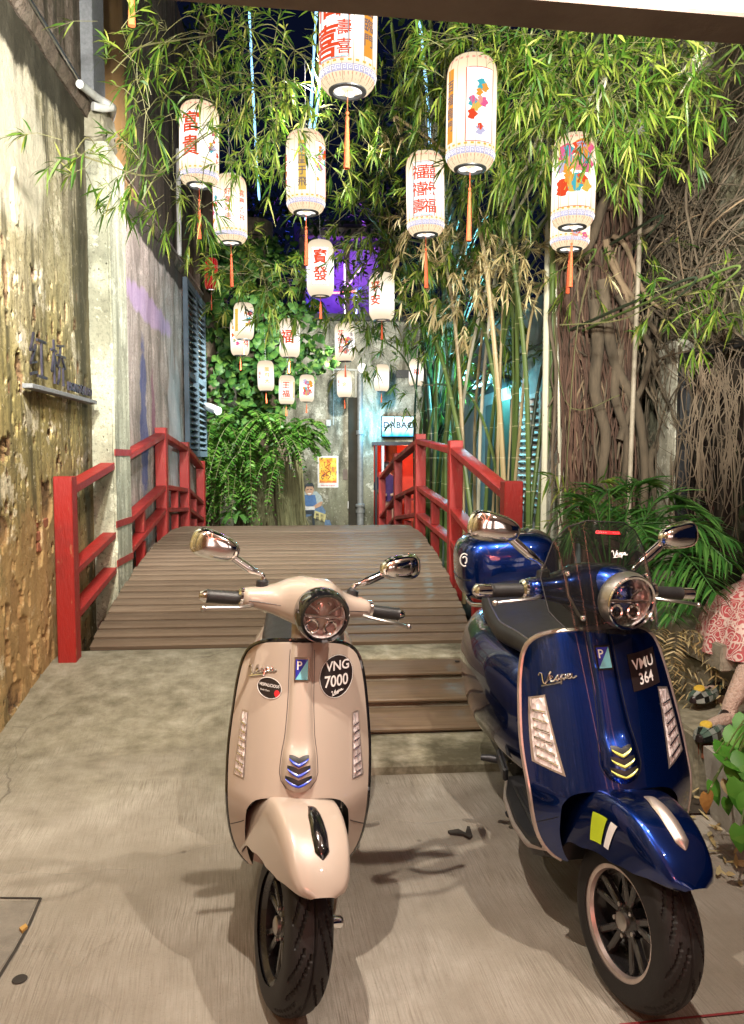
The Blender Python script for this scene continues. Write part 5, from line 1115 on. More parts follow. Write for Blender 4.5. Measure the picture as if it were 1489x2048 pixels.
def lantern(px, py, wpx, label, spec, hpx=None, rot=0, red=False, far=False, Y=None, text_lod=True):
    D = 2 * RL * 1540 / wpx if Y is None else Y
    p = Wp(px, py, D); asp = (hpx / wpx) / 1.83 if hpx else 1.0
    LANT.append((px, py, wpx, hpx or wpx * 1.83, D)); t = thing('lantern', label, 'lantern', p, GL, local=True); t.rotation_euler = (0, R(random.uniform(-1.5, 1.5)), R(rot) - math.atan2(p.x, p.y)); f_ = D * wpx / (2 * RL * 1540); t.scale = (f_, f_, f_ * asp)
    def on(th, z, off=0.0): r = prof(z / HL) + off; return Vector((r * math.sin(th), -r * math.cos(th), z))
    mb = MB(); n = 36; zs = [-1, -.985, -.95, -.9, -.82, -.72, -.62, -.4, -.2, 0, .2, .4, .62, .72, .82, .9, .95, .985, 1]
    mb.loft([[on(2*math.pi*j/n, z*HL) for j in range(n)] for z in zs], caps=False)
    body = mb.build('lantern_paper', (M_['red_paper'] if red else M_['paper_far' if far else 'paper']), t, angle=80)
    mb = MB(); rr = prof(1.0)
    mb.lathe([(rr + .004, -HL - .004), (rr + .008, -HL + .008), (rr - .012, -HL + .012), (rr - .016, -HL - .006), (rr + .004, -HL - .004)], 28); mb.build('rim', M_['black_plastic'], t)
    mb = MB(); mb.lathe([(rr + .004, HL + .004), (rr + .006, HL - .006), (rr - .014, HL - .006), (rr - .014, HL + .006), (rr + .004, HL + .004)], 28); mb.build('rim', M_['black_plastic'], t)
    if not far:
        mb = MB()
        for j in range(16): mb.tube([on(2*math.pi*(j + .5)/16, z*HL, .001) for z in zs[1:-1]], .0014, 4, caps=False)
        mb.build('ribs', M_['rib'], t, kind='stuff')
        if not red:
            for zz, w, m in ((-.80, .030, 'ink_violet'), (-.69, .010, 'ink_gold'), (.86, .012, 'ink_pink')):
                mb = MB(); k = 48
                mb.loft([[on(2*math.pi*j/k, zz*HL - w/2, .0016) for j in range(k)], [on(2*math.pi*j/k, zz*HL + w/2, .0016) for j in range(k)]], caps=False)
                if m != 'ink_violet': mb.f = [f for i, f in enumerate(mb.f) if i % 2 == 0]; mb.mi = [0] * len(mb.f)
                mb.build('printed_band', M_[m], body)
            mb = MB()
            for j in range(40):
                a = 2*math.pi*j/40; mb.add([on(a, -.87*HL, .0018), on(a + .05, -.87*HL, .0018), on(a + .03, -.975*HL, .0018), on(a + .02, -.975*HL, .0018)], [(0, 1, 2, 3)])
            mb.build('petal_band', M_['ink_pink'], body, kind='stuff')
            mb = MB()
            for j in range(30):
                a = 2*math.pi*j/30; z0, z1 = -.845*HL, -.765*HL
                q = [(a, z0), (a, z1), (a + .15, z1), (a + .15, z0 + .007), (a + .06, z0 + .007), (a + .06, z0 + .014), (a + .10, z0 + .014)]
                mb.tube([on(u, w, .0024) for u, w in q], .0013, 4, caps=False)
            mb.build('fret_band', M_['paper_white'], body, kind='stuff')
    if spec:
        for kind_, th, zc, sz, body_txt, m in spec:
            if kind_ == 'txt':       # one vertical column of characters
                chs = list(body_txt); h = sz * 1.12
                for i, ch in enumerate(chs):
                    tv, tf = text_mesh(ch, sz, .02 if sz > .1 else .012); tv, tf = slice_mesh(tv, tf, .022)
                    mb = MB(); mb.add([on(th + x / RL, zc + (len(chs) - 1) * h / 2 - i * h + y, .003) for x, y in tv], tf); mb.build('character', M_[m], body, smooth=False)
            elif kind_ == 'panel':
                w, h = sz; mb = MB(); mb.grid(lambda u, v: on(th + u / RL, zc + v, .0016), 10, 2, -w/2, w/2, -h/2, h/2); mb.build('panel', M_[m], body)
            elif kind_ == 'frame':
                w, h = sz; mb = MB()
                loop = [(-w/2 + w*i/8, -h/2) for i in range(9)] + [(w/2, -h/2 + h*i/4) for i in range(1, 5)] + [(w/2 - w*i/8, h/2) for i in range(1, 9)] + [(-w/2, h/2 - h*i/4) for i in range(1, 5)]
                mb.tube([on(th + u / RL, zc + v, .002) for u, v in loop], .0019, 4, caps=False); mb.build('panel_border', M_[m], body)
            elif kind_ == 'flowers':
                g = np.random.default_rng(int(abs(th * 100) + sz * 1000)); 
                for i in range(11):
                    u, v, r_ = g.uniform(-.05, .05), g.uniform(-.13, .13), g.uniform(.014, .028) * sz; mb = MB(); k = 10
                    pts = [on(th + (u + r_ * (1 + .35 * math.cos(5*q*2*math.pi/k)) * math.cos(q*2*math.pi/k)) / RL, zc + v + r_ * 1.1 * math.sin(q*2*math.pi/k), .0024) for q in range(k)]
                    mb.add(pts, [tuple(range(k))]); mb.build('painted_flower', M_[('ink_rose', 'ink_cyan', 'ink_orange', 'ink_red', 'ink_pink', 'ink_violet', 'ink_gold')[i % 7]], body, smooth=False)
    # cord above, tassel below
    mb = MB(); mb.tube([(0, 0, HL), (0, 0, HL + .55 / asp)], .0022, 5); mb.tube([(-rr, 0, HL), (0, 0, HL + .07)], .0018, 4); mb.tube([(rr, 0, HL), (0, 0, HL + .07)], .0018, 4); mb.build('cord', M_['black_plastic'], t, kind='stuff')
    k = .62 if far else 1.0
    mb = MB(); mb.tube([(0, 0, -HL + .01), (0, 0, -HL - .11 * k)], .0016, 5); mb.ball((0, 0, -HL - .10 * k), .009, 8, 6); ts = mb.build('tassel_cord', M_['tassel'], t)
    mb = MB(); g = np.random.default_rng(int(px)); 
    mb.lathe([(.002, -HL - .11*k), (.009, -HL - .12*k), (.008, -HL - .145*k), (.011, -HL - .20*k), (.0155, -HL - .36*k), (.014, -HL - .362*k), (.0, -HL - .355*k)], 14); mb.build('tassel', M_['tassel'], ts)
    if not far:
        mb = MB()
        for j in range(6):
            a = 2*math.pi*j/6 + .3; q = Vector((math.cos(a), math.sin(a), 0)) * rr * .62; mb.ball(q + Vector((0, 0, -HL + .012)), .026, 8, 6, (1, 1, .4))
        mb.build('bottom_bulbs', M_['paper_white'], t, kind='stuff')
    return t
def red_paper():
    k = NM('red_lantern_paper'); v = k.co(); vo = k.n('TexVoronoi', {'Vector': v, 'Scale': 90.0}).outputs['Distance']; ab = k.math('ABSOLUTE', k.n('SeparateXYZ', {0: v}).outputs[2])
    return k.out(k.n('Emission', {'Color': k.mix(k.ramp(vo, [(.2, 0.0), (.35, 1.0)]), (.9, .02, .03), (.35, .0, .01)), 'Strength': k.ramp(ab, [(.02, 1.3), (.25, .6)])}))
M_['red_paper'] = red_paper()
T = 'txt'
seal = lambda th: [('panel', th, .0, (.17, .36), '', 'paper_white'), ('frame', th, .0, (.165, .355), '', 'ink_red'), ('frame', th, .0, (.155, .345), '', 'ink_cyan'), (T, th - .30, .0, .165, '福喜', 'ink_red'), (T, th + .42, .0, .075, '福祿壽喜', 'ink_red')]
lantern(697, 68, 112, 'largest lantern hanging just under the beam, with red seal characters and an orange strip', seal(-.55) + [('panel', .75, .02, (.055, .36), '', 'ink_orange'), (T, .75, .02, .062, '五福臨門', 'ink_grey')], 204)
lantern(943, 230, 98, 'tall lantern with orange side strip and flower painting among the bamboo leaves', [('panel', -.95, .01, (.05, .36), '', 'ink_orange'), (T, -.95, .01, .058, '百福臨門', 'ink_grey'), ('panel', .35, 0, (.16, .36), '', 'paper_white'), ('frame', .35, 0, (.158, .355), '', 'ink_red'), ('flowers', .35, 0, 1.1, '', '')], 196)
lantern(612, 347, 76, 'lantern with yellow phoenix characters and a flower panel', [('panel', -.18, .01, (.055, .33), '', 'ink_gold'), (T, -.18, .01, .066, '鳳凰于飛', 'ink_grey'), ('panel', .95, 0, (.13, .36), '', 'paper_white'), ('frame', .95, 0, (.128, .355), '', 'ink_red'), ('flowers', .95, 0, .9, '', ''), (T, -1.3, 0, .05, '福祿壽喜', 'ink_red')], 142)
lantern(851, 390, 75, 'lantern with one big red seal character in a red frame', [('panel', -.1, 0, (.165, .37), '', 'paper_white'), ('frame', -.1, 0, (.16, .36), '', 'ink_red'), ('frame', -.1, 0, (.15, .345), '', 'ink_cyan'), (T, -.36, 0, .10, '福禧壽', 'ink_red'), (T, .22, 0, .10, '囍祿福', 'ink_red')], 146)
lantern(399, 291, 75, 'cream lantern with a red round character behind bamboo twigs at the left wall', [('panel', -.45, .03, (.14, .30), '', 'paper_white'), (T, -.45, .03, .14, '富貴', 'ink_red'), ('flowers', .8, 0, .8, '', '')], 142)
lantern(461, 420, 64, 'lantern with two columns of red good luck characters', [(T, -.15, .01, .058, '好運連連', 'ink_red'), (T, .75, .01, .058, '喜慶吉祥', 'ink_red'), ('panel', -1.2, 0, (.10, .34), '', 'paper_white'), ('frame', -1.2, 0, (.10, .34), '', 'ink_red'), ('flowers', -1.2, 0, .8, '', '')], 118)
lantern(1148, 365, 86, 'lantern with pink and blue flower painting in front of the fig trunk', [('flowers', -.35, .06, 1.9, '', ''), ('flowers', .5, .05, 1.9, '', ''), ('frame', .1, 0, (.22, .36), '', 'ink_red')], 166)
lantern(1142, 432, 78, 'lantern half hidden below the flower painted lantern', [('flowers', .6, -.1, 1.2, '', '')], 124, Y=5.6)
lantern(641, 538, 53, 'lantern with a red framed treasure character below the phoenix lantern', [('panel', 0, 0, (.19, .37), '', 'paper_white'), ('frame', 0, 0, (.18, .36), '', 'ink_red'), (T, 0, .01, .15, '寶發', 'ink_red')], 100, far=True)
lantern(764, 594, 50, 'cream lantern with red characters 平安 at the right of the lane', [(T, -.55, .02, .13, '平安', 'ink_red')], 86, far=True)
lantern(580, 677, 40, 'cream lantern with one red fortune character over the far vines', [(T, -.30, .01, .20, '福', 'ink_red')], 70, far=True)
lantern(488, 643, 39, 'upper lantern of the overlapping pair at the left with flower panel', [('panel', -.8, 0, (.06, .33), '', 'ink_gold'), ('flowers', .5, 0, 1.2, '', '')], 66, far=True)
lantern(480, 675, 36, 'lower lantern of the overlapping pair at the left', [('flowers', -.6, 0, 1.0, '', ''), (T, .7, -.03, .12, '吉祥', 'ink_red')], 66, far=True)
lantern(690, 685, 39, 'lantern with brown brush drawing in front of the grey far wall', [(T, -.4, .0, .10, '花開富', 'ink_red'), ('flowers', .4, -.05, 1.3, '', ''), (T, .75, .06, .06, '貴雲', 'ink_grey')], 70, far=True)
lantern(532, 752, 32, 'small white lantern with gold characters among the left vine leaves', [(T, .15, 0, .09, '鳳飛天', 'ink_gold'), (T, -.85, 0, .07, '福祿', 'ink_red')], 55, far=True, Y=12.0)
lantern(574, 780, 31, 'small lantern with red framed characters over the ferns', [(T, -.1, .0, .14, '王福', 'ink_red'), ('frame', -.1, 0, (.17, .34), '', 'ink_red'), ('panel', 1.1, 0, (.04, .3), '', 'ink_gold')], 53, far=True, Y=12.1)
lantern(614, 777, 29, 'small white lantern with a flower painting right of the red framed one', [('flowers', 0, 0, 1.5, '', ''), ('flowers', .3, -.02, 1.6, '', '')], 50, far=True, Y=12.2)
lantern(689, 768, 29, 'small white lantern with a gold mark beside the downpipe', [(T, 0, -.02, .10, '金', 'ink_gold'), (T, -.9, 0, .07, '福祿', 'ink_red')], 50, far=True)
lantern(764, 756, 29, 'small blank lantern behind the bamboo above the cyan sign', None, 50, far=True)
lantern(833, 745, 29, 'small lantern with red marks hidden in the bamboo leaves right of the cyan sign', [(T, 0, 0, .12, '福', 'ink_red')], 50, far=True)
lantern(423, 548, 25, 'red fabric lantern hanging behind the left building', None, 56, red=True, Y=11.6)
# the end of one more tassel that hangs in from above the frame
t = thing('lantern', 'orange tassel end of a lantern hanging above the frame at top left', 'lantern', Wp(264, -170, 4.6), GL); p = Wp(264, -60, 4.6); q = Wp(264, 52, 4.6)
b = MB(); b.tube([p, p.lerp(q, .3), q.lerp(p, .02), q], [.006, .013, .022, .020], 12); b.build('tassel', surf_mat('orange_silk', (.75, .2, .06), (.55, .12, .03), 90, .6, bump=.6, bscale=200), t)
b = MB(); c = Wp(264, -260, 4.6); b.lathe([(.09, -.30), (.15, -.2), (.15, .2), (.09, .30)], 24, o=c); b.build('lantern_paper', M_['paper'], t); b = MB(); b.tube([c + Vector((0, 0, -.30)), p], .003, 5); b.build('tassel_cord', M_['tassel'], t)
# ------------------------------------------------------------------ plants
def leaf_mat(name, stops, trans=.35, rough=.45, spec=.35):
    k = NM(name); ri = k.n('NewGeometry').outputs['Random Per Island']; n = k.noise(k.co(), 9, 3)
    f = k.math('ADD', k.math('MULTIPLY', ri, .75), k.math('MULTIPLY', n, .3)); col = k.ramp(f, stops)
    b = k.bsdf(color=col, rough=rough, spec=spec); tr = k.n('BsdfTranslucent', {'Color': k.mix(.5, col, (.9, 1, .3), 'MULTIPLY')})
    return k.out(k.n('MixShader', {0: trans, 1: b, 2: tr}))
M_['bamboo_leaf'] = leaf_mat('bamboo_leaf', [(.05, (.015, .050, .006)), (.30, (.042, .105, .012)), (.55, (.10, .165, .018)), (.78, (.20, .24, .035)), (.97, (.36, .30, .11))], .42)
M_['dry_bamboo_leaf'] = leaf_mat('dry_bamboo_leaf', [(.1, (.28, .20, .085)), (.5, (.46, .36, .18)), (.9, (.60, .52, .30))], .3)
M_['broad_leaf'] = leaf_mat('broad_leaf', [(.1, (.010, .036, .010)), (.5, (.030, .090, .018)), (.9, (.11, .19, .035))], .3, .5, .25)
M_['fern_leaf'] = leaf_mat('fern_leaf', [(.1, (.018, .070, .008)), (.5, (.045, .130, .014)), (.9, (.12, .22, .035))], .35)
M_['palm_leaf'] = leaf_mat('palm_leaf', [(.1, (.022, .10, .018)), (.5, (.05, .185, .035)), (.9, (.13, .32, .07))], .3, .35, .5)
M_['dark_leaf'] = leaf_mat('dark_tree_leaf', [(.1, (.008, .022, .005)), (.6, (.018, .045, .009)), (.95, (.05, .085, .015))], .2)
def cane(name, c1, c2):
    k = NM(name); z = k.n('SeparateXYZ', {0: k.n('TexCoord').outputs['Object']}).outputs[2]; n = k.noise(k.co((1, 1, .4)), 6, 5)
    ring = k.ramp(k.math('FRACT', k.math('DIVIDE', z, .30)), [(.0, 0.0), (.035, 1.0)])
    col = k.mix(ring, (.42, .38, .24), k.mix(n, c1, c2))
    return k.out(k.bsdf(color=col, rough=.35, spec=.5))
M_['cane_green'] = cane('green_cane', (.045, .085, .018), (.10, .13, .035)); M_['cane_dark'] = cane('dark_cane', (.010, .018, .010), (.025, .035, .018)); M_['cane_tan'] = cane('tan_cane', (.22, .16, .075), (.36, .28, .15)); M_['cane_pale'] = cane('pale_cane', (.40, .38, .28), (.50, .46, .36))
M_['bark'] = surf_mat('fig_bark', (.135, .098, .064), (.040, .029, .019), 9, .85, bump=.7, bscale=50, stretch=(1, 1, .3))
M_['red_root'] = surf_mat('hair_root', (.125, .062, .040), (.05, .028, .02), 12, .85, bump=.5, bscale=60, stretch=(1, 1, .25))
M_['pale_root'] = surf_mat('pale_root', (.27, .185, .11), (.12, .08, .05), 8, .75, bump=.5, bscale=50, stretch=(1, 1, .4))
M_['twig'] = surf_mat('bamboo_twig', (.11, .10, .035), (.06, .06, .02), 10, .6)
pr_ = np.random.default_rng(42)
class Leaves:
    def __init__(self): self.v = []; self.f = []; self.n = 0
    def add(self, B, D, L, W, droop):
        """B, D: (n,3) base and direction; L, W, droop: (n,)"""
        n = len(B); D = D / np.linalg.norm(D, axis=1, keepdims=True); S = np.cross(D, np.array([0, 0, 1.0]) + pr_.normal(0, .45, (n, 3))); S /= np.linalg.norm(S, axis=1, keepdims=True) + 1e-9
        def at(t, s): P = B + D * (L * t)[:, None] + S * (W * s)[:, None]; P[:, 2] -= droop * L * t * t; return P
        V = np.stack([at(0, 0), at(.25, 1), at(.25, -1), at(.60, .9), at(.60, -.9), at(1, 0)], 1).reshape(-1, 3)
        o = self.n; self.v.append(V)
        for i in range(n):
            q = o + i * 6; self.f += [(q, q+2, q+1), (q+1, q+2, q+4, q+3), (q+3, q+4, q+5)]
        self.n += 6 * n
    def build(self, name, mat, parent, **tags):
        mb = MB(); mb.v = [tuple(p) for p in np.concatenate(self.v)]; mb.f = self.f; mb.mi = [0] * len(mb.f)
        o = mb.build(name, mat, parent, angle=180); o['kind'] = 'stuff'
        for k, v in tags.items(): o[k] = v
        return o
def spray(lv, tw, p, d, L=.16, n=9, W=.0095):
    """one drooping fan of narrow leaves at the end of a twig"""
    p = np.array(p); d = np.array(d) / np.linalg.norm(d); tl = pr_.uniform(.10, .26)
    a = p; c = p + d * tl * .55 + np.array([0, 0, -.01]); e = p + d * tl + np.array([0, 0, -.05 * tl / .2])
    tw.tube([a, c, e], [.0022, .0018, .0012], 3, caps=False)
    t = pr_.uniform(.35, 1, n); B = a + (c - a) * np.minimum(1, t * 2)[:, None] + (e - c) * np.maximum(0, t * 2 - 1)[:, None]
    D = d[None] * .95 + pr_.normal(0, .52, (n, 3)); D[:, 2] -= .06
    lv.add(B, D, L * pr_.uniform(.65, 1.2, n), W * pr_.uniform(.7, 1.2, n), pr_.uniform(.08, .70, n))
# clumps of foliage: place in the canopy, spread, number of sprays, dry or green
CL = [(275, 165, 4.5, .14, 9), (335, 60, 4.9, .20, 14), (300, 215, 4.6, .12, 7), (285, 325, 4.6, .12, 8), (150, 305, 4.4, .06, 4), (205, 318, 4.6, .07, 4), (345, 240, 5.2, .2, 11), (425, 70, 5.2, .26, 24), (430, 180, 5.4, .28, 30), (345, 380, 5.3, .2, 14), (400, 420, 5.6, .15, 9),
  (500, 60, 5.6, .28, 26), (500, 150, 5.2, .28, 34), (560, 215, 5.2, .28, 38), (590, 100, 5.6, .28, 30), (480, 235, 5.4, .2, 20), (640, 215, 5.8, .26, 26), (550, 290, 5.2, .20, 24), (420, 300, 5.3, .14, 9), (640, 300, 6.2, .22, 14), (700, 260, 6.4, .28, 28), (790, 120, 6.0, .3, 24), (770, 215, 6.2, .34, 40), (840, 190, 6.0, .3, 34), (870, 270, 6.4, .26, 24), (760, 290, 6.8, .25, 16), (815, 320, 7, .2, 12),
  (900, 80, 5.0, .28, 30), (860, 60, 5.5, .25, 22), (960, 60, 4.7, .26, 34), (1000, 110, 4.6, .28, 40), (1060, 80, 4.5, .28, 42), (1130, 110, 4.4, .28, 42), (1190, 130, 4.4, .28, 40), (1050, 190, 4.8, .30, 42), (1120, 220, 4.7, .30, 44), (1190, 225, 4.6, .28, 36), (1260, 180, 4.5, .26, 30), (1010, 260, 5.4, .28, 28), (1080, 300, 5.2, .26, 26), (1170, 300, 5.0, .2, 16), (1330, 130, 4.5, .24, 20), (1400, 130, 4.4, .2, 14), (1360, 190, 4.4, .2, 12), (1290, 250, 4.7, .16, 7), (1370, 260, 4.6, .12, 6), (1455, 150, 4.4, .14, 7),
  (1010, 360, 6.0, .3, 26), (930, 370, 6.4, .25, 20), (1230, 320, 5.2, .10, 4), (1340, 610, 4.9, .16, 10), (1420, 590, 4.7, .18, 12), (1480, 600, 4.6, .12, 7), (1170, 540, 6.0, .10, 6), (1290, 480, 5.8, .08, 3),
  (760, 440, 7.6, .35, 22), (700, 420, 8.0, .25, 12), (800, 500, 8.0, .4, 28), (860, 560, 8.4, .45, 40), (900, 640, 8.8, .5, 40), (790, 620, 9.2, .4, 30), (720, 580, 9.0, .4, 22), (600, 560, 8.2, .36, 26), (530, 560, 8.0, .3, 22), (480, 560, 8.4, .3, 16), (470, 610, 9, .2, 8), (690, 620, 9.4, .3, 14), (950, 560, 8.0, .4, 30), (870, 700, 9.4, .4, 28), (960, 680, 8.2, .3, 20), (740, 690, 10.0, .3, 16), (850, 790, 9.8, .3, 12), (900, 480, 7.4, .35, 24), (980, 450, 6.8, .3, 18), (1040, 420, 6.4, .2, 10)]
DRY = [(800, 270, 6.2, .10, 5), (870, 420, 6.8, .18, 14), (930, 510, 6.8, .22, 20), (990, 510, 6.6, .22, 22), (1050, 490, 6.4, .2, 18), (880, 560, 7.2, .2, 14), (1010, 570, 6.8, .2, 14), (950, 440, 6.6, .2, 14), (1160, 520, 6.0, .1, 5), (940, 600, 7.6, .25, 12), (1070, 540, 6.6, .12, 8), (840, 480, 7.4, .2, 10)]
NC = 46; culms = []
GB = 'bamboo culms in the grove beside the bridge'
lab = {'green': 'slender green bamboo culm with leafy top in the grove beside the bridge', 'dark': 'dark almost black bamboo culm in the grove beside the bridge', 'tan': 'dry tan bamboo culm with straw leaves in the grove beside the bridge', 'pale': 'pale weathered bamboo culm in the grove beside the bridge'}
bases = []
for i in range(NC):
    Y = pr_.uniform(6.6, 12.2); bases.append((pr_.uniform(1.42, 1.95) + max(0, 8.5 - Y) * .18, Y))
tops = [c for c in CL if c[0] > 640] + DRY; pr_.shuffle(tops)
def culm(i, bx, by, target, kind, r):
    t = thing('bamboo', lab[kind], 'bamboo', (bx, by, -.02), GB)
    tx = Vector(target); b0 = Vector((bx, by, -.02)); mid = Vector((bx + (tx.x - bx) * .12 + pr_.uniform(-.06, .06), by + (tx.y - by) * .12 + pr_.uniform(-.1, .1), tx.z * .55)); m2 = b0.lerp(tx, .5); m2.z = tx.z * .9 + .1; m2.x = bx + (tx.x - bx) * .42; m2.y = by + (tx.y - by) * .42
    pts = smoothpath([b0, mid, m2, tx + Vector((0, 0, .12)), tx], 14); rad = []
    for k, p in enumerate(pts): f = k / (len(pts) - 1); rad.append(r * (1 - f) ** .75 + .0035)
    mb = MB(); mb.tube(pts, rad, 7); mb.build('culm', M_['cane_' + kind], t)
    return t
cul = []
for i in range(NC):
    c = tops[i % len(tops)]; dry = c in DRY; p = Wp(c[0], c[1], c[2])
    kind = 'tan' if dry else ('dark' if i % 6 == 0 else ('pale' if i % 11 == 5 else 'green'))
    cul.append((culm(i, *bases[i], p, kind, pr_.uniform(.013, .024)), p, kind))
STOUT = ['thickest black bamboo culm, leaning left behind the crest post of the right rail', 'second black bamboo culm, just right of the thickest black one', 'stout green bamboo culm leaning over the lane in front of the fig trunk', 'stout green bamboo culm close behind the leaning one beside the fig trunk', 'dark bamboo culm left of the stout green pair by the fig trunk', 'thin pale bamboo culm rising right in front of the fig roots', 'green bamboo culm in front of the pale barked tree', 'tan bamboo culm in front of the blue lit shop wall', 'tan bamboo culm in front of the pale louvred shutters', 'bare pale bamboo culm beside the reddish hanging roots']
# tall stout culms one can follow in the photograph
for (pts, kind, r) in (([(868, 1010, 9.5), (862, 850, 9.5), (848, 690, 9.5), (835, 560, 9.4), (800, 420, 9.0)], 'dark', .045), ([(880, 1000, 9.8), (868, 820, 9.8), (858, 660, 9.8), (845, 540, 9.6)], 'dark', .036), ([(1075, 1080, 6.6), (1100, 800, 6.5), (1105, 500, 6.2), (1085, 330, 5.6), (1020, 110, 5.0)], 'green', .034), ([(1060, 1060, 6.8), (1092, 780, 6.8), (1112, 560, 6.6), (1110, 400, 6.2)], 'green', .026), ([(1050, 1060, 7.0), (1070, 820, 7.0), (1105, 620, 6.8), (1100, 420, 6.6)], 'dark', .022), ([(1120, 1080, 6.4), (1118, 800, 6.4), (1112, 560, 6.4), (1118, 420, 6.2)], 'pale', .018), ([(910, 920, 9.0), (900, 780, 9.0), (890, 640, 9.0), (880, 480, 8.6)], 'green', .026), ([(985, 1050, 7.6), (1000, 800, 7.6), (1005, 560, 7.4), (1000, 430, 7.0)], 'tan', .018), ([(1012, 1060, 7.4), (1025, 800, 7.4), (1040, 560, 7.2), (1050, 430, 6.8)], 'tan', .016), ([(1098, 450, 6.4), (1112, 560, 6.45), (1125, 720, 6.5), (1124, 1080, 6.5)], 'pale', .03)):
    q = [Wp(*p) for p in pts]; q0 = q[0].copy(); q0.z = -.02
    t = thing('bamboo', STOUT.pop(0), 'bamboo', q0, GB); pp_ = smoothpath([q0] + q, 10); MB().tube(pp_, [r * (1 - .55 * k / len(pp_)) for k in range(len(pp_))], 9).build('culm', M_['cane_' + kind], t); cul.append((t, q[-1], kind))
def pix(p):
    v = Vector(p) - Vector((0, 0, 1.5)); s, c, sp, cp = math.sin(R(4.6)), math.cos(R(4.6)), math.sin(R(4)), math.cos(R(4))
    zc = v.x * s * cp + v.y * c * cp - v.z * sp; return 744.5 + 1540 * (v.x * c - v.y * s) / zc, 1024 - 1540 * (v.x * s * sp + v.y * c * sp + v.z * cp) / zc
def in_front(p):     # keep most sprays from hanging right before a lantern
    x, y = pix(p)
    return any(abs(x - a) < w * .62 and abs(y - b) < h * .60 and p[1] < D + .1 for a, b, w, h, D in LANT)
links = [(q[1], q[0]) for q in cul]
for C, dry in sorted([(c, False) for c in CL] + [(c, True) for c in DRY], key=lambda q: -q[0][0]):
    px, py, Y, r, n = C; n = int(n * (.95 if px < 430 else .72 if px < 900 and py < 420 else 1.2)) if not dry else n; p = np.array(Wp(px, py, Y))
    hp, t = min(links, key=lambda q: (q[0] - Vector(p)).length); links.append((Vector(p), t))
    lv = Leaves(); tw = MB()
    if (hp - Vector(p)).length > .05: tw.tube(smoothpath([hp, hp.lerp(Vector(p), .5) + Vector((0, 0, .10)), Vector(p)], 5), .0030, 5)
    for _ in range(n):
        o = pr_.normal(0, 1, 3) * np.array([r, r * 1.3, r * .75]) * .75; d = o / (np.linalg.norm(o) + 1e-6) + pr_.normal(0, .5, 3); d[2] -= .15; c_ = p + o
        if in_front(c_) and pr_.random() < .86: continue
        if _ % 3 == 0: tw.tube([p, p + o * .5 + np.array([0, 0, .03]), p + o], .0020, 3, caps=False)
        spray(lv, tw, p + o, d, L=.112 if Y < 7 else .14, n=int(pr_.integers(9, 16)), W=.0060 if Y < 7 else .0090)
    lv.build('foliage', M_['dry_bamboo_leaf' if dry else 'bamboo_leaf'], t); o = tw.build('twigs', M_['twig'], t); o['kind'] = 'stuff'
# long twigs that reach across to the left wall
t = cul[0][0]; mb = MB()
for pts in ([(150, 305, 4.4), (205, 325, 4.5), (310, 350, 4.7), (400, 280, 5.2), (470, 240, 5.4)], [(225, 145, 4.4), (280, 95, 4.6), (360, 80, 4.9), (430, 70, 5.2)], [(285, 400, 4.7), (330, 330, 4.8), (415, 265, 5.1)], [(1120, 650, 5.6), (1240, 640, 5.3), (1330, 600, 4.9), (1480, 570, 4.6)], [(690, 300, 6.4), (760, 380, 7), (790, 470, 7.4), (800, 520, 8)], [(1100, 480, 6.3), (1130, 800, 6.3), (1240, 790, 6.0)], [(1125, 1080, 6.2), (1150, 700, 6.0), (1180, 540, 6.0)]):
    mb.tube(smoothpath([Wp(*p) for p in pts], 6), .0048, 5)
mb.build('long_twigs', M_['twig'], t)['kind'] = 'stuff'

# ---- strangler fig on the right
fg = thing('fig_tree', 'old strangler fig with reddish hanging roots against the right wall', 'tree', (2.55, 6.7, 0))
def strand(px0, px1, y0, y1, Y, r, wob=.03, n=9):
    pts = []
    for k in range(n):
        f = k / (n - 1); p = Wp(px0 + (px1 - px0) * f, y0 + (y1 - y0) * f, Y); pts.append(p + Vector((pr_.normal(0, wob), pr_.normal(0, wob), 0)))
    return smoothpath(pts, 3)
for i in range(20):
    a = 1128 + i * 6.8 + pr_.uniform(-5, 5); p = strand(a + pr_.uniform(-12, 26), a + pr_.uniform(-8, 14), 330 + pr_.uniform(-120, 60), 1130, 6.75 + pr_.uniform(-.2, .2), 0, .02)
    r = pr_.uniform(.022, .055); MB().tube(p, [r * (.8 + .35 * math.sin(k * .6 + i)) for k in range(len(p))], 9).build('trunk', M_['bark' if i % 5 == 4 else 'red_root'], fg)
for m_, cnt, r0, r1, wb in (('red_root', 150, .004, .011, .016), ('bark', 60, .005, .016, .03), ('pale_root', 34, .004, .010, .035)):
    mb = MB()
    for i in range(cnt):
        a = pr_.uniform(1116, 1268); p = strand(a, a + pr_.uniform(-24, 24), pr_.uniform(340, 620), pr_.uniform(700, 1110), 6.45 + pr_.uniform(-.15, .12), 0, wb); r = pr_.uniform(r0, r1); mb.tube(p, [r * (1.25 - .7 * k / len(p)) for k in range(len(p))], 4, caps=False)
    mb.build('hanging_roots', M_[m_], fg)['kind'] = 'stuff'
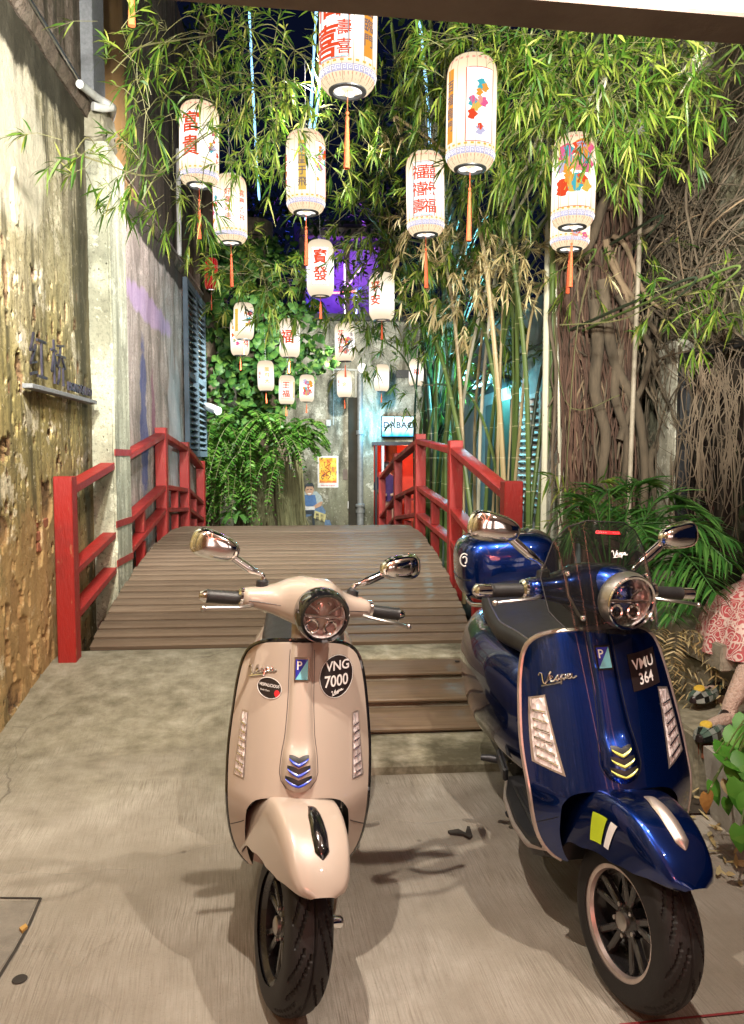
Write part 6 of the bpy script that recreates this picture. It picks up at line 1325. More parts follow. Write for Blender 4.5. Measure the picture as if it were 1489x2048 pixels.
for pts, r, m in (([(1212, 480), (1222, 520), (1240, 560), (1262, 590), (1280, 600)], .030, 'pale_root'), ([(1225, 470), (1250, 490), (1270, 540), (1276, 575)], .022, 'pale_root'), ([(1206, 560), (1215, 650), (1235, 740), (1268, 800), (1285, 870), (1290, 960), (1284, 1090)], .048, 'bark'), ([(1190, 600), (1196, 690), (1190, 780), (1212, 870), (1203, 960), (1210, 1090)], .052, 'bark'), ([(1215, 500), (1232, 530), (1242, 560), (1262, 620), (1280, 690)], .026, 'pale_root'), ([(1235, 590), (1268, 640), (1300, 690), (1316, 740), (1330, 800), (1322, 900)], .030, 'bark'), ([(1275, 560), (1300, 600), (1330, 620)], .02, 'pale_root'), ([(1290, 640), (1310, 660), (1330, 720), (1345, 800), (1335, 920)], .022, 'bark'), ([(1160, 520), (1185, 470), (1210, 400), (1250, 320)], .05, 'bark'), ([(1260, 480), (1330, 440), (1400, 380), (1500, 330)], .022, 'bark'), ([(1290, 240), (1340, 235), (1420, 200), (1500, 190)], .03, 'bark'), ([(1225, 260), (1255, 300), (1240, 360), (1220, 420)], .035, 'red_root'), ([(1240, 880), (1262, 820), (1290, 760), (1302, 700)], .03, 'bark'), ([(1240, 700), (1230, 790), (1255, 880), (1245, 980)], .04, 'bark'), ([(1330, 870), (1300, 920), (1310, 990), (1290, 1060)], .035, 'bark')):
    p = smoothpath([Wp(x, y, 6.3 + .0 * i) for i, (x, y) in enumerate(pts)], 6); MB().tube(p, [r * (1.1 - .45 * k / len(p)) for k in range(len(p))], 10).build('root', M_[m], fg)
# roots netted over the stone wall
def walk(y, z, ang, L, r, wob=.18, x0=2.95):
    pts = []; n = max(5, int(L / .12)); dep = pr_.uniform(.0, .14)
    for k in range(n): pts.append(Vector((x0 - dep * math.sin(math.pi * (k + .6) / n) - r, y, z))); ang += pr_.normal(0, wob); y += math.cos(ang) * L / n; z += math.sin(ang) * L / n
    return pts
extra = MB()
for i in range(400):
    if i < 300: y, z = pr_.uniform(5.6, 7.0), pr_.normal(3.25, .55); ang = math.pi + pr_.normal(0, .55) if pr_.random() < .75 else pr_.uniform(0, 6.28)
    else: y, z = (pr_.uniform(5.95, 6.9) if i % 3 else pr_.uniform(4.8, 6.0)), pr_.uniform(1.2, 3.2); ang = -math.pi / 2 + pr_.normal(0, .35)
    p = walk(y, z, ang, pr_.uniform(.5, 1.7), .005, .10 if i < 300 else .20); r = pr_.uniform(.0022, .006) if pr_.random() < .85 else pr_.uniform(.007, .014)
    if i % 430 < 150: MB().tube(p, [r * (1.2 - .6 * k / len(p)) for k in range(len(p))], 5).build('root', M_['bark' if i % 6 else 'pale_root'], fg)
    else: extra.tube(p, [r * (1.2 - .6 * k / len(p)) for k in range(len(p))], 4, caps=False)
extra.build('fine_roots', M_['bark'], fg)['kind'] = 'stuff'
mb = MB()
for i in range(46):
    a = pr_.uniform(1385, 1500); y0 = pr_.uniform(690, 760); pts = []; x = a
    for k in range(9): pts.append(Wp(x, y0 + k * pr_.uniform(22, 40), 5.0)); x += pr_.normal(0, 13)
    mb.tube(smoothpath(pts, 3), pr_.uniform(.0022, .005), 4, caps=False)
mb.build('dangling_roots', M_['bark'], fg)['kind'] = 'stuff'
# pale trunk beyond the right rail
pt = thing('pale_tree', 'pale barked tree trunk standing behind the far right bridge rail', 'tree', (1.95, 11, -.2))
p = [Wp(890, 1040, 11), Wp(893, 850, 11), Wp(900, 700, 11), Wp(905, 560, 11), Wp(885, 380, 10.8), Wp(850, 200, 10.5)]
pp_ = smoothpath([Vector((p[0].x, p[0].y, -.2))] + p, 6); MB().tube(pp_, [.21 * (1 - .5 * k / len(pp_)) for k in range(len(pp_))], 14).build('trunk', surf_mat('pale_bark', (.52, .48, .38), (.30, .27, .19), 9, .85, bump=.6, bscale=40), pt)
lv = Leaves()
for _ in range(60): lv.add(np.array(p[-1])[None] + pr_.normal(0, .5, (12, 3)), pr_.normal(0, 1, (12, 3)), pr_.uniform(.1, .18, 12), pr_.uniform(.02, .035, 12), pr_.uniform(0, .4, 12))
lv.build('crown', M_['dark_leaf'], pt)

# ---- vine clad tree with ferns at the far left
ft = thing('vine_tree', 'vine covered tree with hanging ferns left of the courtyard mural', 'tree', (-.75, 13.6, -.3))
MB().tube(smoothpath([(-.72, 13.7, -.4), (-.75, 13.7, .8), (-.85, 13.75, 2.2), (-1.0, 13.8, 4.0), (-.9, 13.9, 5.6)], 5), [.52 - .012 * k for k in range(21)], 16).build('trunk', M_['bark'], ft)
mb = MB(); M_['olive_root'] = surf_mat('olive_root', (.17, .16, .075), (.07, .065, .03), 10, .85, bump=.5, bscale=50, stretch=(1, 1, .3))
for i in range(120):
    a = pr_.uniform(math.pi * 1.0, math.pi * 2.0); x, y = -.70 + .55 * math.cos(a), 13.65 + .55 * math.sin(a); z1 = pr_.uniform(.9, 1.7)
    mb.tube(smoothpath([(x * .98, y, z1), (x + pr_.normal(0, .03), y - .03, z1 * .6), (x + pr_.normal(0, .06), y - .05, .1), (x + pr_.normal(0, .05), y - .06, -.4)], 4), pr_.uniform(.010, .03), 5, caps=False)
mb.build('hanging_roots', M_['olive_root'], ft)['kind'] = 'stuff'
def heart():
    o = [(0, -.06), (.22, .10), (.36, .0), (.46, -.22), (.40, -.50), (.22, -.80), (0, -1.08)]
    pts = o + [(-x, y) for x, y in o[-2:0:-1]]; return pts
hp = heart(); vs = [(x, y, -.14 * abs(x) ** 1.3 + -.10 * y * y) for x, y in hp]; mid = [(0, -.35, .05), (0, -.7, .0)]
vv = vs + mid; n = len(vs); fs = []
half = n // 2
for i in range(n): fs.append((i, (i + 1) % n, n if (i < 4 or i >= n - 4) else n + 1))
fs += [(4, n, n + 1), (n - 4, n + 1, n)]
hm = MB().add(vv, fs); leaf0 = None
vine_pts = []
while len(vine_pts) < 1700:
    x, y = pr_.uniform(405, 720), pr_.uniform(470, 900)
    if x > 700 - max(0, (y - 690)) * 1.0 or (x > 560 and y < 600 and pr_.random() < .8) or (x > 640 and y < 690): continue
    if x > 610 and y > 800: continue
    q_ = pr_.uniform(12.4, 13.4)
    if in_front(np.array(Wp(x, y, q_))): continue
    vine_pts.append((x, y, q_))
def place_leaf(o, p, s):
    o.matrix_parent_inverse = Matrix.Translation(-Vector(ft.location)); o.matrix_basis = Matrix.Translation(p) @ Matrix.Rotation(pr_.normal(0, .5), 4, 'Z') @ Matrix.Rotation(R(62) + pr_.normal(0, .45), 4, 'X') @ Matrix.Rotation(pr_.normal(0, .6), 4, 'Z') @ Matrix.Diagonal((s, s, s, 1))
st_v = MB()
for i, q in enumerate(sorted(vine_pts, key=lambda q: q[2])):
    s = pr_.uniform(.065, .18)
    if i < 290:
        if leaf0 is None: leaf0 = hm.build('leaf', M_['broad_leaf'], ft); o = leaf0
        else: o = leaf0.copy(); COL.objects.link(o); o.parent = ft
        place_leaf(o, Wp(*q), s)
    else:
        M = Matrix.Translation(Wp(*q)) @ Matrix.Rotation(pr_.normal(0, .6), 4, 'Z') @ Matrix.Rotation(R(62) + pr_.normal(0, .5), 4, 'X') @ Matrix.Rotation(pr_.normal(0, .7), 4, 'Z') @ Matrix.Diagonal((s, s, s, 1)); st_v.add([M @ Vector(v) for v in vv], fs)
st_v.build('vine_leaves', M_['broad_leaf'], ft)['kind'] = 'stuff'
def frond(lv, mb, p, d, L, pin=.09, n=22, droop=.9, W=.018):
    p = np.array(p); d = np.array(d) / np.linalg.norm(d); side = np.cross(d, [0, 0, 1.0]); side /= np.linalg.norm(side) + 1e-6
    T = np.linspace(0, 1, n + 1); P = p + d * (T * L)[:, None]; P[:, 2] -= droop * L * T * T
    mb.tube(P[::3], .004, 4, caps=False)
    for sg in (-1, 1):
        t = T[2:]; B = P[2:]; tang = np.gradient(P, axis=0)[2:]; tang /= np.linalg.norm(tang, axis=1, keepdims=True)
        D = side[None] * sg + tang * .35; ln = pin * np.sin(np.pi * (t * .86 + .1)) ** .7
        lv.add(B, D, ln, np.full(len(B), W), np.full(len(B), .25))
lv = Leaves(); mb = MB()
for i in range(150):
    px = pr_.uniform(412, 632); py = pr_.uniform(820, 930) if px < 560 else pr_.uniform(835, 885)
    p = Wp(px, py, pr_.uniform(12.3, 13.0)); frond(lv, mb, p, (pr_.normal(0, .7), -abs(pr_.normal(.5, .4)), pr_.uniform(-.3, .5)), pr_.uniform(.45, .8) * (1 if px < 560 else .55), pr_.uniform(.08, .14), 22, pr_.uniform(.6, 1.3))
for i in range(46):
    p = Wp(pr_.uniform(412, 500), pr_.uniform(900, 1010), pr_.uniform(12.3, 12.8)); frond(lv, mb, p, (pr_.normal(0, .8), -abs(pr_.normal(.5, .4)), pr_.uniform(-.3, .3)), pr_.uniform(.35, .65), pr_.uniform(.06, .1), 18, pr_.uniform(.7, 1.3))
lv.build('fern_fronds', M_['fern_leaf'], ft); mb.build('fern_stems', M_['twig'], ft)['kind'] = 'stuff'
nf = thing('nest_fern', "bird's nest fern with strap leaves at the foot of the vine tree", 'fern', Wp(475, 1035, 12.2))
def strap(p, d, L, W, droop, par, m, nm='leaf', n=8):
    p = Vector(p); d = Vector(d).normalized(); s = d.cross(Vector((0, 0, 1))).normalized(); vs = []
    for k in range(n + 1):
        t = k / n; q = p + d * L * t - Vector((0, 0, droop * L * t * t)); w = W * (math.sin(math.pi * min(1, t * .92 + .06)) ** .6)
        vs += [q - s * w + Vector((0, 0, .25 * w)), q, q + s * w + Vector((0, 0, .25 * w))]
    fs = [(3*k + j, 3*k + j + 1, 3*k + j + 4, 3*k + j + 3) for k in range(n) for j in (0, 1)]
    return MB().add(vs, fs).build(nm, m, par)
for i in range(14):
    a = i * .45 + 3.0; strap(Wp(472 + pr_.uniform(-6, 6), 1040, 12.25), (math.cos(a) * .8, math.sin(a) * .6 - .2, .9), pr_.uniform(.4, .6), .05, .8, nf, M_['broad_leaf'])
# dark trees against the sky behind the wall
def dark_tree(cx, cy, Y, r, label, n, trunk):
    c = np.array(Wp(cx, cy, Y)); t = thing('dark_tree', label, 'tree', (c[0], Y, -.3), 'dark trees behind the lane')
    MB().tube(smoothpath(trunk, 5), .13, 10).build('trunk', M_['bark'], t); lv = Leaves()
    for _ in range(n):
        q = c + pr_.normal(0, 1, 3) * np.array([r, .5, r]) * .55; m = 14
        lv.add(q + pr_.normal(0, .12, (m, 3)), pr_.normal(0, 1, (m, 3)), pr_.uniform(.10, .2, m), pr_.uniform(.02, .04, m), pr_.uniform(0, .5, m))
    lv.build('crown', M_['dark_leaf'], t)
dark_tree(505, 470, 16.6, 1.35, 'dark leafy tree against the night sky behind the vine tree', 170, [(-1.9, 16.8, -.3), (-1.9, 16.7, 3), (-1.8, 16.6, 5.5)])
dark_tree(780, 380, 17.4, 1.5, 'dark leafy tree behind the bamboo above the purple terrace', 130, [(1.9, 17.6, -.3), (1.8, 17.5, 4), (1.7, 17.4, 7)])
dark_tree(400, 120, 13.4, .7, 'tall dark tree with bare trunk behind the corner of the left building', 26, [(-1.62, 13.0, -.3), (-1.66, 13.0, 4), (-1.6, 13.0, 8.5)])

# ---- areca palm behind the blue scooter
pl = thing('palm', 'bushy green areca palm behind the blue scooter windscreen', 'palm', (1.75, 4.1, 0))
base = Vector((1.72, 4.15, .75))
for i in range(5): MB().tube(smoothpath([(1.70 + .03 * i, 4.2 + .02 * i, 0), (1.70 + .02 * i, 4.18, .4), base + Vector((.04 * i - .08, 0, .1))], 4), .016, 8).build('stem', M_['cane_green'], pl)
for (tx, ty, Y, s) in ((1135, 1075, 4.2, 1), (1160, 1010, 4.3, 1), (1215, 985, 4.4, 1), (1290, 965, 4.3, 1), (1370, 1000, 4.1, 1), (1430, 1035, 3.9, 1), (1475, 1085, 3.7, 1), (1465, 1130, 3.6, 1), (1435, 1190, 3.5, 1), (1390, 1215, 3.6, .9), (1345, 1240, 3.6, .9), (1300, 1080, 3.7, .8), (1410, 1110, 4.5, 1), (1250, 1040, 4.6, 1), (1350, 1060, 4.5, 1), (1110, 1110, 4.4, .8)):
    e = Wp(tx, ty, Y); a = base + Vector((pr_.uniform(-.08, .08), pr_.uniform(-.08, .08), 0)); m = a.lerp(e, .55) + Vector((0, 0, .10 + .12 * s)); P = smoothpath([a, m, e], 12); n = len(P); lv = Leaves(); mb = MB()
    mb.tube(P, [.006 * (1 - .8 * k / n) + .001 for k in range(n)], 5)
    Pn = np.array([tuple(q) for q in P]); tang = np.gradient(Pn, axis=0); tang /= np.linalg.norm(tang, axis=1, keepdims=True); sd = np.cross(tang, [0, 0, 1.0]); sd /= np.linalg.norm(sd, axis=1, keepdims=True) + 1e-6
    k0 = 7; tt = np.linspace(0, 1, n)[k0:]
    for sg in (-1, 1):
        for sub in (0, .5):
            B = Pn[k0:-1] * (1 - sub) + Pn[k0 + 1:] * sub; D = sd[k0:-1] * sg + tang[k0:-1] * .75 + np.array([0, 0, .12]); ln = .30 * s * np.sin(np.pi * (tt[:-1] * .8 + .18)) ** .8
            lv.add(B, D + pr_.normal(0, .08, D.shape), ln * pr_.uniform(.85, 1.1, len(B)), np.full(len(B), .0062), np.full(len(B), .40) + pr_.normal(0, .1, len(B)))
    mb.v += [tuple(p) for p in np.concatenate(lv.v)] if False else []
    fr = mb.build('frond', M_['palm_leaf'], pl); lv.build('leaflets', M_['palm_leaf'], fr)
lv = Leaves(); mb = MB()          # dead fronds hanging below
for i in range(16): frond(lv, mb, Wp(1330 + pr_.uniform(-20, 40), 1270 + pr_.uniform(-20, 60), 3.7), (pr_.normal(.3, .5), -.4, pr_.uniform(-.2, .4)), pr_.uniform(.3, .5), .07, 14, 1.2, .004)
dl = lv.build('dead_leaves', M_['dry_bamboo_leaf'], pl)
bu = thing('young_bamboo', 'low young bamboo shoots with fresh leaves beside the palm', 'plant', Wp(1165, 1080, 5.2)); lv = Leaves(); mb = MB()
for i in range(16):
    p = Wp(1140 + pr_.uniform(-20, 60), 985 + pr_.uniform(-40, 70), 5.2); spray(lv, mb, p, (pr_.normal(0, .6), -.5, pr_.uniform(-.2, .4)), .15, 9)
    if i % 3 == 0: mb.tube([Wp(1165, 1100, 5.3), (Wp(1165, 1100, 5.3) + p) / 2 + Vector((0, 0, .1)), p], .003, 4)
lv.build('foliage', M_['bamboo_leaf'], bu); mb.build('stems', M_['twig'], bu)['kind'] = 'stuff'
# ------------------------------------------------------------------ stone seats, statue and potted plant on the right
M_['ledge'] = surf_mat('worn_ledge', (.36, .33, .26), (.16, .14, .10), 6, .85, bump=.6, bscale=50)
le = thing('stone_bench', 'worn concrete bench slab under the seated statue', 'bench', (2.3, 3.9, 0))
rough_box((2.50, 3.90, .555), (1.15, .95, .13), 5, .004, 31).build('slab', M_['ledge'], le, angle=50)
rough_box((2.45, 3.98, .245), (.95, .78, .49), 4, .004, 32).build('base', M_['mossy'], le, angle=50)
fs_ = thing('foot_block', 'low mossy concrete block under the statue feet', 'block', (1.95, 3.3, 0))
rough_box((1.93, 3.42, .14), (.50, .52, .30), 5, .005, 33).build('block', M_['mossy'], fs_, angle=50)
b = MB(); b.box((1.74, 3.20, .22), (.10, .10, .07), Matrix.Rotation(.3, 3, 'Z'), .008); b.build('brick', bm_, fs_)
# statue: one continuous body, dress and mosaic shoes on it
def stucco():
    k = NM('statue_stucco'); v = k.co(); vo = k.n('TexVoronoi', {'Vector': v, 'Scale': 60.0}, feature='DISTANCE_TO_EDGE').outputs[0]; n = k.noise(v, 30, 5, .65)
    col = k.mix(n, (.34, .22, .17), (.52, .40, .33)); col = k.mix(k.ramp(vo, [(.0, .5), (.06, 0.0)]), col, (.62, .50, .44))
    return k.out(k.bsdf(color=col, rough=.75, normal=k.bump(k.math('ADD', n, k.math('MULTIPLY', vo, 2)), .6, .008)))
def dress_mat():
    k = NM('mosaic_dress'); v = k.co(); d = k.n('TexNoise', {'Vector': v, 'Scale': 9, 'Detail': 2}).outputs['Color']; w = k.n('VectorMath', {0: v, 1: k.n('VectorMath', {0: d, 'Scale': .12}, operation='SCALE').outputs[0]}, operation='ADD').outputs[0]
    vo = k.n('TexVoronoi', {'Vector': w, 'Scale': 17.0}, feature='DISTANCE_TO_EDGE').outputs[0]; v2 = k.n('TexVoronoi', {'Vector': w, 'Scale': 17.0}).outputs['Distance']
    rings = k.ramp(k.math('FRACT', k.math('MULTIPLY', v2, 5.0)), [(.62, 0.0), (.70, 1.0), (.92, 1.0), (.98, 0.0)])
    col = k.mix(k.noise(v, 30, 4), (.34, .055, .065), (.46, .10, .11)); line = k.math('MAXIMUM', rings, k.ramp(vo, [(.035, 1.0), (.07, 0.0)]))
    col = k.mix(line, col, (.60, .46, .42))
    return k.out(k.bsdf(color=col, rough=.35, spec=.5, normal=k.bump(line, .5, .006)))
M_['stucco'] = stucco(); M_['dress'] = dress_mat()
sx = thing('statue', 'seated female statue in pink mosaic dress and tiled shoes at the right edge', 'statue', (2.35, 3.75, .62))
pel = Vector((2.58, 3.72, .76))
kn1, kn2 = Vector((2.15, 3.70, .80)), Vector((2.16, 3.46, .77))
an1, an2 = Wp(1440, 1368, 3.62), Wp(1456, 1420, 3.32)
to1, to2 = Wp(1398, 1384, 3.50), Wp(1410, 1458, 3.16)
chain = [('pelvis', pel, .15, None), ('waist', pel + Vector((.05, 0, .22)), .115, 0), ('chest', pel + Vector((.06, 0, .44)), .14, 1), ('neck', pel + Vector((.05, 0, .60)), .05, 2), ('head', pel + Vector((.02, 0, .74)), .09, 3), ('crown', pel + Vector((.03, 0, .84)), .075, 4),
  ('hip', pel + Vector((-.06, .09, -.02)), .10, 0), ('thigh', pel.lerp(kn1, .55) + Vector((0, .03, .02)), .088, 6), ('knee', kn1, .062, 7), ('calf', kn1.lerp(an1, .38) + Vector((.02, .02, 0)), .060, 8), ('ankle', an1, .036, 9), ('heel', an1 + Vector((.0, -.01, -.03)), .034, 10), ('ball', an1.lerp(to1, .6) + Vector((0, 0, -.014)), .032, 11), ('toe', to1, .022, 12),
  ('hip', pel + Vector((-.06, -.10, -.02)), .10, 0), ('thigh', pel.lerp(kn2, .55) + Vector((0, -.03, .02)), .088, 14), ('knee', kn2, .062, 15), ('calf', kn2.lerp(an2, .38) + Vector((.02, -.02, 0)), .060, 16), ('ankle', an2, .037, 17), ('heel', an2 + Vector((.01, -.01, -.03)), .034, 18), ('ball', an2.lerp(to2, .6) + Vector((0, 0, -.014)), .032, 19), ('toe', to2, .022, 20),
  ('shoulder', pel + Vector((.06, -.17, .50)), .05, 2), ('elbow', pel + Vector((-.02, -.22, .24)), .038, 22), ('wrist', pel + Vector((-.24, -.14, .13)), .026, 23), ('hand', pel + Vector((-.32, -.12, .11)), .026, 24),
  ('shoulder', pel + Vector((.06, .17, .50)), .05, 2), ('elbow', pel + Vector((-.02, .22, .24)), .038, 26), ('wrist', pel + Vector((-.24, .14, .13)), .026, 27), ('hand', pel + Vector((-.32, .12, .11)), .026, 28)]
me = bpy.data.meshes.new('body'); me.from_pydata([tuple(c[1]) for c in chain], [(c[3], i) for i, c in enumerate(chain) if c[3] is not None], [])
bo = bpy.data.objects.new('body', me); COL.objects.link(bo); bo.parent = sx; bo.matrix_parent_inverse = Matrix.Translation(-Vector(sx.location)); me.materials.append(M_['stucco'])
md = bo.modifiers.new('skin', 'SKIN'); md.use_smooth_shade = True
for sv, c in zip(me.skin_vertices[0].data, chain): sv.radius = (c[2], c[2]); sv.use_root = c[3] is None
bo.modifiers.new('smooth', 'SUBSURF').render_levels = 2
# dress: a skirt shell from the waist over both knees, hem hanging below them
dr = MB(); rings = []
ctr = [(pel + Vector((.10, 0, .20)), .16, .13), (pel + Vector((.02, 0, .06)), .21, .18), (pel + Vector((-.12, -.02, .03)), .23, .16), (pel + Vector((-.28, -.04, .035)), .225, .13), (Vector((2.15, 3.57, .79)), .21, .10), (Vector((2.085, 3.57, .755)), .215, .10), (Vector((2.065, 3.57, .67)), .235, .125), (Vector((2.07, 3.565, .565)), .265, .15)]
for i, (c, wy, wz) in enumerate(ctr):
    nx = (ctr[min(i+1, len(ctr)-1)][0] - ctr[max(i-1, 0)][0]).normalized(); yv = Vector((0, 1, 0)); zv = nx.cross(yv).normalized(); ring = []
    for j in range(40):
        a = 2 * math.pi * j / 40; fold = 1 + (.07 * math.sin(7 * a) + .05 * math.sin(11 * a + 1)) * (i / 7) ** 1.5
        ring.append(c + yv * wy * math.cos(a) * fold + zv * wz * math.sin(a) * fold)
    rings.append(ring)
dr.loft(rings, caps=False); dr.build('dress', M_['dress'], sx, angle=80)
bd = MB(); bd.lathe([(.135, .0), (.15, .10), (.175, .24), (.15, .36), (.07, .41)], 28, o=pel + Vector((.055, 0, .18))); bd.build('bodice', M_['dress'], sx)
hr = MB(); hr.ball(pel + Vector((.055, 0, .80)), .115, 18, 12, (1, 1, .95)); hr.build('hair', M_['black_plastic'], sx)
tile_m = [surf_mat('shoe_tile_green', (.05, .09, .07), (.10, .15, .12), 30, .25), surf_mat('shoe_tile_grey', (.30, .33, .30), (.18, .2, .18), 30, .25), surf_mat('shoe_tile_black', (.012, .014, .013), None, 30, .2)]
gold = surf_mat('gold_tile', (.62, .42, .06), None, 30, .25)
def shoe(an, to):
    d = to - an; d.z = 0; L = d.length + .13; d.normalize(); s = Vector((-d.y, d.x, 0)); zb = to.z - .040; o = an - d * .065
    slope = max(0, (an.z - to.z - .07))
    def pt(u, a, off=0.0):
        w = hermite([(0, .022), (.15, .036), (.45, .036), (.7, .046), (.88, .040), (1, .010)], u); h = hermite([(0, .085), (.2, .080), (.38, .050), (.6, .052), (.85, .050), (1, .026)], u)
        return o + d * L * u + s * (w + off) * math.cos(a) + Vector((0, 0, zb - o.z + slope * (1 - u) + max(0, h + off) * max(-.05, math.sin(a))))
    mb = MB(); mb.loft([[pt(u, math.pi * 2 * j / 20) for j in range(20)] for u in [i / 16 for i in range(17)]]); sh = mb.build('shoe', M_['black_print'], sx, angle=60)
    for i in range(9):
        for j in range(6):
            u0, u1 = .02 + i * .107, .02 + (i + 1) * .107 - .012; a0, a1 = -.02 + j * .53 + .03, -.02 + (j + 1) * .53 - .03
            if i in (1, 2, 3, 4) and j in (2, 3): continue
            mb = MB(); q = [pt(u, a, e) for e in (.0006, .0048) for u, a in ((u0, a0), (u1, a0), (u1, a1), (u0, a1))]; mb.add(q, [(4, 5, 6, 7), (0, 1, 5, 4), (1, 2, 6, 5), (2, 3, 7, 6), (3, 0, 4, 7)])
            mb.build('tile', tile_m[int(pr_.choice([0, 0, 1, 1, 2]))], sh, smooth=False)
    mb = MB(); c = pt(.80, math.pi / 2, .008); mb.lathe([(0, .005), (.024, .003), (.027, -.003)], 16, o=c, ax=(d * .35 + Vector((0, 0, 1)))); mb.build('gold_medallion', gold, sh)
    h0 = pt(.06, math.pi / 2); 
shoe(an1, to1); shoe(an2, to2)
# potted plant at the lower right corner
pp = thing('potted_plant', 'potted pothos with glossy leaves in a grey planter at lower right', 'plant', (1.78, 2.78, 0))
M_['planter'] = surf_mat('planter_concrete', (.40, .38, .33), (.28, .26, .22), 9, .8, bump=.4, bscale=50)
b = MB(); b.loft([[Vector((1.80 + x * w, 2.86 + y * w, z)) for x, y in ((-1, -1), (1, -1), (1, 1), (-1, 1))] for z, w in ((0, .135), (.02, .14), (.27, .165), (.30, .165), (.30, .145), (.22, .14))]); b.build('planter', M_['planter'], pp, angle=20)
b = MB(); b.grid(lambda u, v: Vector((u, v, .26)), 2, 2, 1.67, 1.93, 2.73, 2.99); b.build('soil', M_['soil'], pp)
def pothos(px, py, Y, size, tilt, rz, m, nm='leaf', lab=None):
    p = Wp(px, py, Y); M = Matrix.Translation(p) @ Matrix.Rotation(rz, 4, 'Z') @ Matrix.Rotation(R(tilt), 4, 'X'); s = size
    o = MB(M @ Matrix.Diagonal((s, s, s, 1))).add(vv, fs_h).build(nm, m, pp)
    if lab: o['label'] = lab
    MB().tube(smoothpath([p + (M.to_3x3() @ Vector((0, -.05 * s, 0))), p.lerp(Vector((1.80, 2.86, .40)), .5) + Vector((0, 0, .06)), Vector((1.80 + pr_.uniform(-.05, .05), 2.86 + pr_.uniform(-.05, .05), .26))], 5), .0032, 6).build('stem', M_['cane_green'], pp)
fs_h = fs
M_['pothos'] = leaf_mat('pothos_leaf', [(.1, (.03, .13, .015)), (.5, (.06, .22, .025)), (.9, (.14, .33, .05))], .25, .42, .25)
for (x, y, Y, s, t_, rz) in ((1475, 1455, 2.75, .12, 50, -.3), (1452, 1490, 2.65, .10, 40, .7), (1490, 1505, 2.6, .12, 45, -.2), (1430, 1505, 2.72, .085, 35, 1.1), (1448, 1520, 2.6, .07, 20, .9), (1468, 1525, 2.6, .10, 55, .1), (1483, 1560, 2.55, .11, 70, -.4), (1455, 1595, 2.6, .06, 75, .2), (1440, 1480, 2.9, .10, 60, .4), (1495, 1430, 2.85, .12, 55, -.5), (1482, 1650, 2.45, .09, 80, .0), (1425, 1560, 2.75, .09, 65, .5), (1475, 1480, 3.0, .11, 60, .3), (1500, 1590, 2.5, .10, 70, -.3)):
    pothos(x, y, Y, s, t_, rz, M_['pothos'])
pothos(1415, 1585, 2.62, .075, 85, .3, M_['dry_leaf'], 'leaf', 'dry yellow curled leaf'); pothos(1455, 1560, 2.6, .05, 80, -.3, surf_mat('pale_dry_leaf', (.62, .50, .28), None, 20, .7), 'leaf', 'pale withered leaf')
# person in the red room
pn = thing('person', 'person in a dark purple top standing in the red doorway', 'person', Wp(775, 1040, EY + .35))
q = Wp(775, 940, EY + .35); z0 = q.z
ch = [(0, 0, -.62, .15), (0, 0, -.38, .14), (0, 0, -.20, .17), (0, 0, -.09, .055), (0, -.01, .04, .085), (0, 0, .12, .07)]
chain = [(q + Vector(c[:3]), c[3], i - 1) for i, c in enumerate(ch)] + [(q + Vector((-.19, 0, -.20)), .065, 2), (q + Vector((-.23, -.06, -.44)), .05, 6), (q + Vector((-.10, -.24, -.52)), .038, 7), (q + Vector((-.04, -.30, -.52)), .035, 8), (q + Vector((.19, 0, -.20)), .065, 2), (q + Vector((.23, -.06, -.44)), .05, 10), (q + Vector((.10, -.24, -.52)), .038, 11), (q + Vector((.04, -.30, -.52)), .035, 12), (q + Vector((-.09, 0, -.75)), .10, 0), (q + Vector((-.10, 0, -1.1)), .07, 14), (q + Vector((-.10, 0, -1.5)), .05, 15), (q + Vector((.09, 0, -.75)), .10, 0), (q + Vector((.10, 0, -1.1)), .07, 17), (q + Vector((.10, 0, -1.5)), .05, 18)]
me = bpy.data.meshes.new('body'); me.from_pydata([tuple(c[0]) for c in chain], [(c[2], i) for i, c in enumerate(chain) if c[2] >= 0], [])
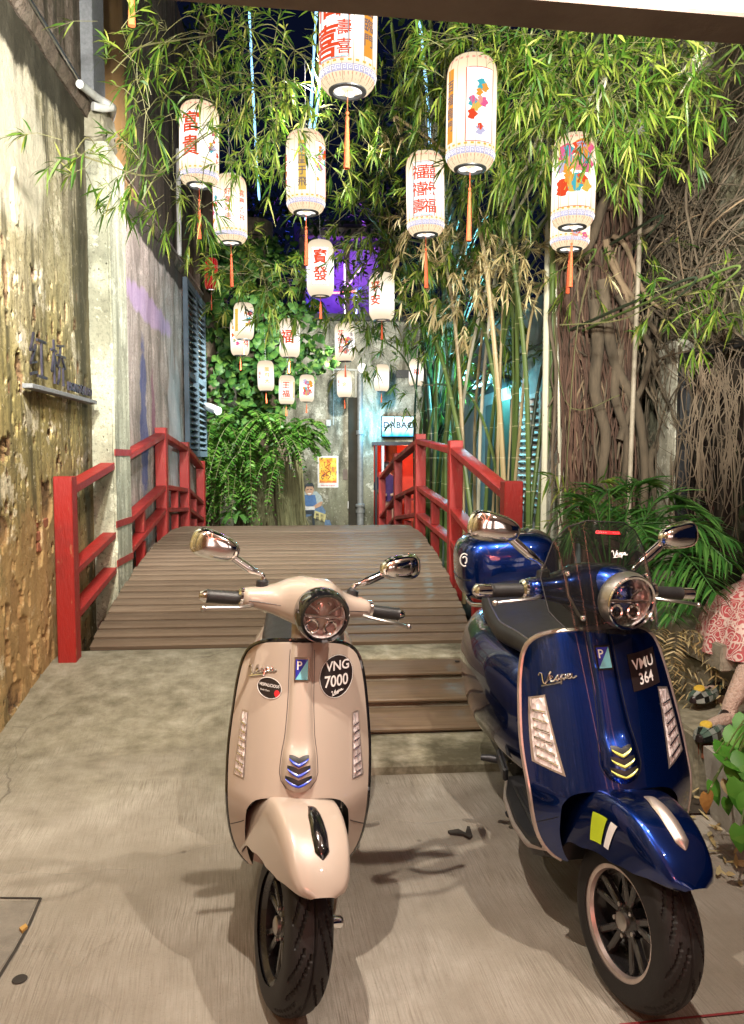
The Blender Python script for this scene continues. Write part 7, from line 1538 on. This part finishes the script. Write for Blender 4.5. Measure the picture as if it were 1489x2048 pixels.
bo = bpy.data.objects.new('body', me); COL.objects.link(bo); bo.parent = pn; bo.matrix_parent_inverse = Matrix.Translation(-Vector(pn.location)); me.materials.append(surf_mat('skin', (.42, .24, .17), None, 20, .6))
bo.modifiers.new('skin', 'SKIN').use_smooth_shade = True
for sv, c in zip(me.skin_vertices[0].data, chain): sv.radius = (c[1], c[1]); sv.use_root = c[2] < 0
bo.modifiers.new('smooth', 'SUBSURF').render_levels = 1
purple = surf_mat('purple_shirt', (.05, .02, .10), (.035, .015, .07), 12, .8)
b = MB(); b.loft([[q + Vector((w * math.cos(a), d * math.sin(a), z)) for a in [2*math.pi*j/20 for j in range(20)]] for z, w, d in ((-.66, .185, .15), (-.40, .18, .15), (-.22, .225, .155), (-.13, .16, .12), (-.085, .075, .07))], caps=False); b.build('shirt', purple, pn)
for sg_ in (-1, 1): b = MB(); b.tube([q + Vector((sg_*.16, 0, -.18)), q + Vector((sg_*.215, -.02, -.30)), q + Vector((sg_*.235, -.06, -.42))], [.085, .078, .07], 12, caps=False); b.build('sleeve', purple, pn)
b = MB(); b.ball(q + Vector((0, .02, .07)), .125, 16, 10, (1, 1.0, 1.02)); b.build('hair', M_['black_plastic'], pn)
for sg_ in (-1, 1): b = MB(); b.ball(q + Vector((sg_*.035, -.105, .045)), .011, 8, 6); b.build('eye', M_['black_gloss'], pn)
b = MB(); b.ball(q + Vector((0, -.112, .01)), .018, 8, 6, (.8, 1, 1.2)); b.build('nose', bo.data.materials[0], pn)

# straw and dead leaves on the ground in the right corner
lv = Leaves(); n = 260; B = np.stack([pr_.uniform(1.35, 2.3, n), pr_.uniform(2.35, 3.3, n), pr_.uniform(.006, .02, n)], 1); keep = B[:, 0] - 1.3 > (3.0 - B[:, 1]) * .25; B = B[keep]
B[:, 2] += np.where(B[:, 1] > 3.0, .04, 0); D = pr_.normal(0, 1, B.shape); D[:, 2] = pr_.uniform(0, .15, len(B)); lv.add(B, D, pr_.uniform(.03, .13, len(B)), pr_.uniform(.003, .010, len(B)), np.zeros(len(B)))
ll = lv.build('leaf_litter', M_['dry_bamboo_leaf'], None); ll['label'] = 'straw and dead leaves scattered on the ground in the right corner'; ll['category'] = 'litter'
